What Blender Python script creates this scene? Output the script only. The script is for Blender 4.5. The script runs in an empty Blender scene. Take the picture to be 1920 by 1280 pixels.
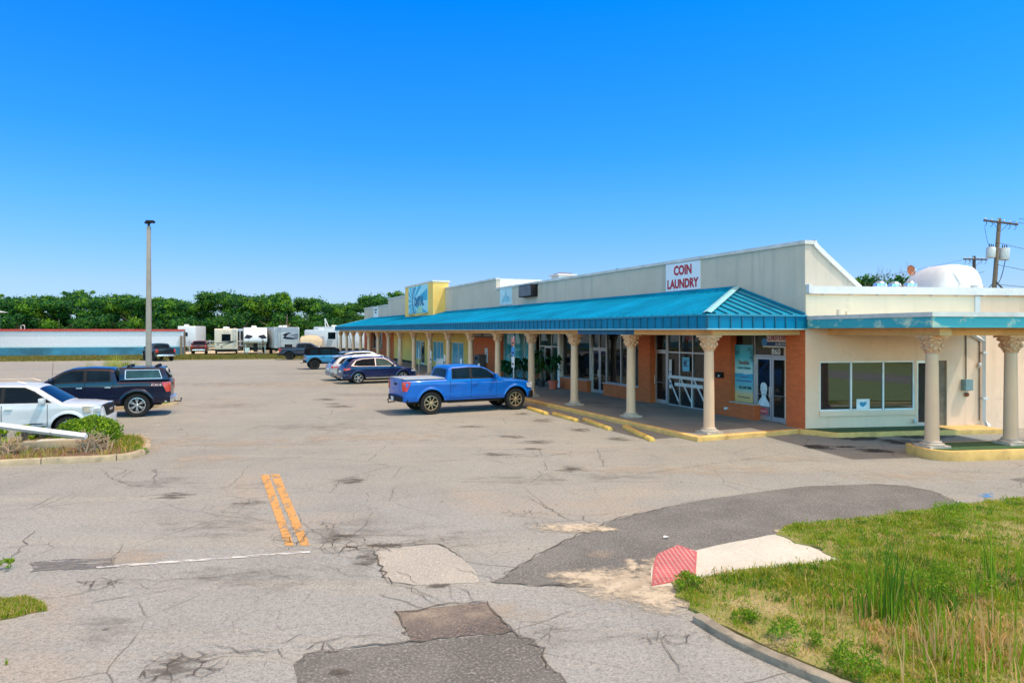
import bpy, bmesh, math, random
import numpy as np
from mathutils import Vector, Matrix
random.seed(11); RNG = np.random.default_rng(5)
S = bpy.context.scene; COL = S.collection
R = math.radians; PI = math.pi

# ------------------------------------------------------------------ mesh helpers
class MB:
    def __init__(s, M=None): s.v=[]; s.f=[]; s.m=[]; s.M=M
    def add(s, pts, faces, mi=0):
        b=len(s.v)
        for p in pts:
            p=Vector(p)
            if s.M is not None: p=s.M@p
            s.v.append(p[:])
        for k,f in enumerate(faces):
            s.f.append([b+i for i in f]); s.m.append(mi if isinstance(mi,int) else mi[k])
        return s
    def box(s,x0,x1,y0,y1,z0,z1,mi=0):
        return s.add([(x0,y0,z0),(x1,y0,z0),(x1,y1,z0),(x0,y1,z0),(x0,y0,z1),(x1,y0,z1),(x1,y1,z1),(x0,y1,z1)],
            [(3,2,1,0),(4,5,6,7),(0,1,5,4),(1,2,6,5),(2,3,7,6),(3,0,4,7)],mi)
    def poly(s,pts,mi=0): return s.add(pts,[tuple(range(len(pts)))],mi)
    def prism(s,pts,z0,z1,mi=0,side=None):
        n=len(pts); a=sum(pts[i][0]*pts[(i+1)%n][1]-pts[(i+1)%n][0]*pts[i][1] for i in range(n))
        if a<0: pts=pts[::-1]
        P=[(p[0],p[1],z0) for p in pts]+[(p[0],p[1],z1) for p in pts]
        F=[tuple(range(n))[::-1],tuple(range(n,2*n))]+[(i,(i+1)%n,n+(i+1)%n,n+i) for i in range(n)]
        return s.add(P,F,[mi,mi]+[mi if side is None else side]*n)
    def xprism(s,pts,y0,y1,mi=0):      # profile in x,z extruded along y
        n=len(pts); a=sum(pts[i][0]*pts[(i+1)%n][1]-pts[(i+1)%n][0]*pts[i][1] for i in range(n))
        if a<0: pts=pts[::-1]
        P=[(p[0],y0,p[1]) for p in pts]+[(p[0],y1,p[1]) for p in pts]
        return s.add(P,[tuple(range(n)),tuple(range(n,2*n))[::-1]]+[((i+1)%n,i,n+i,n+(i+1)%n) for i in range(n)],mi)
    def yprism(s,pts,x0,x1,mi=0):      # profile in y,z extruded along x
        n=len(pts); a=sum(pts[i][0]*pts[(i+1)%n][1]-pts[(i+1)%n][0]*pts[i][1] for i in range(n))
        if a<0: pts=pts[::-1]
        P=[(x0,p[0],p[1]) for p in pts]+[(x1,p[0],p[1]) for p in pts]
        return s.add(P,[tuple(range(n))[::-1],tuple(range(n,2*n))]+[(i,(i+1)%n,n+(i+1)%n,n+i) for i in range(n)],mi)
    def tubes(s,pts,rad,n=8,mi=0,cap=True):
        pts=[Vector(p) for p in pts]; k=len(pts)
        if not hasattr(rad,'__len__'): rad=[rad]*k
        P=[];F=[]
        for i,p in enumerate(pts):
            d=(pts[min(i+1,k-1)]-pts[max(i-1,0)]).normalized()
            a=Vector((0,0,1)) if abs(d.z)<.9 else Vector((1,0,0))
            u=d.cross(a).normalized(); w=d.cross(u)
            for j in range(n):
                t=2*PI*j/n; P.append(p+(u*math.cos(t)+w*math.sin(t))*rad[i])
        for i in range(k-1):
            for j in range(n): F.append((i*n+j,(i+1)*n+j,(i+1)*n+(j+1)%n,i*n+(j+1)%n))
        if cap: F+= [tuple(range(n)),tuple(range((k-1)*n,k*n))[::-1]]
        return s.add(P,F,mi)
    def lathe(s,prof,n=24,c=(0,0),mi=0,fn=None):
        P=[];F=[];k=len(prof)
        for r,z in prof:
            for j in range(n):
                t=2*PI*j/n; rr=fn(r,z,t) if fn else r
                P.append((c[0]+rr*math.cos(t),c[1]+rr*math.sin(t),z))
        for i in range(k-1):
            for j in range(n): F.append((i*n+j,i*n+(j+1)%n,(i+1)*n+(j+1)%n,(i+1)*n+j))
        F+=[tuple(range(n))[::-1],tuple(range((k-1)*n,k*n))]
        return s.add(P,F,mi)
    def sphere(s,c,r,n=12,k=8,mi=0):
        r=r if hasattr(r,'__len__') else (r,r,r)
        P=[];F=[]
        for i in range(k+1):
            a=-PI/2+PI*i/k
            for j in range(n):
                t=2*PI*j/n; P.append((c[0]+r[0]*math.cos(a)*math.cos(t),c[1]+r[1]*math.cos(a)*math.sin(t),c[2]+r[2]*math.sin(a)))
        for i in range(k):
            for j in range(n): F.append((i*n+j,i*n+(j+1)%n,(i+1)*n+(j+1)%n,(i+1)*n+j))
        return s.add(P,F,mi)
    def build(s,name,mats,parent=None,smooth=None,bevel=0,merge=False,recalc=False,seg=2):
        me=bpy.data.meshes.new(name)
        me.from_pydata(s.v,[],s.f)
        for m in (mats if isinstance(mats,(list,tuple)) else [mats]): me.materials.append(m)
        me.polygons.foreach_set('material_index',s.m)
        if merge or bevel or smooth or recalc:
            bm=bmesh.new(); bm.from_mesh(me)
            if merge: bmesh.ops.remove_doubles(bm,verts=bm.verts,dist=merge if merge is not True else 1e-4)
            if recalc: bmesh.ops.recalc_face_normals(bm,faces=bm.faces)
            if bevel:
                bm.normal_update()
                es=[e for e in bm.edges if len(e.link_faces)==2 and e.calc_face_angle(0)>R(30)]
                bmesh.ops.bevel(bm,geom=es,offset=bevel,segments=seg,affect='EDGES',profile=.6,clamp_overlap=True)
            if smooth or bevel:
                bm.normal_update()
                an=R(smooth or 50)
                for f in bm.faces: f.smooth=True
                for e in bm.edges: e.smooth = len(e.link_faces)==2 and e.calc_face_angle(0)<an
            bm.to_mesh(me); bm.free()
        return link(name,me,parent)
def link(name,me,parent=None):
    o=bpy.data.objects.new(name,me); COL.objects.link(o)
    if parent is not None: o.parent=parent
    return o
def mesh_np(name,V,F,mi,mats,parent=None,smooth=False):
    me=bpy.data.meshes.new(name); V=np.asarray(V,np.float32); F=np.asarray(F,np.int32); k=F.shape[1]
    me.vertices.add(len(V)); me.vertices.foreach_set('co',V.ravel())
    me.loops.add(F.size); me.loops.foreach_set('vertex_index',F.ravel())
    me.polygons.add(len(F)); me.polygons.foreach_set('loop_start',np.arange(0,F.size,k,dtype=np.int32))
    for m in mats: me.materials.append(m)
    me.polygons.foreach_set('material_index',np.asarray(mi,np.int32))
    me.update(calc_edges=True); me.validate()
    return link(name,me,parent)
def tag(o,label=None,cat=None,group=None,kind=None):
    if label: o['label']=label
    if cat: o['category']=cat
    if group: o['group']=group
    if kind: o['kind']=kind
    return o
def thing(name,label,cat,loc=(0,0,0),rotz=0,group=None):
    o=bpy.data.objects.new(name,None); COL.objects.link(o); o.empty_display_size=.3
    o.location=loc; o.rotation_euler=(0,0,rotz); return tag(o,label,cat,group)
def structure(o): o['kind']='structure'; return o
def copy_tree(o,parent=None):
    c=o.copy(); COL.objects.link(c); c.parent=parent
    for ch in list(o.children): copy_tree(ch,c)
    return c

# ------------------------------------------------------------------ materials
class NT:
    def __init__(s,name):
        s.m=bpy.data.materials.new(name); s.m.use_nodes=True; s.t=s.m.node_tree
        s.b=s.t.nodes['Principled BSDF']; s.o=s.t.nodes['Material Output']
        s._c=None
    def n(s,ty,**kw):
        x=s.t.nodes.new(ty)
        for k,v in kw.items():
            if hasattr(x,k): setattr(x,k,v)
            else: s.set(x,k,v)
        return x
    def set(s,x,k,v):
        i=x.inputs[k] if isinstance(k,(str,int)) else k
        if isinstance(v,bpy.types.NodeSocket): s.t.links.new(v,i)
        elif hasattr(i.default_value,'__len__') and hasattr(v,'__len__') and len(v)==3 and len(i.default_value)==4: i.default_value=(*v,1)
        else: i.default_value=v
    @property
    def co(s):
        if s._c is None: s._c=s.n('ShaderNodeTexCoord').outputs['Object']
        return s._c
    def geo(s): return s.n('ShaderNodeNewGeometry').outputs['Position']
    def map(s,scale=(1,1,1),loc=(0,0,0),rot=(0,0,0),co=None):
        x=s.n('ShaderNodeMapping'); s.set(x,'Vector',co or s.co); s.set(x,'Scale',scale); s.set(x,'Location',loc); s.set(x,'Rotation',rot); return x.outputs[0]
    def noise(s,scale,detail=4,rough=.55,dist=0,co=None):
        x=s.n('ShaderNodeTexNoise'); s.set(x,'Vector',co or s.co); s.set(x,'Scale',scale); s.set(x,'Detail',detail); s.set(x,'Roughness',rough); s.set(x,'Distortion',dist); return x.outputs['Fac']
    def vor(s,scale,feature='F1',co=None,out='Distance',rand=1):
        x=s.n('ShaderNodeTexVoronoi'); x.feature=feature; s.set(x,'Vector',co or s.co); s.set(x,'Scale',scale); s.set(x,'Randomness',rand); return x.outputs[out]
    def ramp(s,fac,stops,interp='LINEAR'):
        x=s.n('ShaderNodeValToRGB'); e=x.color_ramp.elements; x.color_ramp.interpolation=interp
        while len(e)<len(stops): e.new(.5)
        for k,(p,c) in enumerate(stops):
            e[k].position=p; e[k].color=(c,c,c,1) if not hasattr(c,'__len__') else (*c,1)
        s.set(x,0,fac); return x.outputs[0]
    def mix(s,fac,a,b,mode='MIX'):
        x=s.n('ShaderNodeMix'); x.data_type='RGBA'; x.blend_type=mode
        s.set(x,x.inputs[0],fac); s.set(x,x.inputs[6],a); s.set(x,x.inputs[7],b); return x.outputs[2]
    def math(s,op,a,b=0.,clamp=False):
        x=s.n('ShaderNodeMath'); x.operation=op; x.use_clamp=clamp; s.set(x,0,a); s.set(x,1,b); return x.outputs[0]
    def step(s,v,lo,hi):
        x=s.n('ShaderNodeMapRange'); x.interpolation_type='SMOOTHSTEP'; s.set(x,0,v); s.set(x,1,lo); s.set(x,2,hi); return x.outputs[0]
    def bump(s,h,strength=.3,dist=.02):
        x=s.n('ShaderNodeBump'); s.set(x,'Height',h); s.set(x,'Strength',strength); s.set(x,'Distance',dist); s.set(s.b,'Normal',x.outputs[0]); return x
    def end(s,color=None,rough=.6,metal=0,**kw):
        if color is not None: s.set(s.b,'Base Color',color)
        s.set(s.b,'Roughness',rough); s.set(s.b,'Metallic',metal)
        for k,v in kw.items(): s.set(s.b,k.replace('_',' '),v)
        return s.m
def sc(c,k): return tuple(min(1,x*k) for x in c)
_MC={}
def mat(name,c,rough=.6,metal=0,var=.12,scale=3.,bump=0,bscale=40,dirt=0,**kw):
    if name in _MC: return _MC[name]
    t=NT(name)
    f=t.ramp(t.noise(scale,5,.6),[(.3,0),(.7,1)])
    col=t.mix(f,sc(c,1-var),sc(c,1+var*.7))
    if dirt:
        g=t.step(t.noise(scale*.6,6,.7,.6),.52,.75); col=t.mix(t.math('MULTIPLY',g,dirt),col,sc(c,.35))
    if bump: t.bump(t.noise(bscale,3,.6),bump,.01)
    _MC[name]=t.end(col,rough,metal,**kw); return _MC[name]
def stucco(name,c,streak=.35,c2=None,grime=.3):
    t=NT(name)
    lo=t.noise(.6,5,.6); col=t.mix(t.ramp(lo,[(.3,0),(.7,1)]),sc(c,.9),sc(c,1.06))
    st=t.noise(1.,4,.6,co=t.map((2.2,2.2,.14)))
    col=t.mix(t.math('MULTIPLY',t.step(st,.5,.72),streak),col,c2 or sc(c,.72))
    gr=t.noise(2.4,8,.72,.8); col=t.mix(t.math('MULTIPLY',t.step(gr,.56,.8),grime),col,sc(c,.5))
    t.bump(t.noise(55,3,.65),.25,.008)
    return t.end(col,.85)
def brick(name,c,mortar):
    t=NT(name); x=t.n('ShaderNodeSeparateXYZ'); t.set(x,0,t.co)
    cx=t.n('ShaderNodeCombineXYZ'); t.set(cx,0,t.math('ADD',x.outputs[0],x.outputs[1])); t.set(cx,1,x.outputs[2])
    b=t.n('ShaderNodeTexBrick'); t.set(b,'Vector',cx.outputs[0]); t.set(b,'Scale',1.); t.set(b,'Brick Width',.21); t.set(b,'Row Height',.072); t.set(b,'Mortar Size',.006); t.set(b,'Mortar Smooth',.3)
    t.set(b,'Color1',sc(c,.88)); t.set(b,'Color2',sc(c,1.1)); t.set(b,'Mortar',mortar)
    col=t.mix(t.math('MULTIPLY',t.step(t.noise(1.3,6,.7),.5,.75),.45),b.outputs[0],sc(c,.62))
    col=t.mix(t.math('MULTIPLY',t.step(t.noise(5,4,.7),.6,.75),.3),col,sc(c,1.35))
    t.bump(b.outputs['Fac'],-.5,.006)
    return t.end(col,.75)
def carpaint(name,c,metal=.25,rough=.35):
    if name in _MC: return _MC[name]
    t=NT(name); col=t.mix(t.step(t.noise(2.5,4,.6),.35,.75),c,sc(c,.88))
    xz=t.n('ShaderNodeSeparateXYZ'); t.set(xz,0,t.co)
    d=t.math('MULTIPLY',t.step(xz.outputs[2],.75,.25),t.step(t.noise(6,5,.7),.35,.8))
    col=t.mix(t.math('MULTIPLY',d,.5),col,(.16,.14,.11))
    _MC[name]=t.end(col,rough,metal,Coat_Weight=.5,Coat_Roughness=.02,Specular_IOR_Level=.2); return _MC[name]
def glass(name,c=(.012,.014,.016),rough=.02,ior=1.42,sp=.4):
    t=NT(name); col=t.mix(t.step(t.noise(1.1,3,.5,.4),.4,.7),c,sc(c,2.2))
    return t.end(col,rough,0,IOR=ior,Specular_IOR_Level=sp)
def alpha_sheet(name,c,lo=.45,hi=.6,scale=3,rough=.85,detail=8,c2=None,attr=None,stretch=(1,1,1),maxa=1.):
    t=NT(name); nz=t.noise(scale,detail,.7,.3,co=t.map(stretch,co=t.geo()))
    if attr:
        a=t.n('ShaderNodeAttribute'); a.attribute_name=attr
        nz=t.math('ADD',t.math('MULTIPLY',t.math('SUBTRACT',nz,.5),3.0),a.outputs['Fac'])
    al=t.math('MULTIPLY',t.step(nz,lo,hi),maxa)
    col=t.mix(t.noise(60,3,.7,co=t.geo()),sc(c,.75),c2 or sc(c,1.2))
    t.set(t.b,'Alpha',al); return t.end(col,rough)

M={}
M['white_paint']=mat('white_paint',(.56,.57,.58),.5,var=.08,dirt=.2)
M['coping']=mat('coping_metal',(.50,.51,.50),.5,var=.2,scale=1.5,dirt=.55)
M['parapet']=stucco('parapet_stucco',(.46,.415,.35),.6,(.31,.315,.285),.55)
M['wing']=stucco('wing_stucco',(.76,.54,.385),.5,(.58,.41,.28),.5)
M['wing_top']=stucco('cream_stucco',(.70,.585,.43),.45,(.56,.47,.35),.35)
M['yellow']=stucco('yellow_stucco',(.70,.48,.13),.15,(.58,.40,.12),.15)
M['brick']=brick('painted_orange_brick',(.50,.107,.026),(.36,.085,.022))
M['teal']=mat('teal_metal',(.0,.24,.39),.25,.0,var=.25,scale=.5,dirt=.3,Specular_IOR_Level=.5)
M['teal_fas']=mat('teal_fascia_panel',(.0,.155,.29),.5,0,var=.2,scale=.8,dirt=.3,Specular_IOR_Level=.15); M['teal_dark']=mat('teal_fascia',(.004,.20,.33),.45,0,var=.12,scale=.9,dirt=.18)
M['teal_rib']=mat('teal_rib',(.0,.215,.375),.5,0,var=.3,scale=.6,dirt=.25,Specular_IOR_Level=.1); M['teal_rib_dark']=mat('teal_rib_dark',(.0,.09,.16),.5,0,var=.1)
M['hipcap']=mat('pale_hip_cap',(.25,.5,.56),.4,0,var=.15)
M['beam']=mat('tan_beam',(.62,.34,.13),.7,var=.14,scale=1.2,dirt=.3)
M['beam_blue']=mat('blue_beam',(.01,.13,.33),.6,var=.12)
M['soffit']=mat('soffit_board',(.5,.36,.22),.8,var=.12,dirt=.2)
M['col']=stucco('peach_concrete',(.60,.405,.26),.3,(.46,.33,.23),.35)
M['capital']=mat('terracotta_capital',(.62,.34,.18),.8,var=.25,scale=14,bump=.5,bscale=30)
M['plinth']=mat('stone_plinth',(.42,.36,.29),.85,var=.25,scale=6,dirt=.5,bump=.3)
M['alu']=mat('aluminium_frame',(.5,.51,.52),.35,.75,var=.1)
M['frame_dark']=mat('bronze_frame',(.10,.09,.08),.4,.4)
M['frame_white']=mat('white_frame',(.7,.7,.68),.5)
def clear_glass(name,tint,k,base=(.010,.012,.014)):
    t=NT(name); t.end(base,.015,0,IOR=1.5,Specular_IOR_Level=.75); tr=t.n('ShaderNodeBsdfTransparent'); t.set(tr,0,tint); mx=t.n('ShaderNodeMixShader'); t.set(mx,0,k); t.set(mx,1,tr.outputs[0]); t.set(mx,2,t.b.outputs[0]); t.t.links.new(mx.outputs[0],t.o.inputs[0]); return t.m
M['glass']=clear_glass('shop_glass',(.62,.66,.66),.5); M['glass_grey']=clear_glass('tinted_shop_glass',(.70,.70,.70),.5,(.03,.032,.035)); M['glass_film']=clear_glass('reflective_shop_glass',(.6,.64,.62),.78); M['glass_film'].node_tree.nodes['Principled BSDF'].inputs['IOR'].default_value=2.2; M['glass_green']=glass('green_glass',(.015,.04,.04))
M['glass_teal']=glass('teal_tinted_glass',(.03,.17,.2))
M['car_glass']=glass('car_glass',(.003,.006,.009),.01,1.45,.10)
M['bluefilm']=mat('blue_window_film',(.03,.33,.52),.15,var=.35,scale=1.5)
M['black']=mat('black_plastic',(.010,.010,.011),.6,var=.2,Specular_IOR_Level=.2)
M['rubber']=mat('tyre_rubber',(.016,.016,.016),.85,var=.3,scale=8,Specular_IOR_Level=.2)
M['chrome']=mat('chrome',(.62,.63,.65),.22,.75,var=.08)
M['alloy']=mat('alloy',(.55,.55,.56),.3,.8,var=.1)
M['bronze']=mat('bronze_alloy',(.40,.31,.19),.35,.7,var=.12)
M['red_lens']=mat('red_lens',(.42,.025,.02),.15,var=.3,scale=10)
M['clear_lens']=mat('clear_lens',(.55,.57,.6),.1,.3,var=.2,scale=12)
M['amber']=mat('amber_lens',(.6,.2,.02),.2)
M['yellow_kerb']=mat('yellow_kerb_paint',(.62,.385,.12),.75,var=.22,scale=2.5,dirt=.6,bump=.2)
M['yellow_stop']=mat('yellow_stop_paint',(.68,.43,.09),.7,var=.2,scale=3,dirt=.5,bump=.25)
M['concrete']=mat('kerb_concrete',(.33,.265,.17),.9,var=.3,scale=2.5,dirt=.7,bump=.4)
M['concrete_pole']=mat('pole_concrete',(.25,.235,.205),.85,var=.18,scale=1.2,dirt=.2)
M['green_carpet']=mat('green_carpet',(.035,.085,.02),.95,var=.3,scale=8,bump=.4,bscale=200)
M['wood']=mat('weathered_wood',(.17,.13,.09),.9,var=.3,scale=6,bump=.4)
M['wood_dark']=mat('dark_pole_wood',(.06,.045,.035),.9,var=.3,scale=6)
M['steel']=mat('galvanised_steel',(.42,.44,.45),.45,.6,var=.2)
M['grey_tank']=mat('grey_tank_paint',(.5,.52,.52),.5,.1,var=.12,dirt=.25)
M['rust']=mat('rusty_steel',(.25,.08,.03),.8,.1,var=.5,scale=9)
M['wire']=mat('black_wire',(.02,.02,.022),.6)
M['red_paint']=mat('faded_red',(.42,.05,.05),.7,var=.2,dirt=.2)
M['blue_wall']=mat('faded_blue_wall',(.025,.155,.25),.75,var=.45,scale=.35,dirt=.3)
M['pot']=mat('red_clay_pot',(.45,.1,.06),.7)
def leafmat(name,c,k=.35):
    t=NT(name); oi=t.n('ShaderNodeObjectInfo')
    col=t.mix(t.noise(1.3,3,.6),sc(c,.6),sc(c,1.5)); col=t.mix(t.math('MULTIPLY',oi.outputs['Random'],.35),col,(c[0]*1.6,c[1]*1.05,c[2]*.7))
    t.end(col,.6,0); t.set(t.b,'Specular IOR Level',.25)
    tr=t.n('ShaderNodeBsdfTranslucent'); t.set(tr,0,t.mix(.5,col,sc(c,1.8)))
    mx=t.n('ShaderNodeMixShader'); t.set(mx,0,k); t.set(mx,1,t.b.outputs[0]); t.set(mx,2,tr.outputs[0]); t.t.links.new(mx.outputs[0],t.o.inputs[0]); return t.m
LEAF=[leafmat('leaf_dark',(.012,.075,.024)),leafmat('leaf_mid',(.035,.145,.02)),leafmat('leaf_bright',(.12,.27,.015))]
SHRUB=[leafmat('shrub_green',(.10,.21,.010)),leafmat('shrub_bright',(.22,.34,.012)),leafmat('shrub_dark',(.025,.07,.01))]
GRASS=[leafmat('grass_green',(.16,.29,.010)),leafmat('grass_olive',(.25,.29,.020)),leafmat('grass_straw',(.47,.34,.15)),leafmat('grass_deep',(.06,.17,.012))]
DRY=[leafmat('dry_tan',(.36,.25,.13)),leafmat('dry_rust',(.34,.16,.07))]

# ------------------------------------------------------------------ frames
CAMH=3.25; FPX=1280.; HY=620.
def gp(px,py,z=0.):                      # survey: ground point seen at a place in the photo
    Y=(CAMH-z)*FPX/(py-HY); return Vector(((px-960)/FPX*Y,Y,z))
BO=Vector((5.4375,20.,0)); BA=R(23.2)
BU=Vector((-math.sin(BA),math.cos(BA),0)); BV=Vector((math.cos(BA),math.sin(BA),0))
def B(v,u,z=0): return BO+BV*v+BU*u+Vector((0,0,z))
WO=B(4.2,-.02); WA=R(8.4); WX=Vector((math.cos(WA),math.sin(WA),0)); WN=Vector((math.sin(WA),-math.cos(WA),0))
def W(w,n,z=0): return WO+WX*w+WN*n+Vector((0,0,z))
# matrix taking wing coordinates (x along wall, y away from wall INTO building, z) to building-local
BM=Matrix.Translation(BO)@Matrix.Rotation(BA,4,'Z')
WM=Matrix.Translation(WO)@Matrix.Rotation(WA,4,'Z')
WB=BM.inverted()@WM
FACE=Matrix(((0,0,-1,0),(-1,0,0,0),(0,1,0,0),(0,0,0,1)))       # text frame on a wall facing local -x
FRONT=Matrix(((1,0,0,0),(0,0,-1,0),(0,1,0,0),(0,0,0,1)))       # text frame on a wall facing local -y
def text(body,name,m,parent,w,h,mx,bold=0.,extr=.006,keep=False):
    cu=bpy.data.curves.new(name,'FONT'); cu.body=body; cu.align_x='CENTER'; cu.size=1; cu.offset=bold; cu.extrude=.02; cu.resolution_u=3
    ob=bpy.data.objects.new('tmp_text',cu); COL.objects.link(ob)
    me=bpy.data.meshes.new_from_object(ob.evaluated_get(bpy.context.evaluated_depsgraph_get()))
    bpy.data.objects.remove(ob)
    co=np.empty(len(me.vertices)*3,np.float32); me.vertices.foreach_get('co',co); co=co.reshape(-1,3)
    lo=co.min(0);hi=co.max(0); sx=w/(hi[0]-lo[0]); sy=h/(hi[1]-lo[1])
    co[:,0]=(co[:,0]-(lo[0]+hi[0])/2)*sx; co[:,1]=(co[:,1]-(lo[1]+hi[1])/2)*sy; co[:,2]=np.where(co[:,2]>0,extr,0)
    co=co@np.array(mx.to_3x3()).T+np.array(mx.translation)
    me.vertices.foreach_set('co',co.astype(np.float32).ravel()); me.materials.clear(); me.materials.append(m); me.update()
    return link(name,me,parent)
def T(x,y,z): return Matrix.Translation((x,y,z))
# ================================================================== SETTING
def asphalt_mat():
    t=NT('worn_asphalt'); P=t.geo()
    big=t.noise(.09,5,.6,.4,co=P); mid=t.noise(.7,6,.65,.3,co=P)
    col=t.mix(t.step(big,.35,.65),(0.235,0.226,0.195),(0.276,0.258,0.214))
    yy=t.n('ShaderNodeSeparateXYZ'); t.set(yy,0,P); near=t.step(t.math('ADD',yy.outputs[1],t.math('MULTIPLY',t.noise(.25,5,.6,co=t.map((1,1,1),loc=(12,4,0),co=P)),9.)),23.,12.)
    col=t.mix(t.math('MULTIPLY',near,.8),col,(0.263,0.264,0.255))
    col=t.mix(t.math('MULTIPLY',t.step(mid,.42,.75),.5),col,(0.185,0.180,0.160))
    lane=t.noise(1.,5,.6,co=t.map((.9,.06,1),rot=(0,0,-BA),co=P))       # wear along the driving direction
    col=t.mix(t.math('MULTIPLY',t.step(lane,.5,.75),.35),col,(0.164,0.162,0.145))
    lane2=t.noise(1.,6,.65,co=t.map((.07,1.1,1),rot=(0,0,-BA),loc=(7,3,0),co=P))
    col=t.mix(t.math('MULTIPLY',t.step(lane2,.47,.7),.5),col,(0.329,0.297,0.234))
    fl=t.noise(3.2,7,.75,.5,co=t.map((.35,1.6,1),rot=(0,0,-BA),loc=(2,5,0),co=P)); col=t.mix(t.math('MULTIPLY',t.step(fl,.54,.72),.38),col,(0.157,0.155,0.138))
    dirt=t.noise(.33,8,.72,1.,co=P); col=t.mix(t.math('MULTIPLY',t.step(dirt,.55,.72),.5),col,(0.152,0.148,0.132))
    tan=t.noise(.22,6,.65,.8,co=t.map((1,1,1),loc=(31,17,0),co=P)); col=t.mix(t.math('MULTIPLY',t.step(tan,.52,.72),.5),col,(0.329,0.258,0.186))
    sp=t.noise(34,3,.75,co=P); col=t.mix(t.math('MULTIPLY',t.step(sp,.50,.66),.72),col,(0.082,0.080,0.072))
    sp2=t.noise(46,3,.7,co=t.map((1,1,1),loc=(3,9,1),co=P)); col=t.mix(t.math('MULTIPLY',t.step(sp2,.53,.68),.7),col,(0.412,0.409,0.372))
    sp3=t.noise(15,4,.8,co=t.map((1,1,1),loc=(8,2,1),co=P)); col=t.mix(t.math('MULTIPLY',t.step(sp3,.50,.64),.5),col,(0.124,0.123,0.118)); col=t.mix(t.math('MULTIPLY',t.step(sp3,.46,.34),.35),col,(0.401,0.394,0.371))
    dots=t.step(t.vor(1.7,'F1',co=t.mix(.05,P,t.n('ShaderNodeTexNoise',Vector=P,Scale=9.).outputs['Color'],'ADD')),.06,.035); col=t.mix(t.math('MULTIPLY',dots,t.step(t.noise(.7,3,.5,co=P),.45,.6)),col,(0.057,0.054,0.052))
    wp=t.mix(.16,P,t.n('ShaderNodeTexNoise',Vector=P,Scale=1.6,Detail=5.).outputs['Color'],'ADD')
    c1=t.step(t.vor(.42,'DISTANCE_TO_EDGE',co=wp),.0065,.0); c2=t.step(t.vor(1.7,'DISTANCE_TO_EDGE',co=wp),.012,.002)
    k1=t.math('MULTIPLY',c1,t.step(t.noise(.5,4,.6,co=P),.42,.58)); k2=t.math('MULTIPLY',c2,t.step(t.noise(.5,5,.65,co=t.map((1,1,1),loc=(40,11,0),co=P)),.50,.63))
    col=t.mix(t.math('MULTIPLY',t.math('MAXIMUM',k1,k2),.75),col,(0.061,0.052,0.040))
    t.bump(t.math('ADD',sp,t.math('MULTIPLY',mid,.6)),.3,.01)
    return t.end(col,.92)
def patch_mat(name,a,b,spk=.5):
    t=NT(name); P=t.geo()
    col=t.mix(t.step(t.noise(.8,6,.65,.3,co=P),.35,.7),a,b)
    sp=t.noise(30,4,.8,co=P); k=t.math('MULTIPLY',t.noise(2.5,4,.7,co=P),spk*2.2); col=t.mix(t.math('MULTIPLY',t.step(sp,.51,.64),k,True),col,sc(b,2.3)); col=t.mix(t.math('MULTIPLY',t.step(sp,.47,.36),k,True),col,sc(a,.4))
    t.bump(sp,.3,.01); return t.end(col,.9)
def ground_mat():
    t=NT('rough_ground'); P=t.geo()
    col=t.mix(t.step(t.noise(.12,6,.65,co=P),.4,.6),(.10,.13,.03),(.2,.18,.07)); col=t.mix(t.step(t.noise(6,4,.7,co=P),.4,.7),col,(.06,.09,.02)); return t.end(col,.95)
def soil_mat():
    t=NT('verge_soil'); P=t.geo()
    col=t.mix(t.step(t.noise(.9,6,.7,co=P),.4,.65),(.16,.19,.03),(.33,.27,.13)); col=t.mix(t.step(t.noise(22,4,.75,co=P),.5,.7),col,(.10,.10,.03)); t.bump(t.noise(30,4,.7,co=P),.6,.03); return t.end(col,.95)
M['asphalt']=asphalt_mat(); M['patch_grey']=patch_mat('asphalt_patch_grey',(.098,.092,.082),(.145,.138,.124)); M['patch_brown']=patch_mat('asphalt_patch_brown',(.095,.076,.065),(.135,.112,.096))
M['ground']=ground_mat(); M['soil']=soil_mat()
M['patch_light']=patch_mat('concrete_patch',(.29,.27,.235),(.335,.31,.265),.3)
M['slab']=patch_mat('pale_concrete',(.43,.405,.34),(.51,.475,.40),.15)
M['walk']=mat('stained_walk',(.22,.20,.17),.85,var=.25,scale=.8,dirt=.4)
M['mulch']=mat('island_soil',(.13,.075,.04),.95,var=.5,scale=7,bump=.8)
def sheet(name,pts,z,m):
    o=MB().poly([(p[0],p[1],z) for p in pts]).build(name,m); structure(o)
    if o.data.polygons[0].normal.z<0: o.data.flip_normals()
    return o
def px(*L): return [gp(a,b) for a,b in L]
def rough(pts,amp,seg=.25):      # break straight edges up a little
    out=[]
    for i in range(len(pts)):
        a=Vector(pts[i][:2]); b=Vector(pts[(i+1)%len(pts)][:2]); k=max(1,int((b-a).length/seg))
        for j in range(k):
            p=a.lerp(b,j/k); d=(b-a).normalized() if (b-a).length>1e-6 else Vector((1,0)); q=random.gauss(0,amp)
            out.append((p.x-d.y*q,p.y+d.x*q))
    return out
structure(MB().poly([(-1500,-1500,-.03),(1500,-1500,-.03),(1500,1500,-.03),(-1500,1500,-.03)]).build('ground',M['ground']))
sheet('parking_lot',[(-130,-40),(70,-40),(70,60),(30,92.3)]+rough([(30,92.3),(-130,53)],.12,1.5)[:108],0,M['asphalt'])
sheet('sand_yard',[(-49,88),(-14,95),(-8,150),(-60,140)],-.012,mat('yard_sand',(.50,.42,.30),.95,var=.15,scale=.8))
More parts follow.
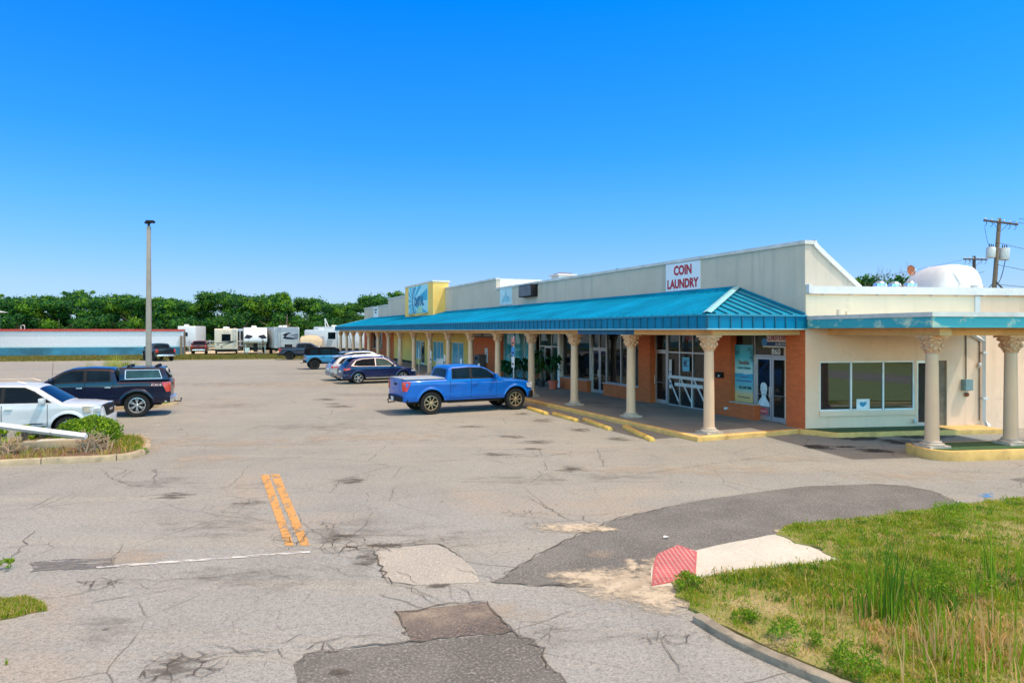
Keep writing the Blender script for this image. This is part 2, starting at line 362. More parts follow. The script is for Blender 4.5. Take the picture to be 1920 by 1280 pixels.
road=sheet('asphalt_patch',rough(px((922,1092),(1010,1040),(1060,1012),(1150,975),(1200,962),(1300,940),(1400,925),(1500,912),(1640,907),(1700,910),(1745,920),(1800,943),(1700,966),(1600,980),(1470,996),(1440,1010),(1350,1030),(1270,1034),(1228,1060),(1220,1078),(1130,1102),(1010,1098)),.012),.004,M['patch_grey'])
sheet('asphalt_patch',rough(px((740,1146),(910,1128),(960,1185),(775,1202)),.008),.004,M['patch_brown'])
sheet('asphalt_patch',rough(px((552,1245),(576,1225),(775,1203.5),(960,1186.5),(1002,1197),(1022,1240),(1062,1280),(1110,1350),(560,1350)),.012),.004,M['patch_grey'])
sheet('asphalt_patch',rough(px((700,1028),(825,1020),(868,1045),(900,1092),(775,1098),(722,1088)),.02),.004,M['patch_light'])
sheet('asphalt_patch',rough(px((1890,898),(1960,893),(2040,900),(1960,912)),.02),.004,M['patch_grey'])
# --- painted markings (worn)
paint_y=alpha_sheet('worn_yellow_paint',(.64,.30,.055),.36,.50,4,c2=(.70,.38,.12),maxa=.8,stretch=(1.6,.5,1)); paint_w=alpha_sheet('worn_white_paint',(.62,.61,.59),.44,.56,7,stretch=(.5,2.2,1),maxa=.85); paint_f=alpha_sheet('faded_white_paint',(.62,.58,.52),.47,.62,5)
paint_p=alpha_sheet('faded_peach_paint',(.62,.45,.32),.44,.7,4,maxa=.6)
sheet('road_marking',px((488.5,890),(504,890),(551,1023),(535,1023)),.008,paint_y)
sheet('road_marking',px((507.5,889),(523.5,889),(581.5,1023),(563.5,1023)),.008,paint_y)
sheet('asphalt_patch',rough(px((62,1052),(140,1048),(216,1046),(220,1062),(140,1067),(60,1072)),.03,.1),.006,alpha_sheet('scraped_asphalt',(.13,.125,.12),.35,.55,9,stretch=(.5,2,1)))
sheet('road_marking',px((50,1054),(220,1046),(400,1038),(575,1027),(582,1036),(400,1049),(220,1064),(46,1074)),.01,alpha_sheet('ghost_white_paint',(.50,.49,.47),.50,.66,7,stretch=(.5,2.,1),maxa=.45)); sheet('road_marking',px((180,1062),(300,1053.5),(440,1043.5),(581,1033.5),(582,1036.5),(440,1047),(300,1057.5),(180,1066)),.0105,paint_w)
def strip(a,b,w,z,m,name='road_marking'):
    a=Vector(a[:2]);b=Vector(b[:2]); d=(b-a).normalized(); q=Vector((-d.y,d.x))*w/2
    return sheet(name,[a-q,b-q,b+q,a+q],z,m)
for k in range(7):                                # bay lines by the shops
    u=.2+2.45*k; strip(B(-1.5,u),B(-6.4,u+.1),.11,.008,paint_p)
for k in range(14): strip(B(-1.5,18.5+2.9*k),B(-6.4,18.6+2.9*k),.11,.008,paint_f)
for (a,b) in (((222,780),(330,776)),((222,798),(300,797)),((226,815),(290,813)),((225,786),(306,783))): strip(gp(*a),gp(*b),.1,.008,paint_f)
for k in range(9):
    a=Vector((-13.5,23.6,0))+BU*(9.+2.9*k); strip(a,a-BV*5.2,.1,.008,paint_f)
sheet('road_marking',px((1830,926),(1862,924),(1868,930),(1850,934),(1834,931)),.009,alpha_sheet('blue_spray_mark',(.05,.25,.6),.5,.6,9))
# --- stains, sand and cracks lying on the paving
def blob_mesh(name,items,z,m,kind='structure'):
    V=[];F=[];A=[]
    z-=.0002
    for (cx,cy,rx,ry,rot) in items:
        z+=.00011; n=22; b=len(V); V.append((cx,cy,z)); A.append(1.)
        for q,(rr,aa) in enumerate(((.45,.75),(.8,.35),(1.,0.))):
            for j in range(n):
                th=2*PI*j/n; x=math.cos(th)*rx*rr; y=math.sin(th)*ry*rr
                V.append((cx+x*math.cos(rot)-y*math.sin(rot),cy+x*math.sin(rot)+y*math.cos(rot),z)); A.append(aa)
        for j in range(n): F.append((b,b+1+j,b+1+(j+1)%n))
        for q in range(2):
            for j in range(n): F.append((b+1+q*n+j,b+1+(q+1)*n+j,b+1+(q+1)*n+(j+1)%n,b+1+q*n+(j+1)%n))
    me=bpy.data.meshes.new(name); me.from_pydata(V,[],F); at=me.attributes.new('fade','FLOAT','POINT'); at.data.foreach_set('value',A)
    me.materials.append(m); o=link(name,me); o['kind']=kind; return o
def pxblob(x,y,w,h,rot=0):
    c=gp(x,y); a=gp(x-w,y); b=gp(x,y+h); return (c.x,c.y,(c-a).length,(c-b).length,rot)
stain_m=alpha_sheet('oil_stain',(.085,.068,.05),.55,1.25,5.,attr='fade',detail=9,maxa=.75,stretch=(.5,1.5,1))
blob_mesh('pavement_stain',[pxblob(*q) for q in ((328,930,62,11),(655,901,50,11),(690,1048,46,24),(630,1008,60,16),(715,1024,60,10),(770,1018,50,7),(820,1099,34,9),(829,941,9,2),(979,776,24,4),(1018,789,40,7),(1088,806,38,7),(1158,823,38,7),(610,749,40,4),(640,762,50,4),(620,757,30,2),(880,800,50,4),(960,819,45,5),(1005,829,62,6),(930,852,60,5),(330,1255,90,45),(640,1262,40,15),(1010,1060,16,3),(240,738,40,5),(130,700,40,3),(1000,842,40,4),(1070,880,60,10),(460,945,50,16))],.012,stain_m)
faint=alpha_sheet('faint_stain',(.15,.135,.115),.5,1.6,3.,attr='fade',detail=9,maxa=.4,stretch=(.6,1.4,1))
blob_mesh('pavement_stain',[pxblob(*q) for q in ((420,985,190,45),(300,905,160,20),(700,1000,220,50),(980,900,180,22),(600,800,240,16),(480,1080,230,45),(860,1010,150,30),(700,740,160,8),(420,760,120,9),(1150,895,160,18),(1050,1190,200,50),(200,1180,180,50),(620,700,200,5),(400,720,200,7))],.0105,faint)
wet=alpha_sheet('damp_stain',(.035,.028,.024),.45,1.0,2.2,attr='fade',detail=8,maxa=.9)
blob_mesh('pavement_stain',[pxblob(*q) for q in ((1535,838,40,6),(1640,845,50,5,),(1590,838,45,2.5),(1610,822,70,5),(1720,818,90,8),(1690,828,60,6))],.0125,wet)
light=alpha_sheet('pale_wear',(.42,.345,.26),.45,1.5,1.3,attr='fade',detail=9,maxa=.65)
blob_mesh('pavement_wear',[pxblob(*q) for q in ((380,860,110,25),(470,830,200,16),(330,830,60,25),(700,820,260,14),(560,720,200,10),(1300,880,330,16),(1700,890,200,16),(900,1150,260,40),(1500,860,200,10),(250,1040,150,25),(1120,1040,60,12))],.0095,light)
sand=alpha_sheet('spilled_sand',(.46,.37,.26),.02,1.1,7.,attr='fade',detail=9,c2=(.56,.48,.36))
blob_mesh('sand_spill',[pxblob(*q) for q in ((1180,1096,130,42),(1235,1118,75,40),(1100,1082,90,16),(1075,990,85,12),(1130,993,40,5),(1475,998,30,6),(1250,1075,60,40),(1185,1060,16,14))],.016,sand)
def alligator():
    t=NT('alligator_cracks'); P=t.geo(); wp=t.mix(.10,P,t.n('ShaderNodeTexNoise',Vector=P,Scale=2.5,Detail=4.).outputs['Color'],'ADD')
    c=t.step(t.vor(4.6,'DISTANCE_TO_EDGE',co=wp),.035,.006); a=t.n('ShaderNodeAttribute'); a.attribute_name='fade'
    nz=t.math('ADD',t.math('MULTIPLY',t.math('SUBTRACT',t.noise(2.2,6,.7,co=P),.5),2.),a.outputs['Fac']); al=t.math('MULTIPLY',c,t.step(nz,.4,.9))
    t.set(t.b,'Alpha',t.math('MULTIPLY',al,.88)); return t.end((.07,.05,.035),.95)
blob_mesh('pavement_crack',[pxblob(*q) for q in ((640,1020,85,34),(700,1028,90,18),(560,1000,60,30),(620,985,50,16),(345,1245,110,55),(545,1022,40,22),(610,1215,70,16),(985,962,70,10),(1020,985,70,12),(190,1095,90,16),(1260,1200,110,20))],.0135,alligator())
def cracks(lines):
    mb=MB()
    for L,wd in lines:
        P=[gp(*p) for p in L]; Q=[]
        for a,b in zip(P[:-1],P[1:]):
            k=max(2,int((b-a).length/.12))
            for j in range(k): Q.append(a.lerp(b,j/k)+Vector((random.gauss(0,.028),random.gauss(0,.028),0)))
        Q.append(P[-1]); l=[];r=[]
        for i,p in enumerate(Q):
            d=(Q[min(i+1,len(Q)-1)]-Q[max(i-1,0)]); d=d.normalized() if d.length else Vector((1,0,0)); q=Vector((-d.y,d.x,0))*wd*.22*random.uniform(.3,1.6)*(.3+.7*math.sin(PI*(i+.6)/(len(Q)+.2)))
            l.append(p+q); r.append(p-q)
        for i in range(len(Q)-1): mb.poly([(*r[i][:2],.0145),(*r[i+1][:2],.0145),(*l[i+1][:2],.0145),(*l[i][:2],.0145)])
    structure(mb.build('pavement_crack',mat('crack_dirt',(.10,.085,.065),.95,var=.5,scale=9)))
cracks([([(52,1125),(85,1120),(140,1115),(195,1107),(205,1090),(190,1083)],.022),([(160,1133),(195,1125),(250,1118),(330,1105)],.02),([(210,1088),(270,1088),(300,1092),(360,1083),(430,1080),(500,1068),(520,1078),(560,1087),(640,1088)],.018),
 ([(275,912),(250,912),(205,895),(190,880)],.03),([(275,912),(290,905),(293,880)],.03),([(10,1052),(35,1040),(50,1010),(65,995)],.03),([(250,1243),(350,1240),(420,1228),(500,1215),(540,1200),(575,1185)],.022),([(400,1205),(450,1222),(480,1225),(530,1218),(545,1238)],.02),
 ([(700,1060),(715,1080),(735,1098),(770,1100),(790,1110),(830,1130)],.022),([(735,1070),(765,1080),(775,1095),(775,1110),(800,1125),(825,1135)],.02),([(845,1100),(870,1110),(888,1128)],.02),([(860,1065),(900,1080),(925,1087)],.02),([(560,1215),(600,1203),(650,1195),(700,1190),(760,1203)],.022),
 ([(1180,1190),(1240,1202),(1262,1225),(1275,1265)],.022),([(600,1060),(640,1073),(700,1085),(730,1085)],.02),([(560,960),(575,990),(600,1000),(640,1042),(690,1062)],.022),([(600,980),(640,1005),(690,1030)],.022),([(980,930),(1000,938),(1060,972),(1100,985)],.03),([(760,905),(740,915),(730,940)],.022),
 ([(960,850),(1010,858),(1070,848),(1100,846)],.035),([(905,862),(960,870),(1000,866)],.03),([(180,1075),(215,1050),(232,1020)],.02),([(300,940),(340,955),(420,968),(500,975)],.02),([(1090,1200),(1150,1195),(1240,1190)],.02),([(940,960),(960,968),(1000,970),(1040,975)],.02),([(620,925),(640,900),(690,895)],.02),([(140,910),(220,900)],.015),([(0,950),(60,945),(130,955)],.02),([(1500,860),(1600,872),(1700,880)],.018),([(880,1170),(950,1178),(990,1190),(1100,1180)],.02),([(740,1146),(825,1137),(910,1128)],.05),([(910,1128),(960,1185)],.05),([(775,1202),(740,1146)],.05),([(552,1245),(576,1225),(775,1203),(960,1186),(1002,1197),(1022,1240),(1062,1280)],.05),([(700,1028),(722,1088),(775,1098)],.06),([(700,1028),(825,1020),(868,1045)],.05),([(922,1092),(1010,1040),(1060,1012),(1150,975),(1200,962),(1300,940)],.05),([(922,1092),(1010,1098),(1100,1102)],.05),([(1640,907),(1745,920),(1800,943)],.05)])
# joint lines of the old paving
for a,b in (((640,836),(1150,800)),((560,880),(1308,836)),((1120,900),(1480,850)),((360,700),(640,690)),((0,960),(500,905))): strip(gp(*a),gp(*b),.022,.0142,alpha_sheet('paving_joint',(.16,.14,.12),.42,.6,2.5),'pavement_crack')
# --- pavement in front of the shops
def walk():
    mb=MB(); mb.box(.18,9,.18,71.7,-.1,.14); o=structure(mb.build('pavement',M['walk']))
    o.location=BO; o.rotation_euler=(0,0,BA)
    k=MB(); prof=[(0,-.1),(0,.12),(.025,.145),(.18,.145),(.18,-.1)]
    k.xprism(prof,0,71.7); o=structure(k.build('kerb',M['yellow_kerb'],bevel=.01)); o.location=BO; o.rotation_euler=(0,0,BA)
    k=MB(); k.yprism([(0,-.1),(0,.12),(.025,.145),(.18,.145),(.18,-.1)],.182,4.2); o=structure(k.build('kerb',M['yellow_kerb'],bevel=.01)); o.location=BO; o.rotation_euler=(0,0,BA)
walk()
def wing_step():
    pts=[(-.25,-.05),(-.25,.1),(.45,.98),(3.6,.92),(4.3,.98),(6.15,.98),(6.15,-.1)]
    pts=[(p[0],-p[1]) for p in pts]
    k=MB(); k.prism(pts,-.1,.15); o=structure(k.build('entrance_step',M['yellow_kerb'],bevel=.012)); o.location=WO; o.rotation_euler=(0,0,WA)
    c=MB(); c.prism([(-.1,0),(.47,-.9),(3.6,-.84),(4.3,-.84),(4.3,0)],.15,.158); o=structure(c.build('step_carpet',M['green_carpet'])); o.location=WO; o.rotation_euler=(0,0,WA)
    isl=[(7,-4.86),(1.15,-4.86)]+[(1.15+.56*math.cos(a),-4.3+.56*math.sin(a)) for a in [R(x) for x in (-108,-126,-144,-162,-180)]]+[(.6,-3.75),(.72,-3.5),(7,-3.5)]
    k=MB(); k.prism(isl,-.1,.25); o=structure(k.build('canopy_island',M['yellow_kerb'],bevel=.02)); o.location=WO; o.rotation_euler=(0,0,WA)
    ins=[(7,-4.74),(1.15,-4.74)]+[(1.15+.44*math.cos(a),-4.3+.44*math.sin(a)) for a in [R(x) for x in (-108,-126,-144,-162,-180)]]+[(.71,-3.8),(.8,-3.62),(7,-3.62)]
    c=MB(); c.prism(ins,.25,.257); o=structure(c.build('island_carpet',M['green_carpet'])); o.location=WO; o.rotation_euler=(0,0,WA)
wing_step()
def kerb_path(name,pts,w,h,m,joint=1.8):
    pts=[Vector((*p[:2],0)) for p in pts]; Q=[pts[0]]
    for i in range(len(pts)-1):        # catmull-rom
        p0=pts[max(i-1,0)];p1=pts[i];p2=pts[i+1];p3=pts[min(i+2,len(pts)-1)]
        for j in range(1,7):
            t=j/6; Q.append(.5*((2*p1)+(p2-p0)*t+(2*p0-5*p1+4*p2-p3)*t*t+(3*p1-p0-3*p2+p3)*t**3))
    prof=[(-w/2,-.1),(-w/2,h*.8),(-w*.36,h*.97),(0,h),(w*.36,h*.97),(w/2,h*.8),(w/2,-.1)]
    mb=MB(); P=[];F=[];k=len(prof); acc=0; mi=[]
    for i,p in enumerate(Q):
        d=(Q[min(i+1,len(Q)-1)]-Q[max(i-1,0)]).normalized(); q=Vector((-d.y,d.x,0))
        for a,z in prof: P.append((p+q*a)+Vector((0,0,z+random.gauss(0,.003))))
        if i:
            for j in range(k-1): F.append(((i-1)*k+j,i*k+j,i*k+j+1,(i-1)*k+j+1))
    mb.add(P,F); o=structure(mb.build(name,m,smooth=50,recalc=True))
    j=MB(); acc=0
    for i in range(1,len(Q)):
        acc+=(Q[i]-Q[i-1]).length
        if acc>joint:
            acc=0; d=(Q[i]-Q[i-1]).normalized(); q=Vector((-d.y,d.x,0)); pp=[Q[i]+q*x*1.03+e*d*.011+Vector((0,0,z+.004)) for e in (-1,1) for x,z in prof]
            j.add(pp,[(m,m+1,k+m+1,k+m) for m in range(k-1)])
    if j.f: structure(j.build('kerb_joint',mat('joint_dirt',(.10,.075,.05),.95)))
    return Q
isl_near=[(-24,12.2)]+[gp(*p)[:2] for p in ((0,873),(120,867.5),(200,863.5),(246,858.5),(270,849),(275,838),(262,826))]
isl_far=[(-12.6,20.15),(-19.5,17.2),(-24,15.4)]
kerb_path('island_kerb',isl_near+isl_far,.2,.15,M['concrete'])
sheet('island_soil',isl_near+isl_far,.11,M['mulch'])
kerb_path('kerb',[gp(*p) for p in ((1308,1163),(1374,1203),(1464,1245),(1556,1284),(1640,1320),(1760,1375))],.13,.085,mat('dirty_kerb',(.27,.235,.18),.9,var=.3,scale=3.5,dirt=.8,bump=.6))
# second island, behind the navy pickup
i2=[(-19.5,27.2),(-16.,28.35),gp(295,764),gp(322,761),gp(330,757),gp(322,753)]
i2=[Vector((*p[:2],0)) for p in i2]; i2b=[i2[-1]+Vector((-1.2,1.3,0)),i2[-1]+Vector((-5,.6,0)),Vector((-21,29.6,0))]
kerb_path('island_kerb',i2+i2b,.2,.15,M['concrete']); sheet('island_soil',[p[:2] for p in i2+i2b],.11,M['soil'])
# --- verge, ramp, tactile plate
VERGE=px((1920,935),(1830,945),(1700,963),(1600,975),(1470,990),(1463,1003),(1530,1030),(1582,1053),(1500,1062),(1430,1068),(1350,1080),(1300,1088),(1272,1095),(1270,1110),(1298,1142),(1325,1158),(1388,1192),(1474,1231),(1556,1262),(1615,1286),(1690,1320))
VERGE=[v[:2] for v in VERGE]+[(4.2,4.2),(5.5,0),(8,-15),(60,-15),(60,17),(24,17.5),(14,14.4)]
verge=structure(MB().prism(rough(VERGE,.05,.15),-.05,.03).build('verge',M['soil']))
sheet('ramp_pavement',rough(px((1305,1034),(1345,1024),(1440,1005),(1465,1002),(1586,1055),(1500,1066),(1430,1073),(1350,1085),(1305,1092),(1280,1098),(1222,1102),(1219,1068),(1232,1043),(1270,1023)),.008),.018,M['slab'])
TP=px((1226,1058),(1233,1041),(1272,1024),(1307,1037),(1304,1085),(1270,1092),(1222,1101))
M['tactile']=mat('faded_red_tactile',(.42,.105,.10),.75,var=.25,scale=3,dirt=.25)
def inpoly(x,y,P):
    c=False;j=len(P)-1
    for i in range(len(P)):
        if ((P[i][1]>y)!=(P[j][1]>y)) and x<(P[j][0]-P[i][0])*(y-P[i][1])/(P[j][1]-P[i][1])+P[i][0]: c=not c
        j=i
    return c
def tactile():
    mb=MB(); mb.prism([p[:2] for p in TP],.005,.028)
    xs=[p[0] for p in TP];ys=[p[1] for p in TP]; x=min(xs)
    while x<max(xs):
        y=min(ys)
        while y<max(ys):
            if all(inpoly(x+a,y+b,TP) for a in(-.02,.02) for b in (-.02,.02)): mb.lathe([(.016,.028),(.012,.036),(.001,.037)],6,(x,y),1)
            y+=.065
        x+=.065
    structure(mb.build('tactile_paving',[M['tactile'],mat('pale_tactile_dome',(.55,.30,.27),.75,var=.2)]))
tactile()
# ------------------------------------------------------------------ vegetation
def blades(name,pts,hts,wid,mi,mats,bend=.5,z0=.04):
    n=len(pts); th=RNG.uniform(0,2*PI,n); ph=RNG.uniform(0,2*PI,n); b=RNG.uniform(.1,1,n)*bend
    V=np.zeros((n,5,3),np.float32); px_,py_=np.cos(th),np.sin(th); wx=np.cos(ph)*wid/2; wy=np.sin(ph)*wid/2
    for i,(f,k) in enumerate(((0,1.),(.55,.75))):
        cx=pts[:,0]+px_*hts*b*f*f; cy=pts[:,1]+py_*hts*b*f*f; cz=z0+hts*f*(1-.25*b*f)
        V[:,2*i]=np.stack([cx-wx*k,cy-wy*k,cz],1); V[:,2*i+1]=np.stack([cx+wx*k,cy+wy*k,cz],1)
    V[:,4]=np.stack([pts[:,0]+px_*hts*b,pts[:,1]+py_*hts*b,z0+hts*(1-.35*b)],1)
    base=(np.arange(n)*5)[:,None]; F=np.concatenate([base+np.array([[0,1,3]]),base+np.array([[0,3,2]]),base+np.array([[2,3,4]])]); 
    return mesh_np(name,V.reshape(-1,3),F,np.tile(mi,3),mats)
def vnoise(x,y,s,seed=0):
    r=np.random.default_rng(seed); g=r.random((64,64)); x=(x*s)%64; y=(y*s)%64; xi=x.astype(int);yi=y.astype(int);fx=x-xi;fy=y-yi; fx=fx*fx*(3-2*fx);fy=fy*fy*(3-2*fy)
    a=g[yi%64,xi%64];b=g[yi%64,(xi+1)%64];c=g[(yi+1)%64,xi%64];d=g[(yi+1)%64,(xi+1)%64]
    return (a*(1-fx)+b*fx)*(1-fy)+(c*(1-fx)+d*fx)*fy
def in_np(x,y,P):
    c=np.zeros(len(x),bool); j=len(P)-1
    for i in range(len(P)):
        xi,yi=P[i][:2];xj,yj=P[j][:2]
        if yi!=yj: c^=((yi>y)!=(yj>y))&(x<(xj-xi)*(y-yi)/(yj-yi)+xi)
        j=i
    return c
def spot(x,y,q,r): c=gp(*q); return np.exp(-((x-c[0])**2+(y-c[1])**2)/(r*r))
def grow_verge():
    def maps(x,y):
        bare=np.clip(spot(x,y,(1370,1175),.75)+spot(x,y,(1450,1215),.6)*.9+spot(x,y,(1620,1235),.5)*.6+spot(x,y,(1560,1170),.5)*.6+spot(x,y,(1900,1000),.7)*.4+.6*np.clip((vnoise(x,y,1.1,12)-.58)*5,0,1),0,1)
        lush=np.clip(spot(x,y,(1790,1090),1.5)+spot(x,y,(1660,1120),.7)+.8*spot(x,y,(1300,1105),.4)+.6*spot(x,y,(1540,1150),.5)+.5*spot(x,y,(1480,1085),.6),0,1)
        dead=np.clip(spot(x,y,(1890,1205),.85)+spot(x,y,(1700,1195),.45)*.9,0,1)
        return bare,lush,dead
    n=330000; x=RNG.uniform(2,19,n); y=RNG.uniform(5.5,15,n); k=in_np(x,y,VERGE)&(x/y<1.15)&(RNG.random(n)<np.clip(1.15-(y-7)*.06,.35,1)); x=x[k];y=y[k]
    bare,lush,dead=maps(x,y); k=RNG.random(len(x))<1-.6*bare; x=x[k];y=y[k];bare=bare[k];lush=lush[k]          # low matted turf and thatch
    q=vnoise(x,y,1.7,7)*.6+vnoise(x,y,5,8)*.4; r=RNG.random(len(x)); mi=np.where(r<.07+.40*bare+.6*np.clip(q-.52,0,1),2,np.where(RNG.random(len(x))<.45,1,np.where(RNG.random(len(x))<.8,0,3)))
    P=[np.stack([x,y],1)]; H=[(.012+.035*RNG.random(len(x)))*(1+.8*lush)]; Wd_=[RNG.uniform(.006,.015,len(x))]; MI=[mi]
    nt=7400; tx=RNG.uniform(2,19,nt); ty=RNG.uniform(5.5,15,nt); k=in_np(tx,ty,VERGE)&(tx/ty<1.15); tx=tx[k];ty=ty[k]; bare,lush,dead=maps(tx,ty)
    for X,Y,b_,l_,d_ in zip(tx,ty,bare,lush,dead):                                            # tufts
        if RNG.random()<b_*.7: continue
        m=int(RNG.integers(18,60)); s_=RNG.uniform(.03,.10)*(1+.5*l_); hh=RNG.uniform(.035,.085)*(1+1.9*l_*RNG.random()+1.8*d_*RNG.random())
        c=RNG.random(); col=2 if c<d_*.85 or c>.95 else 3 if c<.2+.25*l_ else 0 if c<.66 else 1
        p=RNG.normal(0,s_,(m,2))+[X,Y]; kk=in_np(p[:,0],p[:,1],VERGE)|(RNG.random(m)<.6); p=p[kk]; m=len(p); P.append(p); H.append(hh*RNG.uniform(.4,1.2,m)); Wd_.append(RNG.uniform(.006,.015,m)); MI.append(np.where(RNG.random(m)<.8,col,RNG.integers(0,4,m)))
    P=np.concatenate(P); o=blades('verge_grass',P,np.concatenate(H),np.concatenate(Wd_),np.concatenate(MI),GRASS,1.15); tag(o,kind='stuff'); print('verge blades',len(P))
grow_verge()
def grow_patch(name,P,n,h,mats,mi_p,z0=.03,wid=(.008,.02),bend=.7):
    xs=[p[0] for p in P];ys=[p[1] for p in P]; x=RNG.uniform(min(xs),max(xs),n);y=RNG.uniform(min(ys),max(ys),n);k=in_np(x,y,P)
    k&=vnoise(x,y,2.1,3)+.35*vnoise(x,y,6,4)>.42
    x=x[k];y=y[k]; o=blades(name,np.stack([x,y],1),h*RNG.uniform(.4,1.3,len(x)),RNG.uniform(*wid,len(x)),RNG.choice(len(mats),len(x),p=mi_p),mats,bend,z0); return tag(o,kind='stuff')
GP=[p[:2] for p in rough(px((-60,1128),(40,1124),(75,1130),(90,1146),(60,1150),(0,1164),(-60,1172)),.03,.1)]
sheet('verge_soil',GP,.006,M['soil']); grow_patch('roadside_grass',GP,16000,.07,GRASS,[.25,.4,.25,.1],.005,(.006,.012))
GP2=[p[:2] for p in px((-40,1238),(8,1240),(16,1246),(-40,1262))]; grow_patch('roadside_grass',GP2,2500,.07,GRASS,[.2,.3,.4,.1],.005,(.006,.012))
isl_P=[p[:2] for p in isl_near+isl_far]
grow_patch('island_weeds',isl_P,26000,.16,GRASS+DRY,[.14,.2,.2,.06,.25,.15],.1,(.01,.022))
tipP=[p[:2] for p in px((205,842),(240,855),(268,845),(268,832),(235,828),(200,826))]; grow_patch('island_weeds',tipP,4200,.2,GRASS,[.18,.3,.22,.3],.1,(.012,.025))
i2P=[p[:2] for p in i2+i2b]; grow_patch('island_weeds',i2P,9000,.12,GRASS,[.45,.4,.05,.1],.1,(.012,.024))
# far grass strip
GS=[(-130,53.3),(-100,60.7),(-53.8,72),(-20,80.3),(30,92.6),(30,99),(-15,95.5),(-44,92.3),(-65,86.5),(-130,67)]
GS=[(p[0],p[1]-.1) for p in GS]
sheet('grass_strip',GS,-.006,M['soil']); x=RNG.uniform(-75,-12,60000); y=RNG.uniform(66,97,60000); k=in_np(x,y,GS); x=x[k];y=y[k]
tag(blades('strip_grass',np.stack([x,y],1),RNG.uniform(.08,.3,len(x)),RNG.uniform(.04,.08,len(x)),RNG.choice(3,len(x),p=[.4,.42,.18]),[leafmat('strip_olive',(.085,.105,.015)),leafmat('strip_dull',(.13,.125,.022)),leafmat('strip_straw',(.22,.165,.06))],.6,-.01),kind='stuff')

def crown_np(seed,blobs,leaf,per,mats_p=(.45,.38,.17),squash=.8,fill=.35,jit=.07):
    r=np.random.default_rng(seed); VV=[];MI=[]
    for (cx,cy,cz,br) in blobs:
        n=int(per*br*br); d=r.normal(size=(n,3)); d/=np.linalg.norm(d,axis=1)[:,None]
        rad=br*(1-fill*r.random(n)**1.6)*(1+.2*np.sin(d[:,0]*5+cx*3)*np.cos(d[:,1]*6+cz))+r.normal(0,jit*br,n)
        p=np.array([cx,cy,cz])+d*rad[:,None]*np.array([1,1,squash])
        a=r.normal(size=(n,3)); a/=np.linalg.norm(a,axis=1)[:,None]; b=np.cross(a,d+.3*r.normal(size=(n,3))); b/=np.linalg.norm(b,axis=1)[:,None]+1e-6
        s=leaf*r.uniform(.5,1.3,n)[:,None]
        VV.append(np.stack([p-a*s,p+b*s*.55,p+a*s,p-b*s*.55],1).reshape(-1,3)); 
        tone=r.random(); w=np.array(mats_p)*np.array([1+2.5*(tone<.4),1.,1+5.*(tone>.66)*(cz>3)+.01]); w/=w.sum(); MI.append(r.choice(3,n,p=w))  # some upper clumps get more bright leaves: sunlight put into the leaf colour
    V=np.concatenate(VV); F=np.arange(len(V)).reshape(-1,4); return V,F,np.concatenate(MI)
def make_blobs(seed,Rx,h0,h1,n):
    r=random.Random(seed); out=[]
    for i in range(n):
        t=r.random(); z=h0+(h1-h0)*t; w=Rx*math.sin(PI*min(.97,.22+.72*t))**.7; a=r.uniform(0,2*PI); q=w*math.sqrt(r.random())*.85
        out.append((q*math.cos(a),q*math.sin(a),z,Rx*r.uniform(.13,.36)))
    return out
def trunk_mb(h,r0,seed,nb=5,spread=.45):
    r=random.Random(seed); mb=MB(); top=(r.uniform(-.2,.2),r.uniform(-.2,.2),h*.8)
    mb.tubes([(0,0,-.1),(r.uniform(-.1,.1),0,h*.25),(top[0]*.5,top[1]*.5,h*.5),top],[r0*1.25,r0,r0*.7,r0*.25],8)
    for i in range(nb):
        a=2*PI*i/nb+r.uniform(-.4,.4); z=h*r.uniform(.25,.55); L=h*spread*r.uniform(.7,1.2)
        mb.tubes([(0,0,z),(math.cos(a)*L*.5,math.sin(a)*L*.5,z+L*.35),(math.cos(a)*L,math.sin(a)*L,z+L*.6)],[r0*.45,r0*.3,r0*.08],6)
    return mb
_T={}
def tree(label,cat,x,y,h,rx,var,rot,group=None):
    key=var
    if key not in _T:
        root=thing('broadleaf_tree',label,cat)
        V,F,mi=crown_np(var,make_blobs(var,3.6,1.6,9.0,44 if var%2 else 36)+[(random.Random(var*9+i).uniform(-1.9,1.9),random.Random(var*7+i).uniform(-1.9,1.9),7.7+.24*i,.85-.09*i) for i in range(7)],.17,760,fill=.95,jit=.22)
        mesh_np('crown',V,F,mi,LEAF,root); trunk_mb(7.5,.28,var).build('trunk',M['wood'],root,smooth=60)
        _T[key]=root; o=root
    else: o=copy_tree(_T[key])
    o['label']=label
    if group: o['group']=group
    o.location=(x,y,-.05); o.rotation_euler=(0,0,rot); o.scale=(rx/3.6,rx/3.6,h/10.2); return o
def at(px_,Y): return ((px_-960)/FPX*Y,Y)
def hz(py,Y): return CAMH-(py-HY)*Y/FPX
TG='trees behind the trailer yard'
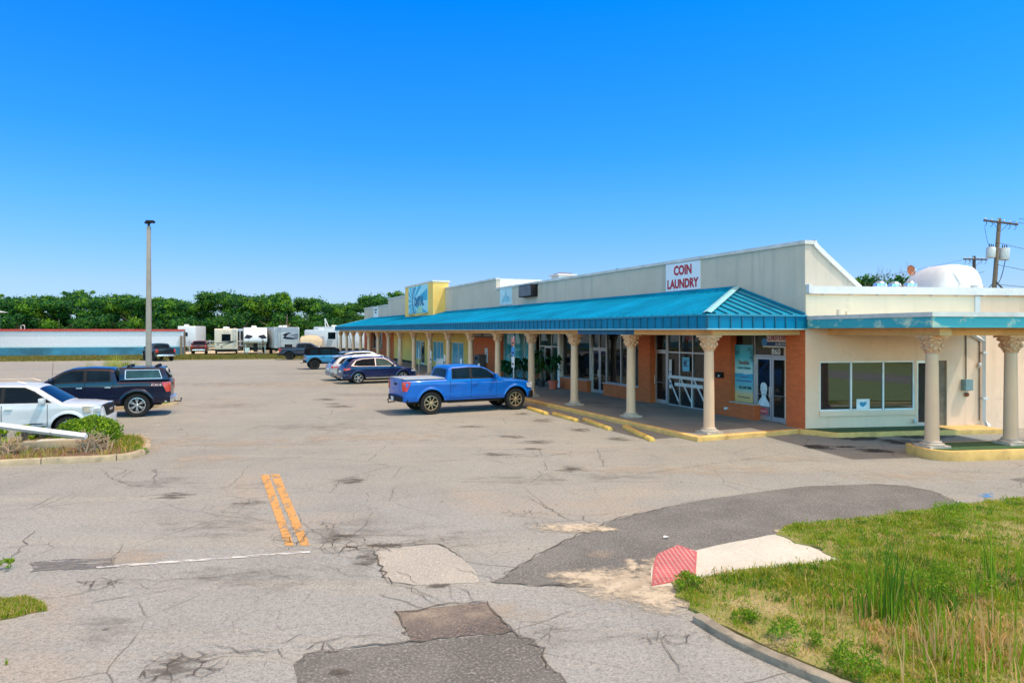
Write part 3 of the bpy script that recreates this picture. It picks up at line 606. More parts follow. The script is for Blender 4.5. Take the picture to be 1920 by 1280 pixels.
TR=[(-14,118,546,5.2,1,'broad dark tree at the left edge above the white roof corner'),(30,112,553,4.3,2,'rounded green tree over the left end of the red-topped wall'),(72,120,548,5.2,3,'tree with a fuzzy top left of the two tallest over the white wall'),
 (112,116,556,4.2,4,'low yellow-green tree over the middle of the red-topped wall'),(146,122,538,4.8,1,'tallest feathery tree over the red-topped wall'),(182,115,553,4.2,2,'dense tree just left of the gap left of the light pole'),
 (218,120,545,4.5,3,'round-topped tree immediately left of the light pole'),(252,116,549,3.8,4,'tree partly hidden behind the light pole'),(292,120,552,4.6,1,'tree right beside the light pole on its right'),
 (330,114,557,4.0,2,'bright green tree above the right end of the white wall'),(368,121,559,4.4,3,'low tree in the dip above the maroon pickup'),(410,118,540,5.0,4,'high tree with a lopsided tuft above the beige trailer'),
 (455,116,548,4.6,2,'bright broad tree between the beige trailer and the graphic trailer'),(500,122,546,5.4,3,'wide dark tree behind the trailer with swirl graphics'),(536,116,543,4.2,1,'tall light green tree above the grey-topped trailer'),
 (578,121,552,4.0,4,'pointed tree right of the tall light green one'),(612,114,563,3.6,2,'small tree standing low above the white trailers'),(655,124,562,4.0,3,'tree just left of the end of the shop roof'),
 (704,112,546,3.9,4,'dark tree showing over the far end of the parapet'),(742,116,540,3.6,1,'dark tree showing beside the yellow sign tower')]
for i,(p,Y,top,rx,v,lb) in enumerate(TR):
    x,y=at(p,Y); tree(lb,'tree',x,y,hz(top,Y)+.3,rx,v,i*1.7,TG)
# understorey that closes the view under the crowns
V,F,mi=crown_np(77,[(-62+i*1.55+random.uniform(-.6,.6),random.uniform(-2.5,2.5)+.18*(i*1.55-31),random.uniform(.8,3.2),random.uniform(1.2,2.2)) for i in range(64)],.3,90,(.7,.25,.05))
o=mesh_np('undergrowth',V+np.array([-5.,124.,0]),F,mi,LEAF); tag(o,kind='stuff')
V,F,mi=crown_np(78,[(random.uniform(-130,10),random.uniform(128,146),random.uniform(1,4.2),random.uniform(1.8,3.)) for i in range(110)],.5,45,(.72,.24,.04))
o=mesh_np('distant_wood',V,F,mi,LEAF); tag(o,kind='stuff')
# trees behind the building
x,y=at(1157,62); tree('treetop peeping over the long parapet behind the shops','tree',x,y,hz(498,62)+.2,2.,2,.4)
x,y=at(1632,48); tree('leafy green shrub tree behind the flat roof, left of the dish','tree',x,y,hz(516,48)+.6,2.2,3,.9)
x,y=at(1700,50); tree('green shrub tree behind the flat roof under the rusty dish','tree',x,y,hz(515,50)+.6,2.9,4,2.2)
def bare_tree(label,p,Y,top,seed,wd):
    x,y=at(p,Y); r=random.Random(seed); root=thing('bare_tree',label,'tree',(x,y,0)); h=hz(top,Y); mb=MB(); tr=MB()
    tr.tubes([(0,0,-.1),(.1,0,h*.5),(0,.1,h*.7)],[.2,.14,.1],8); tr.build('trunk',M['wood'],root,smooth=60)
    def br(p,d,L,rad,k):
        q=p+d*L; mb.tubes([p,p.lerp(q,.5)+Vector((r.gauss(0,.05),r.gauss(0,.05),0)),q],[rad,rad*.75,rad*.5],5,0,False)
        if k:
            for i in range(3): br(q if i<2 else p.lerp(q,.6),(d+Vector((r.gauss(0,.5),r.gauss(0,.5),r.gauss(.15,.3)))).normalized(),L*r.uniform(.6,.85),rad*.55,k-1)
    for i in range(6):
        a=i*1.05; br(Vector((0,0,h*.6)),Vector((math.cos(a)*wd,math.sin(a)*wd,1)).normalized(),h*.14,.05,3)
    mb.build('crown',M['wood'],root)
bare_tree('leafless twiggy tree behind the flat roof beside the dish',1678,52,476,3,.8)
bare_tree('leafless twigs behind the sloping end of the long parapet',1597,47,512,4,.7)
# shrubs on the islands
def shrub(name,label,cat,loc,rx,rz,seed,mats,leaf=.05,per=900,n=26,mp=(.45,.4,.15),group=None,stem=True):
    root=thing(name,label,cat,loc,0,group); r=random.Random(seed); bl=[]
    for i in range(n):
        a=r.uniform(0,2*PI); e=r.uniform(0,PI/2); q=rx*.72*math.cos(e)**.6; bl.append((q*math.cos(a),q*math.sin(a),rz*.15+rz*.68*math.sin(e),rx*r.uniform(.2,.34)))
    V,F,mi=crown_np(seed,bl,leaf,per/rx*1.2,mp,.8,.5); mesh_np('foliage',V,F,mi,mats,root)
    if stem:
        mb=MB()
        for i in range(7): a=i*.9; mb.tubes([(0,0,-.05),(math.cos(a)*rx*.4,math.sin(a)*rx*.4,rz*.6)],[.03,.012],5)
        mb.build('stem',M['wood'],root)
    return root
c=gp(165,843); shrub('rounded_shrub','wide bright green rounded shrub on the kerbed island in front of the white SUV','shrub',(c.x-.30,c.y+.5,.1),.84,.68,21,SHRUB,.034,11000,44)
c=gp(42,838); shrub('small_conifer','small yellow-green conifer bush under the fallen white post','shrub',(c.x,c.y+.1,.1),.25,.55,22,[SHRUB[1],leafmat('conifer_gold',(.22,.26,.02)),SHRUB[0]],.05,900,14)
c=gp(66,836); shrub('small_shrub','small dark green bush right of the yellow-green conifer','shrub',(c.x,c.y+.3,.1),.25,.42,23,[SHRUB[2],SHRUB[0],SHRUB[2]],.05,900,12)
c=gp(-6,846); shrub('small_conifer','yellow-green conifer bush cut by the left edge of the photo','shrub',(c.x,c.y,.1),.3,.62,24,[SHRUB[1],SHRUB[1],SHRUB[0]],.05,900,14)
def dead_branches(label,q,n,h,seed,spread=.7):
    c=gp(*q); root=thing('dead_branches',label,'dead branches',(c.x,c.y,.1)); r=random.Random(seed); mb=MB(); tw=MB()
    for i in range(n):
        a=r.uniform(0,2*PI); e=r.uniform(.2,1.2); d=Vector((math.cos(a)*math.cos(e),math.sin(a)*math.cos(e)*.7,math.sin(e))); L=h*r.uniform(.5,1.2); p=Vector((r.gauss(0,spread*.3),r.gauss(0,.12),0)); q2=p+d*L
        mb.tubes([p,p.lerp(q2,.5)+Vector((0,0,.04)),q2],[.022,.016,.007],5)
        for j in range(3): s=p.lerp(q2,r.uniform(.3,.9)); tw.tubes([s,s+Vector((r.gauss(0,.16),r.gauss(0,.12),r.uniform(.02,.25)))],[.009,.004],4)
    mb.build('branch',mat('dead_wood',(.30,.22,.15),.9,var=.35,scale=12),root); tw.build('twig',mat('dead_twig',(.36,.26,.17),.9,var=.3,scale=12),root)
dead_branches('pile of dead bare branches at the end of the fallen white post',(172,852),34,.62,5)
dead_branches('heap of dead grey branches at the left end of the island',(20,858),26,.42,6)
# palm tufts behind the navy pickup
def palm(label,p,Y,seed,h):
    x,y=at(p,Y); root=thing('dwarf_palm',label,'palm',(x,y,.1)); r=random.Random(seed); mb=MB(); st=MB()
    for i in range(16):
        a=r.uniform(0,2*PI); e=r.uniform(.35,1.35); L=h*r.uniform(.6,.85); d=Vector((math.cos(a)*math.cos(e),math.sin(a)*math.cos(e),math.sin(e))); q=d*L; st.tubes([(0,0,0),q],[.014,.01],5)
        sd=d.cross(Vector((0,0,1))).normalized(); up=sd.cross(d)
        for j in range(15):
            t=(j-7)/7*1.25; v=(d*math.cos(t)+sd*math.sin(t))*h*.42*(1-.25*abs(t)); w=up*.0+(-d*math.sin(t)+sd*math.cos(t))*.016
            mb.poly([q,q+v*.5+w,q+v+Vector((0,0,-.05*abs(t))),q+v*.5-w])
    mb.build('frond',GRASS[1],root); st.build('stem',GRASS[0],root)
palm('spiky dwarf palm behind the navy pickup cab, left one',186,30.6,1,1.75); palm('spiky dwarf palm behind the navy pickup beside the pole, right one',221,30.9,2,1.8)
# reeds and weeds on the verge
def reeds(label,q,n,h,seed,mats=(0,),spread=.18,head=False):
    c=gp(*q); r=np.random.default_rng(seed); P=r.normal(0,spread,(n,2)); o=blades('reed_clump',P,h*r.uniform(.5,1.1,n),r.uniform(.011,.022,n),r.integers(0,len(mats),n),[GRASS[0] if m==0 else GRASS[3] if m==3 else GRASS[2] for m in mats],.28,0.)
    o.location=(c.x,c.y,.04); return tag(o,label,'reeds','reeds on the verge')
reeds('tall dark reed clump standing alone left of the verge middle',(1672,1165),46,1.1,1,(3,3,0),.12)
reeds('slim tall reeds on the verge in front of the porch island',(1846,1110),22,.95,2,(0,3),.12)
reeds('tall reeds cut by the right edge of the photo',(1925,1100),26,1.0,3,(0,3),.14)
reeds('short green reeds between the tall dark clump and the pink dead grass',(1760,1170),60,.6,4,(0,3),.35)
reeds('loose green reeds just left of the tall dark clump',(1625,1150),40,.55,5,(0,0,3),.25)
reeds('straw-coloured reeds in the lower right corner',(1880,1262),120,.55,6,(2,2,0),.45)
reeds('half dry reeds left of the lower right corner',(1770,1240),70,.5,7,(2,0,0),.35)
reeds('arching pale reeds low beside the tall dark clump',(1610,1180),26,.4,8,(0,2),.2)
def weed(label,q,rx,seed): 
    c=gp(*q); return shrub('weed_clump',label,'weeds',(c.x,c.y,.05),rx,rx*.75,seed,[GRASS[0],SHRUB[0],GRASS[3]],.016,2600,12,group='low weeds on the verge',stem=False)
weed('round leafy weed clump behind the broken kerb, largest',(1490,1215),.30,31); weed('small low weed clump near the kerb start',(1395,1170),.16,32); weed('bright weed clump at the bottom edge behind the kerb',(1600,1262),.27,33)
weed('weed clump by the red tactile plate',(1290,1108),.22,34); weed('bushy bright weeds around the reed bed',(1790,1120),.5,35); weed('dark leafy weeds right of the tall reed clump',(1720,1125),.4,36); weed('leafy weeds at the top of the verge near the asphalt',(1790,985),.45,37); weed('sprig of weeds growing from the asphalt at the left edge',(12,1068),.13,38)
weed('tuft of weeds on the pavement at the tip of the kerbed island',(266,852),.18,39)

# lawn across the street, and unseen woods added to darken what shop windows mirror
V,F,mi=crown_np(91,[(8+random.uniform(46,58)*math.cos(a),random.uniform(46,58)*math.sin(a),random.uniform(.8,3.6),random.uniform(1.8,3.)) for a in [R(random.uniform(188,368)) for _ in range(130)]],.55,30,(.66,.28,.06))
o=mesh_np('distant_wood',V,F,mi,LEAF); tag(o,kind='stuff')
sheet('lawn',[(17,-40),(70,-40),(70,14),(26,17),(17,14)],.056,mat('mown_lawn',(.12,.175,.035),.95,var=.3,scale=1.5))
sheet('road',[(24,-40),(31,-40),(37,16.6),(30,16.8)],.062,M['patch_grey'])
# ================================================================== BUILDING  (local x = into the building, y = along the facade away from the street, z up)
def onv(p,v):                    # distance along the facade of a spot seen at photo column p, on the plane x=v
    a=(p-960)/FPX; b=BO+BV*v; return (a*b.y-b.x)/(BU.x-a*BU.y)
mall=thing('strip_mall','long low shopping building with teal metal canopy, peach columns and beige parapet','building',BO,BA)
def P(name,mb,m,parent=mall,**k): return mb.build(name,m,parent,**k)
P('wall',MB().box(4.81,22,25.4,71.5,-.1,4.45).box(9.5,22,.3,25.4,-.1,4.45),M['parapet'])
M['inner']=mat('inner_wall',(.34,.32,.29),.9); M['inner_dark']=mat('inner_dark',(.10,.095,.09),.8)
P('inner_wall',MB().box(4.81,9.5,.16,.3,.1,3.42).box(4.81,9.5,4.36,4.5,.1,3.42).box(4.81,9.5,9.2,9.34,.1,3.42).box(4.81,9.5,17.05,17.2,.1,3.42).box(4.81,9.5,25.25,25.399,.1,3.42).box(9.3,9.499,.3,25.25,.1,3.42),M['inner'])
P('inner_ceiling',MB().box(4.81,9.3,.3,25.25,3.421,3.5),M['inner']); P('inner_floor',MB().box(4.6,9.3,.3,25.25,.08,.135),M['inner_dark'])
P('inner_counter',MB().box(6.2,6.8,1.0,3.0,.14,1.15).box(7.9,8.3,1.4,3.8,.14,2.1),M['inner_dark']); P('inner_counter',MB().box(7.,7.7,4.9,8.8,.14,1.05).box(5.6,6.2,5.6,7.,.14,.8),M['white_paint'])
P('inner_shelf',MB().box(6.,6.5,10.,12.,.14,1.7).box(5.4,5.8,14.6,16.4,.14,1.3).box(8.2,9.,10.,16.5,.14,2.3),M['inner_dark']); P('inner_panel',MB().box(6.49,6.52,10.2,11.4,1.2,1.6).box(8.15,8.19,11.,13.,1.3,2.),mat('inner_print',(.35,.2,.14),.6,var=.5,scale=2))
P('inner_shelf',MB().box(7.,7.4,18.,20.,.14,1.9).box(6.2,6.8,21.,24.5,.14,1.2),M['inner_dark'])
P('roof',MB().box(4.45,22.2,.16,71.6,4.46,4.6),M['white_paint'])
def pier(u0,u1,z0=.1,z1=3.4,m=None,name='brick_pier',v0=4.2,v1=4.8): return P(name,MB().box(v0,v1,u0,u1,z0,z1),m or M['brick'])
pier(-.0,.80); pier(3.45,4.4); pier(8.5,9.38); pier(25.4,31.6); pier(55.5,61.2); pier(67.3,71.7)
pier(2.25,3.45,.1,.66,name='low_brick_wall'); pier(9.38,12.4,.1,.72,name='low_brick_wall'); pier(13.95,17.0,.1,.72,name='low_brick_wall'); pier(61.2,67.3,.1,1.1,name='low_brick_wall'); pier(20.1,20.45,.1,.72,name='low_brick_wall')
P('stucco_wall',MB().box(4.2,4.8,31.6,33.0,.1,3.4).box(4.2,4.8,36.1,38.1,.1,3.4).box(4.2,4.8,41.4,43.7,.1,3.4).box(4.2,4.8,47,55.5,.1,3.4).box(4.2,4.8,33,36.1,2.35,3.4).box(4.2,4.8,38.1,41.4,2.35,3.4).box(4.2,4.8,43.7,47,2.35,3.4).box(4.2,4.8,38.1,41.4,.1,.62).box(4.2,4.8,45.4,47,.1,.62),M['yellow'])
def window(u0,u1,z0,z1,v,mull=(),trans=(),gm='glass',fm='alu',fw=.055,name='shop_window'):
    mb=MB()
    mb.box(v-.05,v+.05,u0,u0+fw,z0,z1); mb.box(v-.05,v+.05,u1-fw,u1,z0,z1)
    ms=[u0]+sorted(mull)+[u1]
    for i in range(len(ms)-1):
        a=ms[i]+(fw if i==0 else fw/2); b=ms[i+1]-(fw if i==len(ms)-2 else fw/2)
        mb.box(v-.048,v+.05,a,b,z0,z0+fw); mb.box(v-.048,v+.05,a,b,z1-fw,z1)
        for t in trans: mb.box(v-.048,v+.05,a,b,t-fw/2,t+fw/2)
    for u in mull: mb.box(v-.05,v+.05,u-fw/2,u+fw/2,z0,z1)
    o=P(name,mb,M[fm]); P('glass',MB().box(v+.005,v+.02,u0+.01,u1-.01,z0+.01,z1-.01),M[gm],o); return o
def door(u0,u1,z1,v,hand=1,gm='glass',fm='alu',fw=.075,z0=.16):
    mb=MB().box(v-.03,v+.03,u0,u0+fw,z0,z1).box(v-.03,v+.03,u1-fw,u1,z0,z1).box(v-.028,v+.03,u0+fw,u1-fw,z0,z0+.16).box(v-.028,v+.03,u0+fw,u1-fw,z1-fw,z1)
    o=P('door',mb,M[fm]); P('glass',MB().box(v-.006,v+.006,u0+fw*.8,u1-fw*.8,z0+.14,z1-fw*.8),M[gm],o)
    uh=u0+fw/2 if hand>0 else u1-fw/2
    P('handle',MB().tubes([(v-.03,uh,.95),(v-.09,uh,.97),(v-.09,uh,1.33),(v-.03,uh,1.35)],.014,6).tubes([(v-.035,u0+fw,1.05),(v-.05,u0+fw+.02,1.05),(v-.05,u1-fw-.02,1.05),(v-.035,u1-fw,1.05)],.012,6),M['alu'],o); return o
# 860 unit
window(.84,2.55,2.36,3.32,4.52,(),(),'glass_grey'); door(1.0,1.72,2.34,4.52,-1); door(1.74,2.46,2.34,4.52,1); P('door_frame',MB().box(4.44,4.6,2.47,2.56,.15,2.355).box(4.44,4.6,.8,.99,.15,2.355),M['alu'])
window(2.56,3.6,.67,3.32,4.48,(),(),'glass',fm='frame_dark')
P('window_sill',MB().box(4.15,4.45,2.24,3.46,.663,.70),M['plinth'])
# laundry unit
window(4.4,7.62,.15,3.32,4.52,(5.1,5.95,6.8),(2.36,),'glass_grey',fm='alu'); window(7.66,8.5,2.38,3.32,4.52,(),(),'glass'); door(7.68,8.5,2.36,4.52,-1)
P('window_brace',MB().box(4.46,4.468,4.45,7.5,1.28,1.40).box(4.46,4.468,5.3,7.1,.98,1.12).add([(4.462,5.12,.28),(4.462,5.9,1.3),(4.462,5.9,1.42),(4.462,5.12,.42)],[(0,1,2,3)]).add([(4.462,5.98,.28),(4.462,6.76,1.3),(4.462,6.76,1.42),(4.462,5.98,.42)],[(0,1,2,3)]).add([(4.462,6.84,.28),(4.462,7.56,1.3),(4.462,7.56,1.42),(4.462,6.84,.42)],[(0,1,2,3)]).box(4.455,4.464,5.10,5.17,.2,1.4).box(4.455,4.464,5.95,6.02,.2,1.4),M['white_paint'])
# double-door unit
window(9.38,12.42,.73,3.32,4.42,(9.9,11.1),(),'glass'); window(12.44,13.95,2.36,3.32,4.5,(13.2,),(),'glass'); door(12.5,13.18,2.34,4.5,-1); door(13.2,13.9,2.34,4.5,1); P('door_frame',MB().box(4.4,4.56,12.42,12.49,.15,3.3).box(4.4,4.56,13.91,13.97,.15,3.3),M['alu'])
window(13.97,17.,.73,3.32,4.42,(15.4,),(),'glass'); P('window_sill',MB().box(4.14,4.4,9.36,12.42,.722,.76).box(4.14,4.4,13.93,17.02,.722,.76),M['alu'])
P('door_frame',MB().box(4.2,4.5,17.0,17.25,.14,3.35),M['frame_white'])
window(17.25,20.1,.15,3.32,4.5,(18.5,),(2.36,),'glass_green'); door(18.52,19.4,2.34,4.48,1,'glass')
window(20.45,25.4,.15,3.32,4.4,(22.,23.7),(),'glass_teal',fm='alu')
window(33.,36.1,.12,2.35,4.35,(34.5,),(),'bluefilm','frame_white'); window(38.1,41.4,.62,2.35,4.35,(39.2,40.3),(),'bluefilm','frame_white'); door(43.75,45.35,2.34,4.35,1,'glass_green','frame_white'); window(45.4,47,.62,2.35,4.35,(46.2,),(),'bluefilm','frame_white')
window(61.2,67.3,1.1,3.3,4.45,(63.2,65.3),(),'glass_grey','frame_white')
P('wall_base',MB().box(4.17,4.199,47,55.5,.12,.35),M['black'])
# canopy
EV=.3; E0=-.05; E1=70.3; RZ=3.75; RT=4.79; A0=3.1; A1=67.1
roof=P('canopy_roof',MB().add([(EV,E0,RZ),(EV,E1,RZ),(4.2,A1,RT),(4.2,A0,RT),(4.2,E0,RZ),(4.2,E1,RZ)],[(0,3,2,1),(0,4,3),(1,2,5)]).add([(EV,E0,RZ-.02),(EV,E1,RZ-.02),(4.2,E1,RZ-.02),(4.2,E0,RZ-.02)],[(0,1,2,3)]),M['teal'],recalc=False)
sl=(RT-RZ)/(4.2-EV); sn=Vector((-sl,0,1)).normalized(); se=(RT-RZ)/(A0-E0); sen=Vector((0,-se,1)).normalized()
def rib(mb,p,q,n,w=.022,h=.04):
    p=Vector(p);q=Vector(q); d=(q-p).normalized(); s=d.cross(n).normalized()*w; a=n*h
    mb.add([p-s,p+s,p+s*.7+a,p-s*.7+a,q-s,q+s,q+s*.7+a,q-s*.7+a],[(3,2,1,0),(4,5,6,7),(0,1,5,4),(1,2,6,5),(2,3,7,6),(3,0,4,7)])
rb=MB(); rd=MB(); rd2=MB(); pitch=.43; u=E0+.2
while u<E1-.1:
    e=min(1,max(0,(u-E0)/(A0-E0)),max(0,(E1-u)/(E1-A1))); rib(rb,(EV-.01,u,RZ),(EV+(4.2-EV)*e,u,RZ+(RT-RZ)*e),sn,.02,.05); u+=pitch
v=EV+.3
while v<4.15:
    e=(v-EV)/(4.2-EV); rib(rd,(v,E0-.01,RZ),(v,E0+(A0-E0)*e,RZ+(RT-RZ)*e),sen); rib(rd2,(v,E1,RZ),(v,E1-(E1-A1)*e,RZ+(RT-RZ)*e),Vector((0,se,1)).normalized()); v+=.43
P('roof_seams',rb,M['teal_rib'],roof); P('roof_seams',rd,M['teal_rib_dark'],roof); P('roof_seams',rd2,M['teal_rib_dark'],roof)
hc=MB(); 
for (y0,y1) in ((E0,A0),(E1,A1)):
    p=Vector((EV,y0,RZ));q=Vector((4.2,y1,RT)); s=(q-p).cross(Vector((0,0,1))).normalized()*.13
    hc=MB(); hc.add([p-s+Vector((0,0,.035)),p+s+Vector((0,0,.035)),q+s+Vector((0,0,.035)),q-s+Vector((0,0,.035)),p+Vector((0,0,.075)),q+Vector((0,0,.075))],[(0,4,5,3),(4,1,2,5)]); P('hip_cap',hc,M['hipcap'],roof)
P('wall_flashing',MB().box(4.1,4.2,A0,A1,RT-.02,RT+.06).add([(4.12,A0,RT+.06),(4.2,A0,RT+.06),(4.2,E0,RZ+.06),(4.12,E0,RZ+.06),(4.12,A0,RT-.06),(4.2,A0,RT-.06),(4.2,E0,RZ-.03),(4.12,E0,RZ-.03)],[(3,2,1,0),(0,4,7,3)]),M['teal_rib'],roof)
fa=MB(); fa.box(EV,EV+.05,E0,E1,3.31,RZ-.03); fa.box(EV+.05,4.2,E0,E0+.05,3.31,RZ-.03); fa.box(EV+.05,4.2,E1-.05,E1,3.31,RZ-.03)
fr=fa; u=E0
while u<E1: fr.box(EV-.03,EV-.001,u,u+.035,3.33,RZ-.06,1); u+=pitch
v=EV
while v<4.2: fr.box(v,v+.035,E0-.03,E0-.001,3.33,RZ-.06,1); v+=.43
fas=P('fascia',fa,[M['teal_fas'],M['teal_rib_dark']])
P('fascia_trim',MB().box(EV-.045,EV+.03,E0-.045,E1+.04,RZ-.055,RZ-.004).box(EV+.03,4.2,E0-.045,E0+.03,RZ-.055,RZ-.004),M['teal_dark'],fas)
P('drip_edge',MB().box(EV-.04,EV+.06,E0-.04,E1+.04,3.285,3.318).box(EV+.06,4.19,E0-.04,E0+.06,3.285,3.318),M['hipcap'],fas)
P('soffit',MB().box(EV+.07,4.2,E0+.07,E1-.07,3.29,3.305),M['soffit'])
def beam(v0,v1,u0,u1,m=None): P('beam',MB().box(v0,v1,u0,u1,3.115,3.288),m or M['beam'])
uA=4.42;uB=8.6
beam(.72,.94,.42,uA); beam(.725,.935,uA,uB,M['beam_blue']); beam(.72,.94,uB,69.4); beam(.72,4.19,.2,.42)
P('gable_wall',MB().add([(4.2,0,3.3),(4.2,0,6.),(4.5,0,6.),(6.5,0,4.64),(6.5,0,3.3),(4.2,.15,3.3),(4.2,.15,6.),(4.5,.15,6.),(6.5,.15,4.64),(6.5,.15,3.3)],[(4,3,2,1,0),(5,6,7,8,9),(0,1,6,5),(1,2,7,6),(2,3,8,7),(3,4,9,8)]),M['parapet'])
par=P('parapet',MB().box(4.2,4.45,.15,26.3,3.4,6.0),M['parapet'])
P('coping',MB().box(4.13,4.55,-.06,26.3,6.0,6.12),M['coping'],par)
tr=MB(); pts=[(4.5,6.02),(4.56,5.93),(4.72,5.80),(5.2,5.48),(5.8,5.09),(6.55,4.60)]
for (a,b) in zip(pts[:-1],pts[1:]): tr.add([(a[0],-.07,a[1]),(b[0],-.07,b[1]),(b[0]+.09,-.07,b[1]+.13),(a[0]+.09,-.07,a[1]+.13),(a[0],.2,a[1]),(b[0],.2,b[1]),(b[0]+.09,.2,b[1]+.13),(a[0]+.09,.2,a[1]+.13)],[(0,1,2,3),(7,6,5,4),(0,4,5,1),(2,6,7,3)])
P('gable_trim',tr,M['white_paint'],par)
par=P('parapet',MB().box(4.2,4.45,26.3,58.2,3.4,6.68),M['parapet']); P('coping',MB().box(4.14,4.52,26.26,58.25,6.68,6.8),M['coping'],par)
P('parapet_return',MB().box(4.45,7.6,26.28,26.5,4.6,6.76),M['white_paint'],par)
par=P('parapet',MB().box(4.2,4.45,58.2,71.7,3.4,6.05),M['parapet']); P('coping',MB().box(4.14,4.52,58.25,71.75,6.05,6.17),M['coping'],par)
tw=P('sign_tower',MB().box(3.15,4.5,37.55,46.6,4.3,7.25),M['yellow']); P('coping',MB().box(3.1,4.6,37.5,46.65,7.25,7.38),M['white_paint'],tw)
# columns
def leafr(r,z,t): return r
def capfn(r,z,t):
    k=(z-2.66)/.40
    if k<=0 or k>=1: return r
    return r*(1+.09*math.cos(8*t+(PI if k>.45 else 0))*math.sin(PI*min(1,(k%.5)*2.2)))
sh=MB().lathe([(.178,.30),(.170,.34),(.164,.5),(.157,1.4),(.142,2.60),(.145,2.66)],24)
cp=MB().lathe([(.152,2.64),(.175,2.655),(.175,2.675),(.158,2.685),(.165,2.72),(.205,2.80),(.180,2.83),(.195,2.88),(.255,2.96),(.225,2.985),(.245,3.02),(.275,3.05)],32,fn=capfn)
cp.box(-.265,.265,-.265,.265,3.05,3.112)
for a in range(4):
    t=PI/4+a*PI/2; cp.sphere((.25*math.cos(t),.25*math.sin(t),3.0),(.06,.06,.05),8,6); cp.sphere((.22*math.cos(t),.22*math.sin(t),2.84),(.05,.05,.07),8,6)
    t=a*PI/2; cp.sphere((.25*math.cos(t),.25*math.sin(t),3.03),(.05,.05,.04),8,6); cp.sphere((.20*math.cos(t),.20*math.sin(t),2.92),(.05,.05,.05),8,6); cp.sphere((.18*math.cos(t+.4),.18*math.sin(t+.4),2.76),(.045,.045,.06),8,6); cp.sphere((.18*math.cos(t-.4),.18*math.sin(t-.4),2.76),(.045,.045,.06),8,6)
bs=MB().lathe([(.27,.145),(.27,.20),(.285,.205),(.285,.235),(.25,.25),(.215,.26),(.225,.28),(.215,.305),(.19,.31)],24); bs.box(-.29,.29,-.29,.29,.138,.2)
c0=P('column',sh,M['col'],smooth=40); a0=P('capital',cp,M['capital'],c0,smooth=40); b0=P('column_base',bs,M['plinth'],c0,smooth=40)
for k in range(17):
    o=c0 if k==0 else copy_tree(c0,mall); o.location=(.83,.51+4.29*k,0); o.rotation_euler=(0,0,k*PI/2)
# --- wing and porte-cochere
def Wb(): return MB(WB)
P('wing_wall',Wb().box(0,.48,0,12,-.1,3.5).box(.48,3.84,0,.3,-.1,.68).box(.48,3.84,0,.3,2.28,3.5).box(3.84,3.92,0,.3,-.1,3.5).box(3.92,5.0,0,.3,2.28,3.5).box(5.0,6.22,0,12,-.1,3.5).box(.48,5.0,4.6,12,-.1,3.5).box(6.22,16,.05,12,-.1,3.5),M['wing'])
P('wing_wall',Wb().box(.02,6.1,.01,12,3.5,4.42),M['wing_top']); P('wing_wall',Wb().box(6.1,16,.012,12,3.5,4.42),M['wing'])
P('inner_floor',Wb().box(.48,5.,.301,4.6,.02,.1),M['inner_dark']); P('inner_wall',Wb().box(.48,5.,4.5,4.599,.1,3.49),M['inner_dark']); P('inner_shelf',Wb().box(.6,.9,1.2,2.6,.1,2.0).box(1.75,1.95,.8,1.,.1,2.6).box(2.2,3.4,2.2,2.9,.1,1.1).box(3.5,3.62,.9,3.,.1,2.2),mat('inner_wood',(.2,.13,.08),.7)); P('inner_papers',Wb().box(.62,.86,1.1,1.19,1.5,1.95).box(.7,.78,1.,1.09,1.,1.3).box(2.4,2.9,2.1,2.19,1.1,1.5).box(4.2,4.5,3.4,3.5,1.,2.),M['white_paint'])
P('wing_trim',Wb().box(6.02,6.2,-.03,.01,3.5,4.40),M['white_paint'])
g=P('gutter',Wb().box(.06,16,-.14,.0,4.42,4.66).box(.02,.12,-.16,.5,4.44,4.72),M['white_paint']); 
br=Wb()
for i in range(16): br.box(.55+.95*i,.63+.95*i,-.10,-.012,4.395,4.419)
P('gutter_bracket',br,M['steel'],g)
P('wing_roof',Wb().box(.05,16,.001,12,4.42,4.63),M['white_paint'])
def wwin():
    mb=Wb(); F=.05
    us=[.48,1.595,2.73,3.84]
    for x in us: mb.box(x-(0 if x==us[0] else F/2 if x!=us[-1] else F),x+(F if x==us[0] else F/2 if x!=us[-1] else 0),.02,.1,.69,2.28)
    for a,b in zip(us[:-1],us[1:]): mb.box(a+F,b-F,.021,.1,.69,.69+F); mb.box(a+F,b-F,.021,.1,2.28-F,2.28)
    o=P('wing_window',mb,M['frame_white'])
    for a,b in zip(us[:-1],us[1:]): P('glass',Wb().box(a+.01,b-.01,.06,.07,.7,2.27),M['glass_film'],o)
    P('sill',Wb().box(.46,3.87,-.05,.02,.53,.69),M['wing'],o)
wwin()
d=P('wing_door',Wb().box(3.92,3.98,.03,.1,.15,2.28).box(4.55,4.62,.03,.1,.15,2.28).box(3.98,4.55,.031,.1,.15,.27).box(3.98,4.55,.031,.1,2.2,2.28),M['alu']); P('glass',Wb().box(3.96,4.58,.06,.07,.2,2.25),M['glass_grey'],d); P('handle',Wb().tubes([(4.57,.03,.95),(4.57,-.05,.97),(4.57,-.05,1.25),(4.57,.03,1.27)],.014,6),M['alu'],d)
P('wing_panel',Wb().box(4.62,5.0,.05,.1,.15,2.28),M['wood'])
pl=[(.02,.0),(.36,-4.9),(5.95,-4.9),(5.95,.0)]; po=[(.0,.0),(.315,-4.945),(5.995,-4.945),(5.995,.0)]
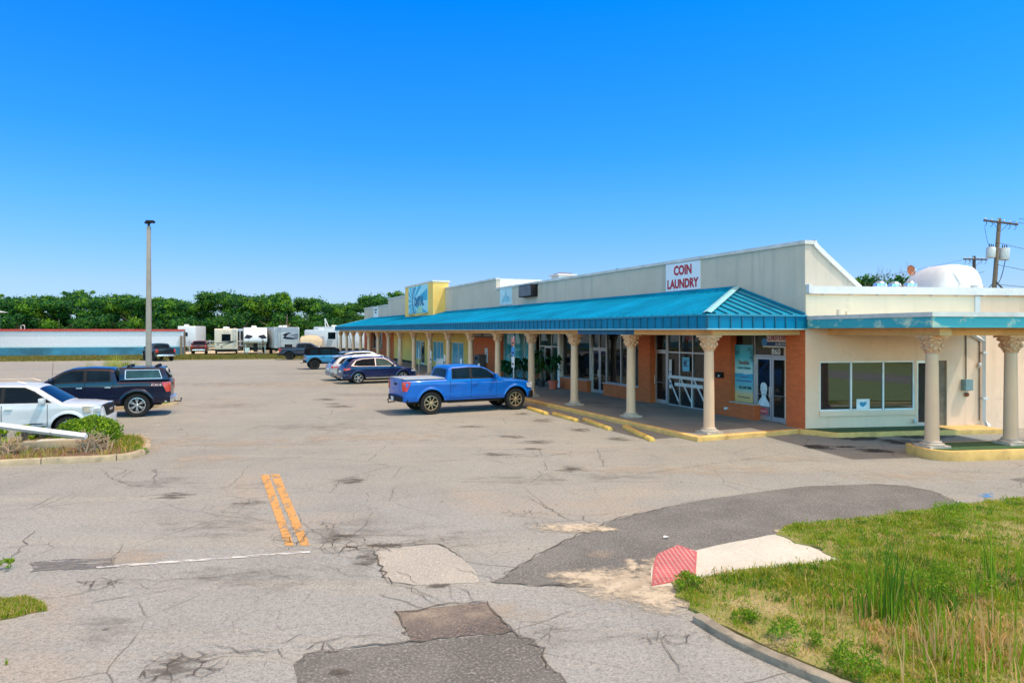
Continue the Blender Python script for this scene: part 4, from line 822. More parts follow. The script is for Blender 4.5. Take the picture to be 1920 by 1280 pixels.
pm=NT('peeling_teal_paint'); nz=pm.noise(1.4,7,.65,.5,co=pm.map((1,1,1.6))); pc=pm.mix(pm.step(nz,.52,.66),(.03,.30,.36),(.45,.55,.42)); pc=pm.mix(pm.step(pm.noise(2.2,6,.7,co=pm.map((1,1,1),loc=(5,2,8))),.60,.72),pc,(.55,.45,.25)); pc=pm.mix(pm.step(pm.noise(6,5,.7),.58,.8),pc,(.02,.17,.22)); M['peel']=pm.end(pc,.7)
cn=P('porch_canopy',Wb().prism(pl,3.33,3.60),M['peel']); P('roof_edge',Wb().prism(po,3.60,3.715),M['coping'],cn); P('soffit',Wb().prism([(.12,-.02),(.44,-4.8),(5.85,-4.8),(5.85,-.02)],3.318,3.329),M['soffit'],cn)
P('porch_beam',Wb().box(.76,1.10,-4.66,-.0,3.125,3.317),M['beam']); P('porch_beam',Wb().box(1.10,5.9,-4.2,-3.9,3.127,3.317),M['beam'])
lights=Wb()
for i in range(2): lights.tubes([(2.6+.25*i,-1.,3.317),(2.6+.25*i,-1.,3.24)],.05,8)
P('flood_lamp',lights,M['black'])
P('wall_pipe',Wb().tubes([(6.31,-.06,3.3),(6.31,-.06,.3),(6.38,-.2,.1)],[.075,.075,.085],4).tubes([(5.5,-.06,3.30),(5.9,-.06,3.12),(6.31,-.06,2.9)],.07,4).box(6.21,6.41,-.15,-.001,1.0,1.06).box(6.21,6.41,-.15,-.001,2.5,2.56),M['white_paint'])
P('conduit',Wb().tubes([(5.67,-.03,3.32),(5.67,-.03,1.66)],.016,6).tubes([(6.16,-.03,3.0),(6.16,-.03,.3)],.012,6),M['black'])
mbx=P('meter_box',Wb().box(5.52,5.82,-.16,-.001,1.30,1.66),mat('blue_grey_box',(.17,.26,.27),.6,dirt=.2)); P('meter_box_lid',Wb().box(5.54,5.80,-.175,-.161,1.32,1.64),mat('blue_grey_box',(.17,.26,.27)),mbx); P('meter_knob',Wb().sphere((5.68,-.06,1.16),.07),M['rust'],mbx); P('wall_lamp',Wb().sphere((6.14,-.06,2.12),(.05,.06,.09)),M['white_paint'])
P('wall_tap',Wb().sphere((3.78,-.06,.33),(.04,.05,.08)),M['white_paint'])
P('roof_pipe',Wb().tubes([(.7,.9-1.6,3.72),(.7,.9-1.6,3.9)],.09,10).tubes([(.95,-.7,3.72),(.95,-.7,3.84)],.05,8),M['wing_top'])
for (w_,n_) in ((.97,4.15),(3.35,4.08)):
    o=copy_tree(c0,mall); p=BM.inverted()@W(w_,n_,0); o.location=(p.x,p.y,.118); o.rotation_euler=(0,0,WA-BA); o.scale=(1.02,1.02,.967)
# --- things on the roof
def on_roof(name,label,cat,p,Y,z): 
    x,y=at(p,Y); return thing(name,label,cat,(x,y,z),WA)
def dome():
    root=on_roof('roof_hood','large white rounded hood standing on the flat roof','roof hood',1769,28,4.6); mb=MB(Matrix.Scale(.9,4,(1,0,0))); n=20
    prof=[(-1.28,0),(-1.22,.25),(-1.08,.62),(-.85,.95),(-.6,1.18),(-.3,1.30),(0,1.34),(.35,1.33),(.65,1.28),(.9,1.1),(1.08,.8),(1.19,.4),(1.23,0)]
    P_=[];F=[]; ys=[-1.05,-1.0,-.85,-.4,.5,1.1,1.4]; sc_=[.0,.72,.93,1,1,.9,.6]
    for y,s_ in zip(ys,sc_):
        for (x,z) in prof: P_.append((x*(.55+.45*s_) if s_ else x*.5,y,z*max(s_,.02)))
    k=len(prof)
    for i in range(len(ys)-1):
        for j in range(k-1): F.append((i*k+j,i*k+j+1,(i+1)*k+j+1,(i+1)*k+j))
    mb.add(P_,F); mb.build('hood',M['white_paint'],root,smooth=60,recalc=True)
    MB().box(.2,1.1,-1.2,-.9,0,.22).build('curb',M['white_paint'],root); MB().tubes([(-.45,-1.0,.98),(-.15,-1.04,.5),(-.5,-1.06,.1)],.012,4).build('seam',M['coping'],root)
dome()
def turbine(label,p,Y):
    root=on_roof('roof_turbine',label,'roof vent',p,Y,4.72); mb=MB()
    mb.lathe([(.12,.1),(.2,.16),(.24,.26),(.22,.36),(.14,.44),(.01,.47)],24,fn=lambda r,z,t:r*(1+.08*math.sin(12*t+z*8))); mb.build('turbine_head',M['chrome'],root,smooth=30); MB().lathe([(.16,0),(.12,.1)],16).build('vent_neck',M['steel'],root,smooth=40)
turbine('shiny turbine vent on the flat roof, left of the three',1650,26.5); turbine('shiny turbine vent on the flat roof, middle of the three',1677.5,26.8); turbine('shiny turbine vent on the flat roof closest to the white hood',1706.5,26.5)
root=on_roof('satellite_dish','rusty round satellite dish on a short post above the flat roof','satellite dish',1708,27.5,4.6)
zz=hz(507,27.5)-4.6; mm=Matrix.Translation((0,0,zz))@Matrix.Rotation(R(82),4,'X')@Matrix.Rotation(R(8),4,'Y')
MB(mm).lathe([(.01,-.06),(.10,-.05),(.17,-.02),(.21,.02),(.215,.02),(.17,.0)],20).build('reflector',M['rust'],root,smooth=60,recalc=True); MB().tubes([(0,.05,0),(0,.05,zz)],.025,8).build('dish_post',M['steel'],root); MB().tubes([(0,0,zz-.2),(0,-.25,zz)],.012,5).sphere((0,-.25,zz),.04,8,6).build('feed_arm',M['white_paint'],root)
for i,(p,Y,w,h,lb) in enumerate(((1851,27,.55,.22,'low white dome cap on the flat roof beside the large hood'),(1884,26,.5,.12,'flatter white dome cap near the right edge of the roof'))):
    root=on_roof('skylight_dome',lb,'roof vent',p,Y,4.63); MB().lathe([(w,0),(w*.98,h*.5),(w*.8,h*.85),(w*.4,h),(.01,h*1.02)],20).build('cap',M['white_paint'],root,smooth=60); MB().box(-w*1.05,w*1.05,-w*1.05,w*1.05,-.05,.02).build('curb',M['white_paint'],root)
x,y=at(1055,40); root=thing('roof_vent','white box vent with dark top on the long main roof','roof vent',(x,y,4.6),BA); zt=hz(515,40)-4.6
MB().box(-.5,.5,-.5,.5,0,zt-.08).build('vent_body',M['white_paint'],root); MB().box(-.62,.62,-.62,.62,zt-.08,zt).build('vent_cap',M['white_paint'],root); MB().box(-.4,.4,-.4,.4,zt,zt+.07).build('vent_fan',M['rust'],root)
x,y=at(1828,27); root=thing('roof_flue','small grey round flue on the flat roof right of the hood','roof vent',(x,y,4.6),0); MB().lathe([(.07,0),(.07,.28),(.13,.3),(.13,.45),(.02,.47)],14).build('flue',M['grey_tank'],root,smooth=40)
# ================================================================== SIGNS
def board(name,label,cat,v,u0,u1,z0,z1,m,t=.04):
    r=thing(name,label,cat,B(v,(u0+u1)/2,(z0+z1)/2),BA); w=(u1-u0)/2;h=(z1-z0)/2
    MB().box(-t,0,-w,w,-h,h).build('board',m,r); return r,w,h,Matrix.Translation((-t-.002,0,0))@FACE
red_t=mat('red_letters',(.36,.012,.02),.5,var=.1); pale=mat('pale_blue_board',(.60,.66,.74),.5,var=.04)
r,w,h,F=board('shop_sign','square white wall sign with red COIN LAUNDRY lettering','sign',4.199,5.11,7.29,4.87,5.98,pale)
text('COIN','lettering',red_t,r,1.14,.40,F@T(.02,.26,0),.042); text('LAUNDRY','lettering',red_t,r,2.0,.38,F@T(.02,-.28,0),.042)
# sunburst sign on the yellow tower
r,w,h,F=board('shop_sign','square blue sunburst sign on the yellow tower','sign',3.149,39.0,45.2,4.78,7.18,mat('sunburst_pale',(.28,.62,.74),.4,var=.08))
mb=MB(F); cx,cy=-1.6,-.15; nr=30
def edge(a):
    dx,dy=math.cos(a),math.sin(a); t=min(((w-.02 if dx>0 else -w+.02)-cx)/dx if abs(dx)>1e-6 else 1e9,((h-.02 if dy>0 else -h+.02)-cy)/dy if abs(dy)>1e-6 else 1e9); return (cx+dx*t,cy+dy*t)
for i in range(0,nr,2):
    a0_=2*PI*i/nr;a1_=2*PI*(i+1)/nr; k=6; arc=[edge(a0_+(a1_-a0_)*j/k) for j in range(k+1)]
    for j in range(k): mb.add([(cx+(arc[j][0]-cx)*.18,cy+(arc[j][1]-cy)*.18,.0),(arc[j][0],arc[j][1],.0),(arc[j+1][0],arc[j+1][1],0),(cx+(arc[j+1][0]-cx)*.18,cy+(arc[j+1][1]-cy)*.18,0)],[(0,1,2,3)],0)
mb.build('sunburst',mat('sunburst_blue',(.015,.33,.54),.4,var=.1),r)
navy=mat('navy_letters',(.01,.05,.16),.4); text('OASTAL','lettering',mat('blue_letters',(.005,.09,.22),.4),r,3.1,.85,F@T(.45,-.15,.004),.05)
mb=MB(F); n=26
for i in range(n):
    def cpt(k,o): a=R(75)+R(205)*k/n; wd=.02+.11*math.sin(PI*k/n); return (-.9+(.95+o*wd)*math.cos(a)*.8,-.05+(1.08+o*wd)*math.sin(a),.006)
    mb.add([cpt(i,-1),cpt(i+1,-1),cpt(i+1,1),cpt(i,1)],[(3,2,1,0)])
mb.build('big_letter',navy,r)
mb=MB(F); mb.add([(-.5,-h+.02,.005),(1.7,-h+.02,.005),(1.5,-.62,.005),(.9,-.5,.005),(.1,-.72,.005)],[(0,1,2,3,4)]); mb.build('sand_patch',mat('pale_green_print',(.32,.58,.42),.4,var=.2),r)
MB().tubes([(-.06,-w-.1,-h-.05),(-.3,-.4,-h-.3),(-.06,w+.2,-h-.02)],.02,5).tubes([(-.06,1.4,-h+.1),(-.5,1.1,-h-.55)],.02,5).build('loose_wire',M['wire'],r)
r,w,h,F=board('faded_sign','faded pale blue picture sign without readable text on the long parapet','sign',4.199,23.57,25.54,4.92,6.0,mat('faded_blue_print',(.40,.58,.64),.5,var=.14,scale=2))
mb=MB(F); mb.add([(-.7,-.35,0),(.75,-.35,0),(.6,-.05,0),(.2,.1,0),(-.4,-.02,0)],[(0,1,2,3,4)]); mb.add([(-.15,.05,.001),(.12,.05,.001),(.02,.5,.001)],[(0,1,2)]); mb.build('faded_picture',mat('faded_teal_print',(.20,.47,.58),.5,var=.3,scale=4),r)
r=thing('box_sign','dark box sign sticking out of the long parapet, no lettering left','sign',B(4.2,20.7,5.62),BA); MB().box(-.42,0,-.92,.92,-.36,.36).build('box',M['black'],r,bevel=.01); MB().box(-.43,-.421,-.86,.86,-.31,.31).build('face',mat('dark_sign_face',(.075,.065,.075),.25,var=.5,scale=1.5),r)
r,w,h,F=board('small_sign','small white sign with dark lettering marks at the far end of the parapet','sign',4.199,63.3,65.8,4.8,6.0,mat('white_board',(.68,.70,.72),.5)); mb=MB(F); mb.box(-.9,.9,.28,.42,0,.004); mb.box(-.45,.45,-.05,.12,0,.004); mb.build('print',M['black'],r)
r,w,h,F=board('name_board','dark name board over the brown brick wall under the canopy','sign',4.199,26.2,31.2,2.78,3.2,mat('dark_name_board',(.05,.035,.03),.5))
for k in range(2): MB(F).box(-1.9+2.0*k,-.3+2.0*k,-.12,.13,0,.006).build('panel',mat('grey_board_panel',(.33,.29,.26),.5,var=.4,scale=6),r)
r=thing('window_card','white card with a blue blot standing in the wide window of the wing','sign',W(2.03,.012,.90),WA); MB(FRONT).box(-.23,.23,-.155,.155,-.07,-.062).build('card',mat('white_board',(.68,.70,.72)),r); MB(FRONT).prism([(-.13,.04),(-.05,.07),(.0,.04),(.09,.075),(.12,.02),(.06,-.06),(.0,-.1),(-.07,-.08),(-.12,-.02)],-.061,-.059).build('blot',mat('blot_blue',(.02,.25,.42)),r)
# 860 unit graphics
r=thing('window_banner','red and white banner above the 860 number in the transom','banner',B(4.44,1.45,2.90),BA); F=Matrix.Translation((-.012,0,0))@FACE
MB().box(-.01,0,-.62,.45,-.02,.26).build('banner',mat('white_board',(.68,.70,.72)),r); MB(F).box(-.52,.58,-.16,-.03,0,.003).build('blue_band',navy,r); MB(F).box(-.62,.55,-.215,-.165,0,.003).build('white_band',M['white_paint'],r)
text('CONDITIONING','lettering',red_t,r,.98,.20,F@T(.08,.12,0),.02); text('& HEATING','lettering',M['white_paint'],r,.5,.085,F@T(.22,-.095,.004),.01); MB(F).lathe([(.15,0),(.14,.004)],8,(-.55,-.04)).build('emblem',mat('blue_emblem',(.03,.2,.5),.4),r)
r=thing('house_number','white number 860 in the transom over the shop door','number',B(4.463,1.5,2.54),BA); text('860','digits',M['white_paint'],r,.40,.21,FACE,.02)
def poster():
    r=thing('window_poster','tall beach poster in the narrow window beside the 860 door','poster',B(4.424,3.0,1.72),BA); t=NT('beach_print'); x=t.n('ShaderNodeSeparateXYZ'); t.set(x,0,t.co); nz=t.noise(3,4,.6)
    k=t.math('ADD',t.math('DIVIDE',t.math('ADD',x.outputs[2],1.03),2.06),t.math('MULTIPLY',t.math('SUBTRACT',nz,.5),.08))
    t.end(t.ramp(k,[(0,(.50,.36,.16)),(.13,(.55,.42,.2)),(.24,(.16,.42,.42)),(.40,(.05,.36,.50)),(.49,(.03,.28,.50)),(.505,(.45,.62,.6)),(.62,(.25,.58,.62)),(.78,(.03,.36,.46)),(1,(.02,.26,.40))]),.25)
    MB().box(-.01,0,-.45,.45,-1.03,1.03).build('print',t.m,r); F=Matrix.Translation((-.012,0,0))@FACE
    dk=mat('dark_teal_print',(.01,.09,.12),.4)
    for (cx,cy,s) in ((-.38,.80,.22),(.36,.82,.26),(.42,.55,.2)):
        mb=MB(F)
        for i in range(9):
            a=i*2*PI/9+.2; q=(cx+math.cos(a)*s,cy+math.sin(a)*s*.7-.04); qm=(cx+math.cos(a)*s*.5,cy+math.sin(a)*s*.45)
            q=(max(-.44,min(.44,q[0])),max(-1,min(1.02,q[1])))
            mb.add([(cx,cy,.001),(qm[0]-.02,qm[1]-.02,.001),(*q,.001),(min(.44,qm[0]+.02),qm[1]+.02,.001)],[(0,1,2,3)])
        mb.build('palm_print',dk,r)
    text('Sensible','lettering',mat('brown_letters',(.16,.08,.07),.5),r,.52,.17,F@T(.02,.40,.002),.015); text('Comfort Solutions','lettering',mat('teal_letters',(.01,.13,.16),.5),r,.68,.10,F@T(.02,.21,.002),.012)
    text('321-549-7506','lettering',M['black'],r,.62,.10,F@T(.08,-.50,.002),.02); text('We sell comfort','lettering',mat('brown_letters',(.16,.08,.07)),r,.6,.06,F@T(.02,-.84,.002),.005)
    mb=MB(F); mb.box(-.2,.24,-.14,-.1,0,.003); mb.box(-.36,.4,-.29,-.24,0,.003); mb.build('small_print',mat('purple_print',(.07,.12,.28),.5),r)
poster()
r=thing('door_sticker','white bust silhouette sticker on the 860 shop door','sticker',B(4.484,2.09,.9),BA); F=FACE
prof=[(-.275,-.26),(.275,-.26),(.25,-.12),(.16,-.02),(.11,.03),(.10,.12),(.14,.2),(.165,.34),(.15,.46),(.09,.54),(.0,.565),(-.1,.54),(-.155,.45),(-.15,.34),(-.16,.30),(-.13,.24),(-.10,.14),(-.09,.05),(-.16,-.01),(-.25,-.13)]
MB(F).prism(prof,0,.004).build('silhouette',mat('frosted_white',(.52,.62,.66),.4,var=.2,scale=5),r)
r=thing('door_sign','red oval sign low on the 860 shop door under the bust','sign',B(4.484,2.09,.47),BA); MB(F).box(-.25,.25,-.16,.16,0,.003).build('board',mat('grey_door_card',(.17,.13,.15),.4),r); MB(F).prism([(.215*math.cos(a)*.97,.11*math.sin(a)) for a in [2*PI*i/24 for i in range(24)]],.003,.006).build('oval',mat('sign_red',(.42,.04,.05),.4),r); text('LENNOX','lettering',mat('pale_pink_letters',(.6,.35,.35),.4),r,.34,.09,F@T(0,0,.006),.01)
r=thing('door_notice','blue notice sheet inside the laundry window','notice',B(4.455,6.35,1.9),BA); MB(FACE).box(-.22,.22,-.28,.28,0,.004).build('sheet',mat('sky_blue_sheet',(.10,.42,.62),.4),r); mb=MB(FACE); mb.box(-.15,.05,-.05,.12,.004,.006); mb.box(-.1,.16,-.1,-.06,.004,.006); mb.box(-.12,.16,.14,.17,.004,.006); mb.build('print',navy,r)
r=thing('paper_strip','tall strip of white papers taped on the laundry window','notice',B(4.452,7.38,1.3),BA); MB(FACE).box(-.08,.08,.1,.75,0,.003).box(-.07,.07,-.45,-.12,0,.003).build('sheet',M['white_paint'],r); MB(FACE).box(-.05,.05,-.3,-.2,.003,.005).box(-.04,.04,.2,.28,.003,.005).build('print',navy,r)
r=thing('neon_sign','pink script sign hanging high in the laundry window','sign',B(4.45,6.15,2.95),BA); text('Laundry','script',mat('pink_script',(.6,.12,.22),.4),r,.42,.13,FACE,.01)
r=thing('mailbox','small black wall mailbox on the brick pier by the corner column','mailbox',B(4.2,3.95,1.62),BA); MB().box(-.14,0,-.17,.17,-.1,.1).build('box',M['black'],r,bevel=.02); MB().sphere((-.15,-.05,-.03),.035,8,6).build('knob',M['white_paint'],r)
r=thing('pipe_stub','white capped pipe stub low on the brick wall under the beach poster','pipe',B(4.2,3.6,.42),BA); MB().tubes([(0,0,0),(-.1,0,0)],.05,10).sphere((-.1,0,0),.06,10,6).build('stub',M['white_paint'],r)
x_u=onv(912,4.2); r=thing('wall_notice','white notice sheet on the brown brick wall behind the blue pickup','notice',B(4.199,x_u,1.55),BA); MB(FACE).box(-.28,.28,-.5,.5,0,.01).build('sheet',M['white_paint'],r); MB(FACE).box(-.18,.18,.1,.16,.01,.012).box(-.18,.18,-.1,-.04,.01,.012).build('print',mat('grey_print',(.3,.3,.3),.6),r)
u=onv(898,3.8); r=thing('drink_machine','dark grey upright cabinet against the brown brick wall','cabinet',B(3.9,u,.14),BA); MB().box(-.3,.25,-.45,.45,0,1.45).build('cabinet',mat('grey_cabinet',(.09,.085,.09),.5),r,bevel=.02); MB().box(-.31,-.301,-.3,.3,1.1,1.3).build('panel',M['black'],r)
# ================================================================== THINGS UNDER AND BEFORE THE CANOPY
def stop(label,q0,q1):
    a=gp(*q0);b=gp(*q1); m=(a+b)/2; L=(b-a).length; r=thing('wheel_stop',label,'wheel stop',(m.x,m.y,0),math.atan2((b-a).y,(b-a).x),'yellow wheel stops')
    pr=[(-.09,0),(-.085,.06),(-.045,.115),(.045,.115),(.085,.06),(.09,0)]
    mb=MB(); mb.yprism(pr,-L/2+.04,L/2-.04); mb.build('block',M['yellow_stop'],r,bevel=.012)
    pn=MB()
    for s in (-1,1): pn.tubes([(s*L*.3,0,.11),(s*L*.3,0,.122)],.018,8)
    pn.build('pin',M['rust'],r)
stop('yellow wheel stop nearest the pavement corner',(1170,802),(1224,828)); stop('yellow wheel stop second from the pavement corner',(1095,788),(1145,807)); stop('yellow wheel stop third from the pavement corner',(1038,777),(1083,791)); stop('yellow wheel stop by the blue pickup front wheel',(990,766),(1026,778))
for k,lb in ((1,'wheel stop under the nose of the blue pickup'),):
    a=B(-1.05,11.2);b=B(-1.0,13.1); r=thing('wheel_stop',lb,'wheel stop',(a+b)/2,math.atan2((b-a).y,(b-a).x),'yellow wheel stops'); MB().yprism([(-.09,0),(-.085,.06),(-.045,.115),(.045,.115),(.085,.06),(.09,0)],-.92,.92).build('block',M['yellow_stop'],r,bevel=.012)
def post_sign(label,p,v,ztop,plates,h0=0,lean=0.,cat='parking sign',zb=0.):
    u=onv(p,v); r=thing('parking_sign',label,cat,B(v,u,zb),BA); MB().tubes([(0,0,-.1),(lean,0,ztop-zb)],.028,6).build('post',M['steel'],r)
    for (z0,z1,w,m) in plates:
        pl=MB().box(-.035,-.028,-w,w,z0-zb,z1-zb).build('sign_plate',m,r,bevel=.003)
        MB().box(-.038,-.0351,-w*.6,w*.6,z0-zb+(z1-z0)*.25,z0-zb+(z1-z0)*.4).build('print',M['black'],pl)
signblue=mat('sign_blue',(.02,.2,.5),.4); signred=mat('sign_red_pale',(.5,.18,.14),.4)
post_sign('tall accessible parking sign with blue plate behind the blue pickup bonnet',963,-.35,3.0,((2.55,2.95,.17,signred),(2.1,2.5,.18,signblue),(1.55,2.05,.17,M['white_paint'])))
post_sign('short white parking sign in front of the yellow wall, left one',808.5,.35,1.9,((1.05,1.85,.16,M['white_paint']),),zb=.14); post_sign('short white parking sign right of the white sandwich board',834.5,.4,1.75,((1.0,1.7,.15,M['white_paint']),),zb=.14)
post_sign('short white parking sign in front of the blue filmed window',865,.4,1.6,((.9,1.55,.14,M['white_paint']),),zb=.14); post_sign('short white sign in front of the grey cabinet',898.5,.5,1.45,((.6,1.4,.15,M['white_paint']),),zb=.14)
post_sign('bare grey sign post in front of the navy crossover',785.5,-.5,2.0,()); post_sign('bare leaning post beside the far yellow wall',746,.3,2.6,(),lean=.05)
u=onv(826,1.6); r=thing('sandwich_board','white folding sandwich board under the canopy','sign',B(1.6,u,.14),BA+.5)
for s in (-1,1): MB(Matrix.Rotation(R(15)*s,4,'Y')@T(0,0,0)).box(-.02+.0,.02,-.35,.35,-.0,1.15).build('panel',M['white_paint'],r).location=(-s*.3,0,0.01)
def planter(label,p,v,h,wd,seed,potm,pot=(.2,.3),kind=0):
    u=onv(p,v); root=thing('potted_plant',label,'plant',B(v,u,.14),0); rr=random.Random(seed); mb=MB(); mb.lathe([(pot[0]*.75,0),(pot[0],pot[1]),(pot[0]*1.06,pot[1]),(pot[0]*1.06,pot[1]+.03),(pot[0]*.9,pot[1]+.03),(pot[0]*.85,pot[1]-.03)],18); mb.build('pot',potm,root,smooth=40)
    lf=MB(); 
    for i in range(70 if kind==0 else 40):
        a=rr.uniform(0,2*PI); e=rr.uniform(.0,1.); L=(h-pot[1])*rr.uniform(.4,1.); x=math.cos(a)*wd*e; y=math.sin(a)*wd*e; z=pot[1]+L; s=rr.uniform(.08,.17) if kind==0 else rr.uniform(.12,.2)
        n=Vector((rr.gauss(0,.6)+math.cos(a)*.5,rr.gauss(0,.6)+math.sin(a)*.5,rr.uniform(.1,1))).normalized(); t1=n.cross(Vector((0,0,1))).normalized() if abs(n.z)<.99 else Vector((1,0,0)); t2=n.cross(t1); c=Vector((x,y,z)); k=6 if kind==0 else 8
        lf.poly([c+(t1*math.cos(2*PI*j/k)*s*.6+t2*math.sin(2*PI*j/k)*s)*(1 if j else 1.2) for j in range(k)])
    lf.build('foliage',LEAF[0] if kind==0 else SHRUB[2],root); st=MB()
    for i in range(6): st.tubes([(0,0,pot[1]-.05),(rr.gauss(0,wd*.4),rr.gauss(0,wd*.4),pot[1]+(h-pot[1])*.7)],[.02,.008],5)
    st.build('stem',M['wood'],root)
blk=mat('dark_pot',(.03,.03,.032),.6)
planter('bushy dark plant in a red pot left of the low brick wall',1037,3.55,1.75,.42,1,M['pot'],(.27,.42)); planter('cactus-like plant with round pale pads behind the column by the red pot',1015,3.7,1.5,.35,2,blk,(.22,.3),1); planter('tall dark plant against the tinted window, nearest the red pot',1006,3.9,2.0,.4,3,blk); planter('dark plant by the teal window, right of the parking sign',982,3.6,1.5,.5,4,blk)
planter('spiky dark plant behind the parking sign post',968,3.4,1.4,.45,5,blk); planter('plant with pale leaves in front of the teal window, leftmost of the row',945,3.2,1.25,.45,6,blk); planter('low plant half hidden by the blue pickup windscreen',953,2.9,1.0,.4,7,blk)
# ================================================================== POLES
r=thing('light_pole','tall square grey concrete light pole with a dark lamp head','light pole',(-16.55,31.1,0),.2); MB().add([(-.118,-.118,-.2),(.118,-.118,-.2),(.118,.118,-.2),(-.118,.118,-.2),(-.075,-.075,8.0),(.075,-.075,8.0),(.075,.075,8.0),(-.075,.075,8.0)],[(3,2,1,0),(4,5,6,7),(0,1,5,4),(1,2,6,5),(2,3,7,6),(3,0,4,7)]).build('pole',M['concrete_pole'],r,bevel=.015)
MB().tubes([(0,0,8.0),(0,0,8.12)],.05,8).build('bracket',M['black'],r); MB().box(-.16,.06,-.13,.13,8.12,8.2).box(-.10,.24,-.15,.15,8.16,8.27).build('lamp_head',M['black'],r,bevel=.03)
def upole(label,p,Y,top,lean,m,tank,arm,seed):
    x,y=at(p,Y); H_=hz(top,Y); r=thing('utility_pole',label,'utility pole',(x,y,0),.15); M_=Matrix.Rotation(lean,4,'Y')
    MB(M_).tubes([(0,0,-.2),(0,0,H_*.5),(0,0,H_)],[.21,.18,.14],10).build('pole',m,r,smooth=50)
    mb=MB(M_); mb.box(-arm/2,arm/2,-.22,-.1,H_-.42,-.28+H_); mb.tubes([(-.7,-.16,H_-.4),(0,-.12,H_-1.1)],.02,4); mb.tubes([(.7,-.16,H_-.4),(0,-.12,H_-1.1)],.02,4); mb.build('crossarm',M['wood_dark'],r)
    rr=random.Random(seed)
    for i in range(6):
        xx=-arm/2+.12+(arm-.24)*i/5; MB(M_).lathe([(.03,H_-.28),(.06,H_-.24),(.03,H_-.2),(.06,H_-.16),(.03,H_-.12)],8,(xx,-.16)).build('insulator',M['grey_tank'],r,smooth=40)
    hk=MB(M_)
    for i in (0,1,4,5): xx=-arm/2+.2+(arm-.4)*i/5; hk.tubes([(xx,-.16,H_-.42),(xx+.05,-.2,H_-.6),(xx-.05,-.22,H_-.75),(xx-.16,-.2,H_-.8)],.025,5)
    hk.build('fuse_holder',M['wire'],r)
    for (dx,z,rd,hh,mt) in tank:
        t=MB(M_).lathe([(rd*.9,z),(rd,z+.06),(rd,z+hh-.05),(rd*.92,z+hh)],16,(dx,-.05)).build('transformer',mt,r,smooth=40); b=MB(M_)
        for s in (-.5,0,.5): b.tubes([(dx+s*rd,-.05,z+hh),(dx+s*rd,-.05,z+hh+.28)],[.05,.03],6)
        b.build('bushing',M['wire'],t)
    return r,Vector((x,y,0)),H_
r1,p1,H1=upole('tall leaning utility pole with two pale transformers behind the building',1852.5,55,408,.085,M['wood'],((-.60,9.1,.33,.85,M['grey_tank']),(.62,9.05,.38,.95,M['grey_tank'])),3.1,1)
r2,p2,H2=upole('shorter dark utility pole with a rusty transformer box behind the building',1826.5,69,480,.0,M['wood_dark'],((.52,6.6,.44,1.1,M['rust']),(-.7,6.4,.42,.9,M['grey_tank'])),2.7,2)
def cable(label,a,b,sag,rad=.02,k=14):
    a=Vector(a);b=Vector(b); pts=[a.lerp(b,i/k)-Vector((0,0,sag*4*(i/k)*(1-i/k))) for i in range(k+1)]
    o=MB().tubes([p-a for p in pts],rad,5).build('power_cable',M['wire']); o.location=a; tag(o,label,'cable','power cables by the utility poles')
tp=p1+Vector((1.0,0,H1)); mid=p1+Vector((.55,0,7.3))
cable('upper power line running right from the tall leaning pole',tp+Vector((1.4,-.1,-.1)),tp+Vector((16,-10,-1.5)),.5); cable('second power line running right from the crossarm of the tall pole',tp+Vector((.8,-.1,-.3)),tp+Vector((16,-9,-4.)),.5)
cable('thick cable falling steeply right from the middle of the tall pole',mid,mid+Vector((4.2,-3,-5.6)),.2,.045); cable('second thick cable falling right from the middle of the tall pole, steeper',mid,mid+Vector((3.0,-3,-5.6)),.15,.04)
cable('cable linking the two utility poles above the hood',mid,p2+Vector((0,0,7.2)),.5,.035); cable('thin wire looping from the transformer to the crossarm',tp+Vector((-1.4,-.2,-.8)),p1+Vector((.0,-.2,10.0)),.3,.015)
cable('low thin cable running right from the foot of the tall pole',p1+Vector((.3,0,5.4)),p1+Vector((14,-4,3.9)),.4,.02); cable('slack wire below the transformers of the tall pole',p1+Vector((1.4,0,9)),p1+Vector((.5,0,7.2)),.8,.03); cable('lowest guy cable to the right of the tall pole',p1+Vector((.3,0,5.2)),p1+Vector((12,-5,2.0)),.3,.018); cable('faint power line crossing left from the short dark pole',p2+Vector((-1.2,0,H2-.4)),p2+Vector((-26,12,H2-4)),.6,.012)
# fallen white post and broken sign footing on the island
o=thing('fallen_post','long white square post lying toppled across the kerbed island','fallen post',(0,0,0)); pa=Vector((-13.9,17.75,.86)); pb=Vector((-10.98,17.6,.53)); d=(pb-pa); 
MB().tubes([pa,pa.lerp(pb,.69),pb],.085,4).build('post',M['white_paint'],o); q=pa.lerp(pb,.69); MB().tubes([q-d.normalized()*.012,q+d.normalized()*.012],.088,4).build('joint',M['steel'],o)
c=gp(24,832); r=thing('broken_footing','grey broken concrete block under the fallen white post','concrete block',(c.x,c.y+.1,.1),.3); MB().box(-.16,.17,-.15,.15,0,.42).build('block',M['plinth'],r,bevel=.03); MB().box(-.19,.2,-.18,.18,0,.06).build('foot',M['concrete'],r,bevel=.02)
c=gp(88,851); r=thing('sign_plinth','low tan concrete plinth in the middle of the kerbed island','concrete block',(c.x,c.y+.35,.1),.35); MB().box(-.75,.75,-.2,.2,0,.22).build('plinth',M['concrete'],r,bevel=.03); MB().box(-.4,.75,-.16,.16,.22,.235).build('cap',M['slab'],r)
c=gp(122,822); r=thing('plastic_sheet','crumpled pale sheet lying behind the plinth on the island','sheet',(c.x,c.y,.12),.2); mb=MB()
for i in range(5):
    for j in range(3): mb.add([(i*.12-.3,j*.1,.03*((i+j)%2)),(i*.12-.18,j*.1,.03*((i+j+1)%2)),(i*.12-.18,j*.1+.1,.03*((i+j)%2)),(i*.12-.3,j*.1+.1,.03*((i+j+1)%2))],[(0,1,2,3)])
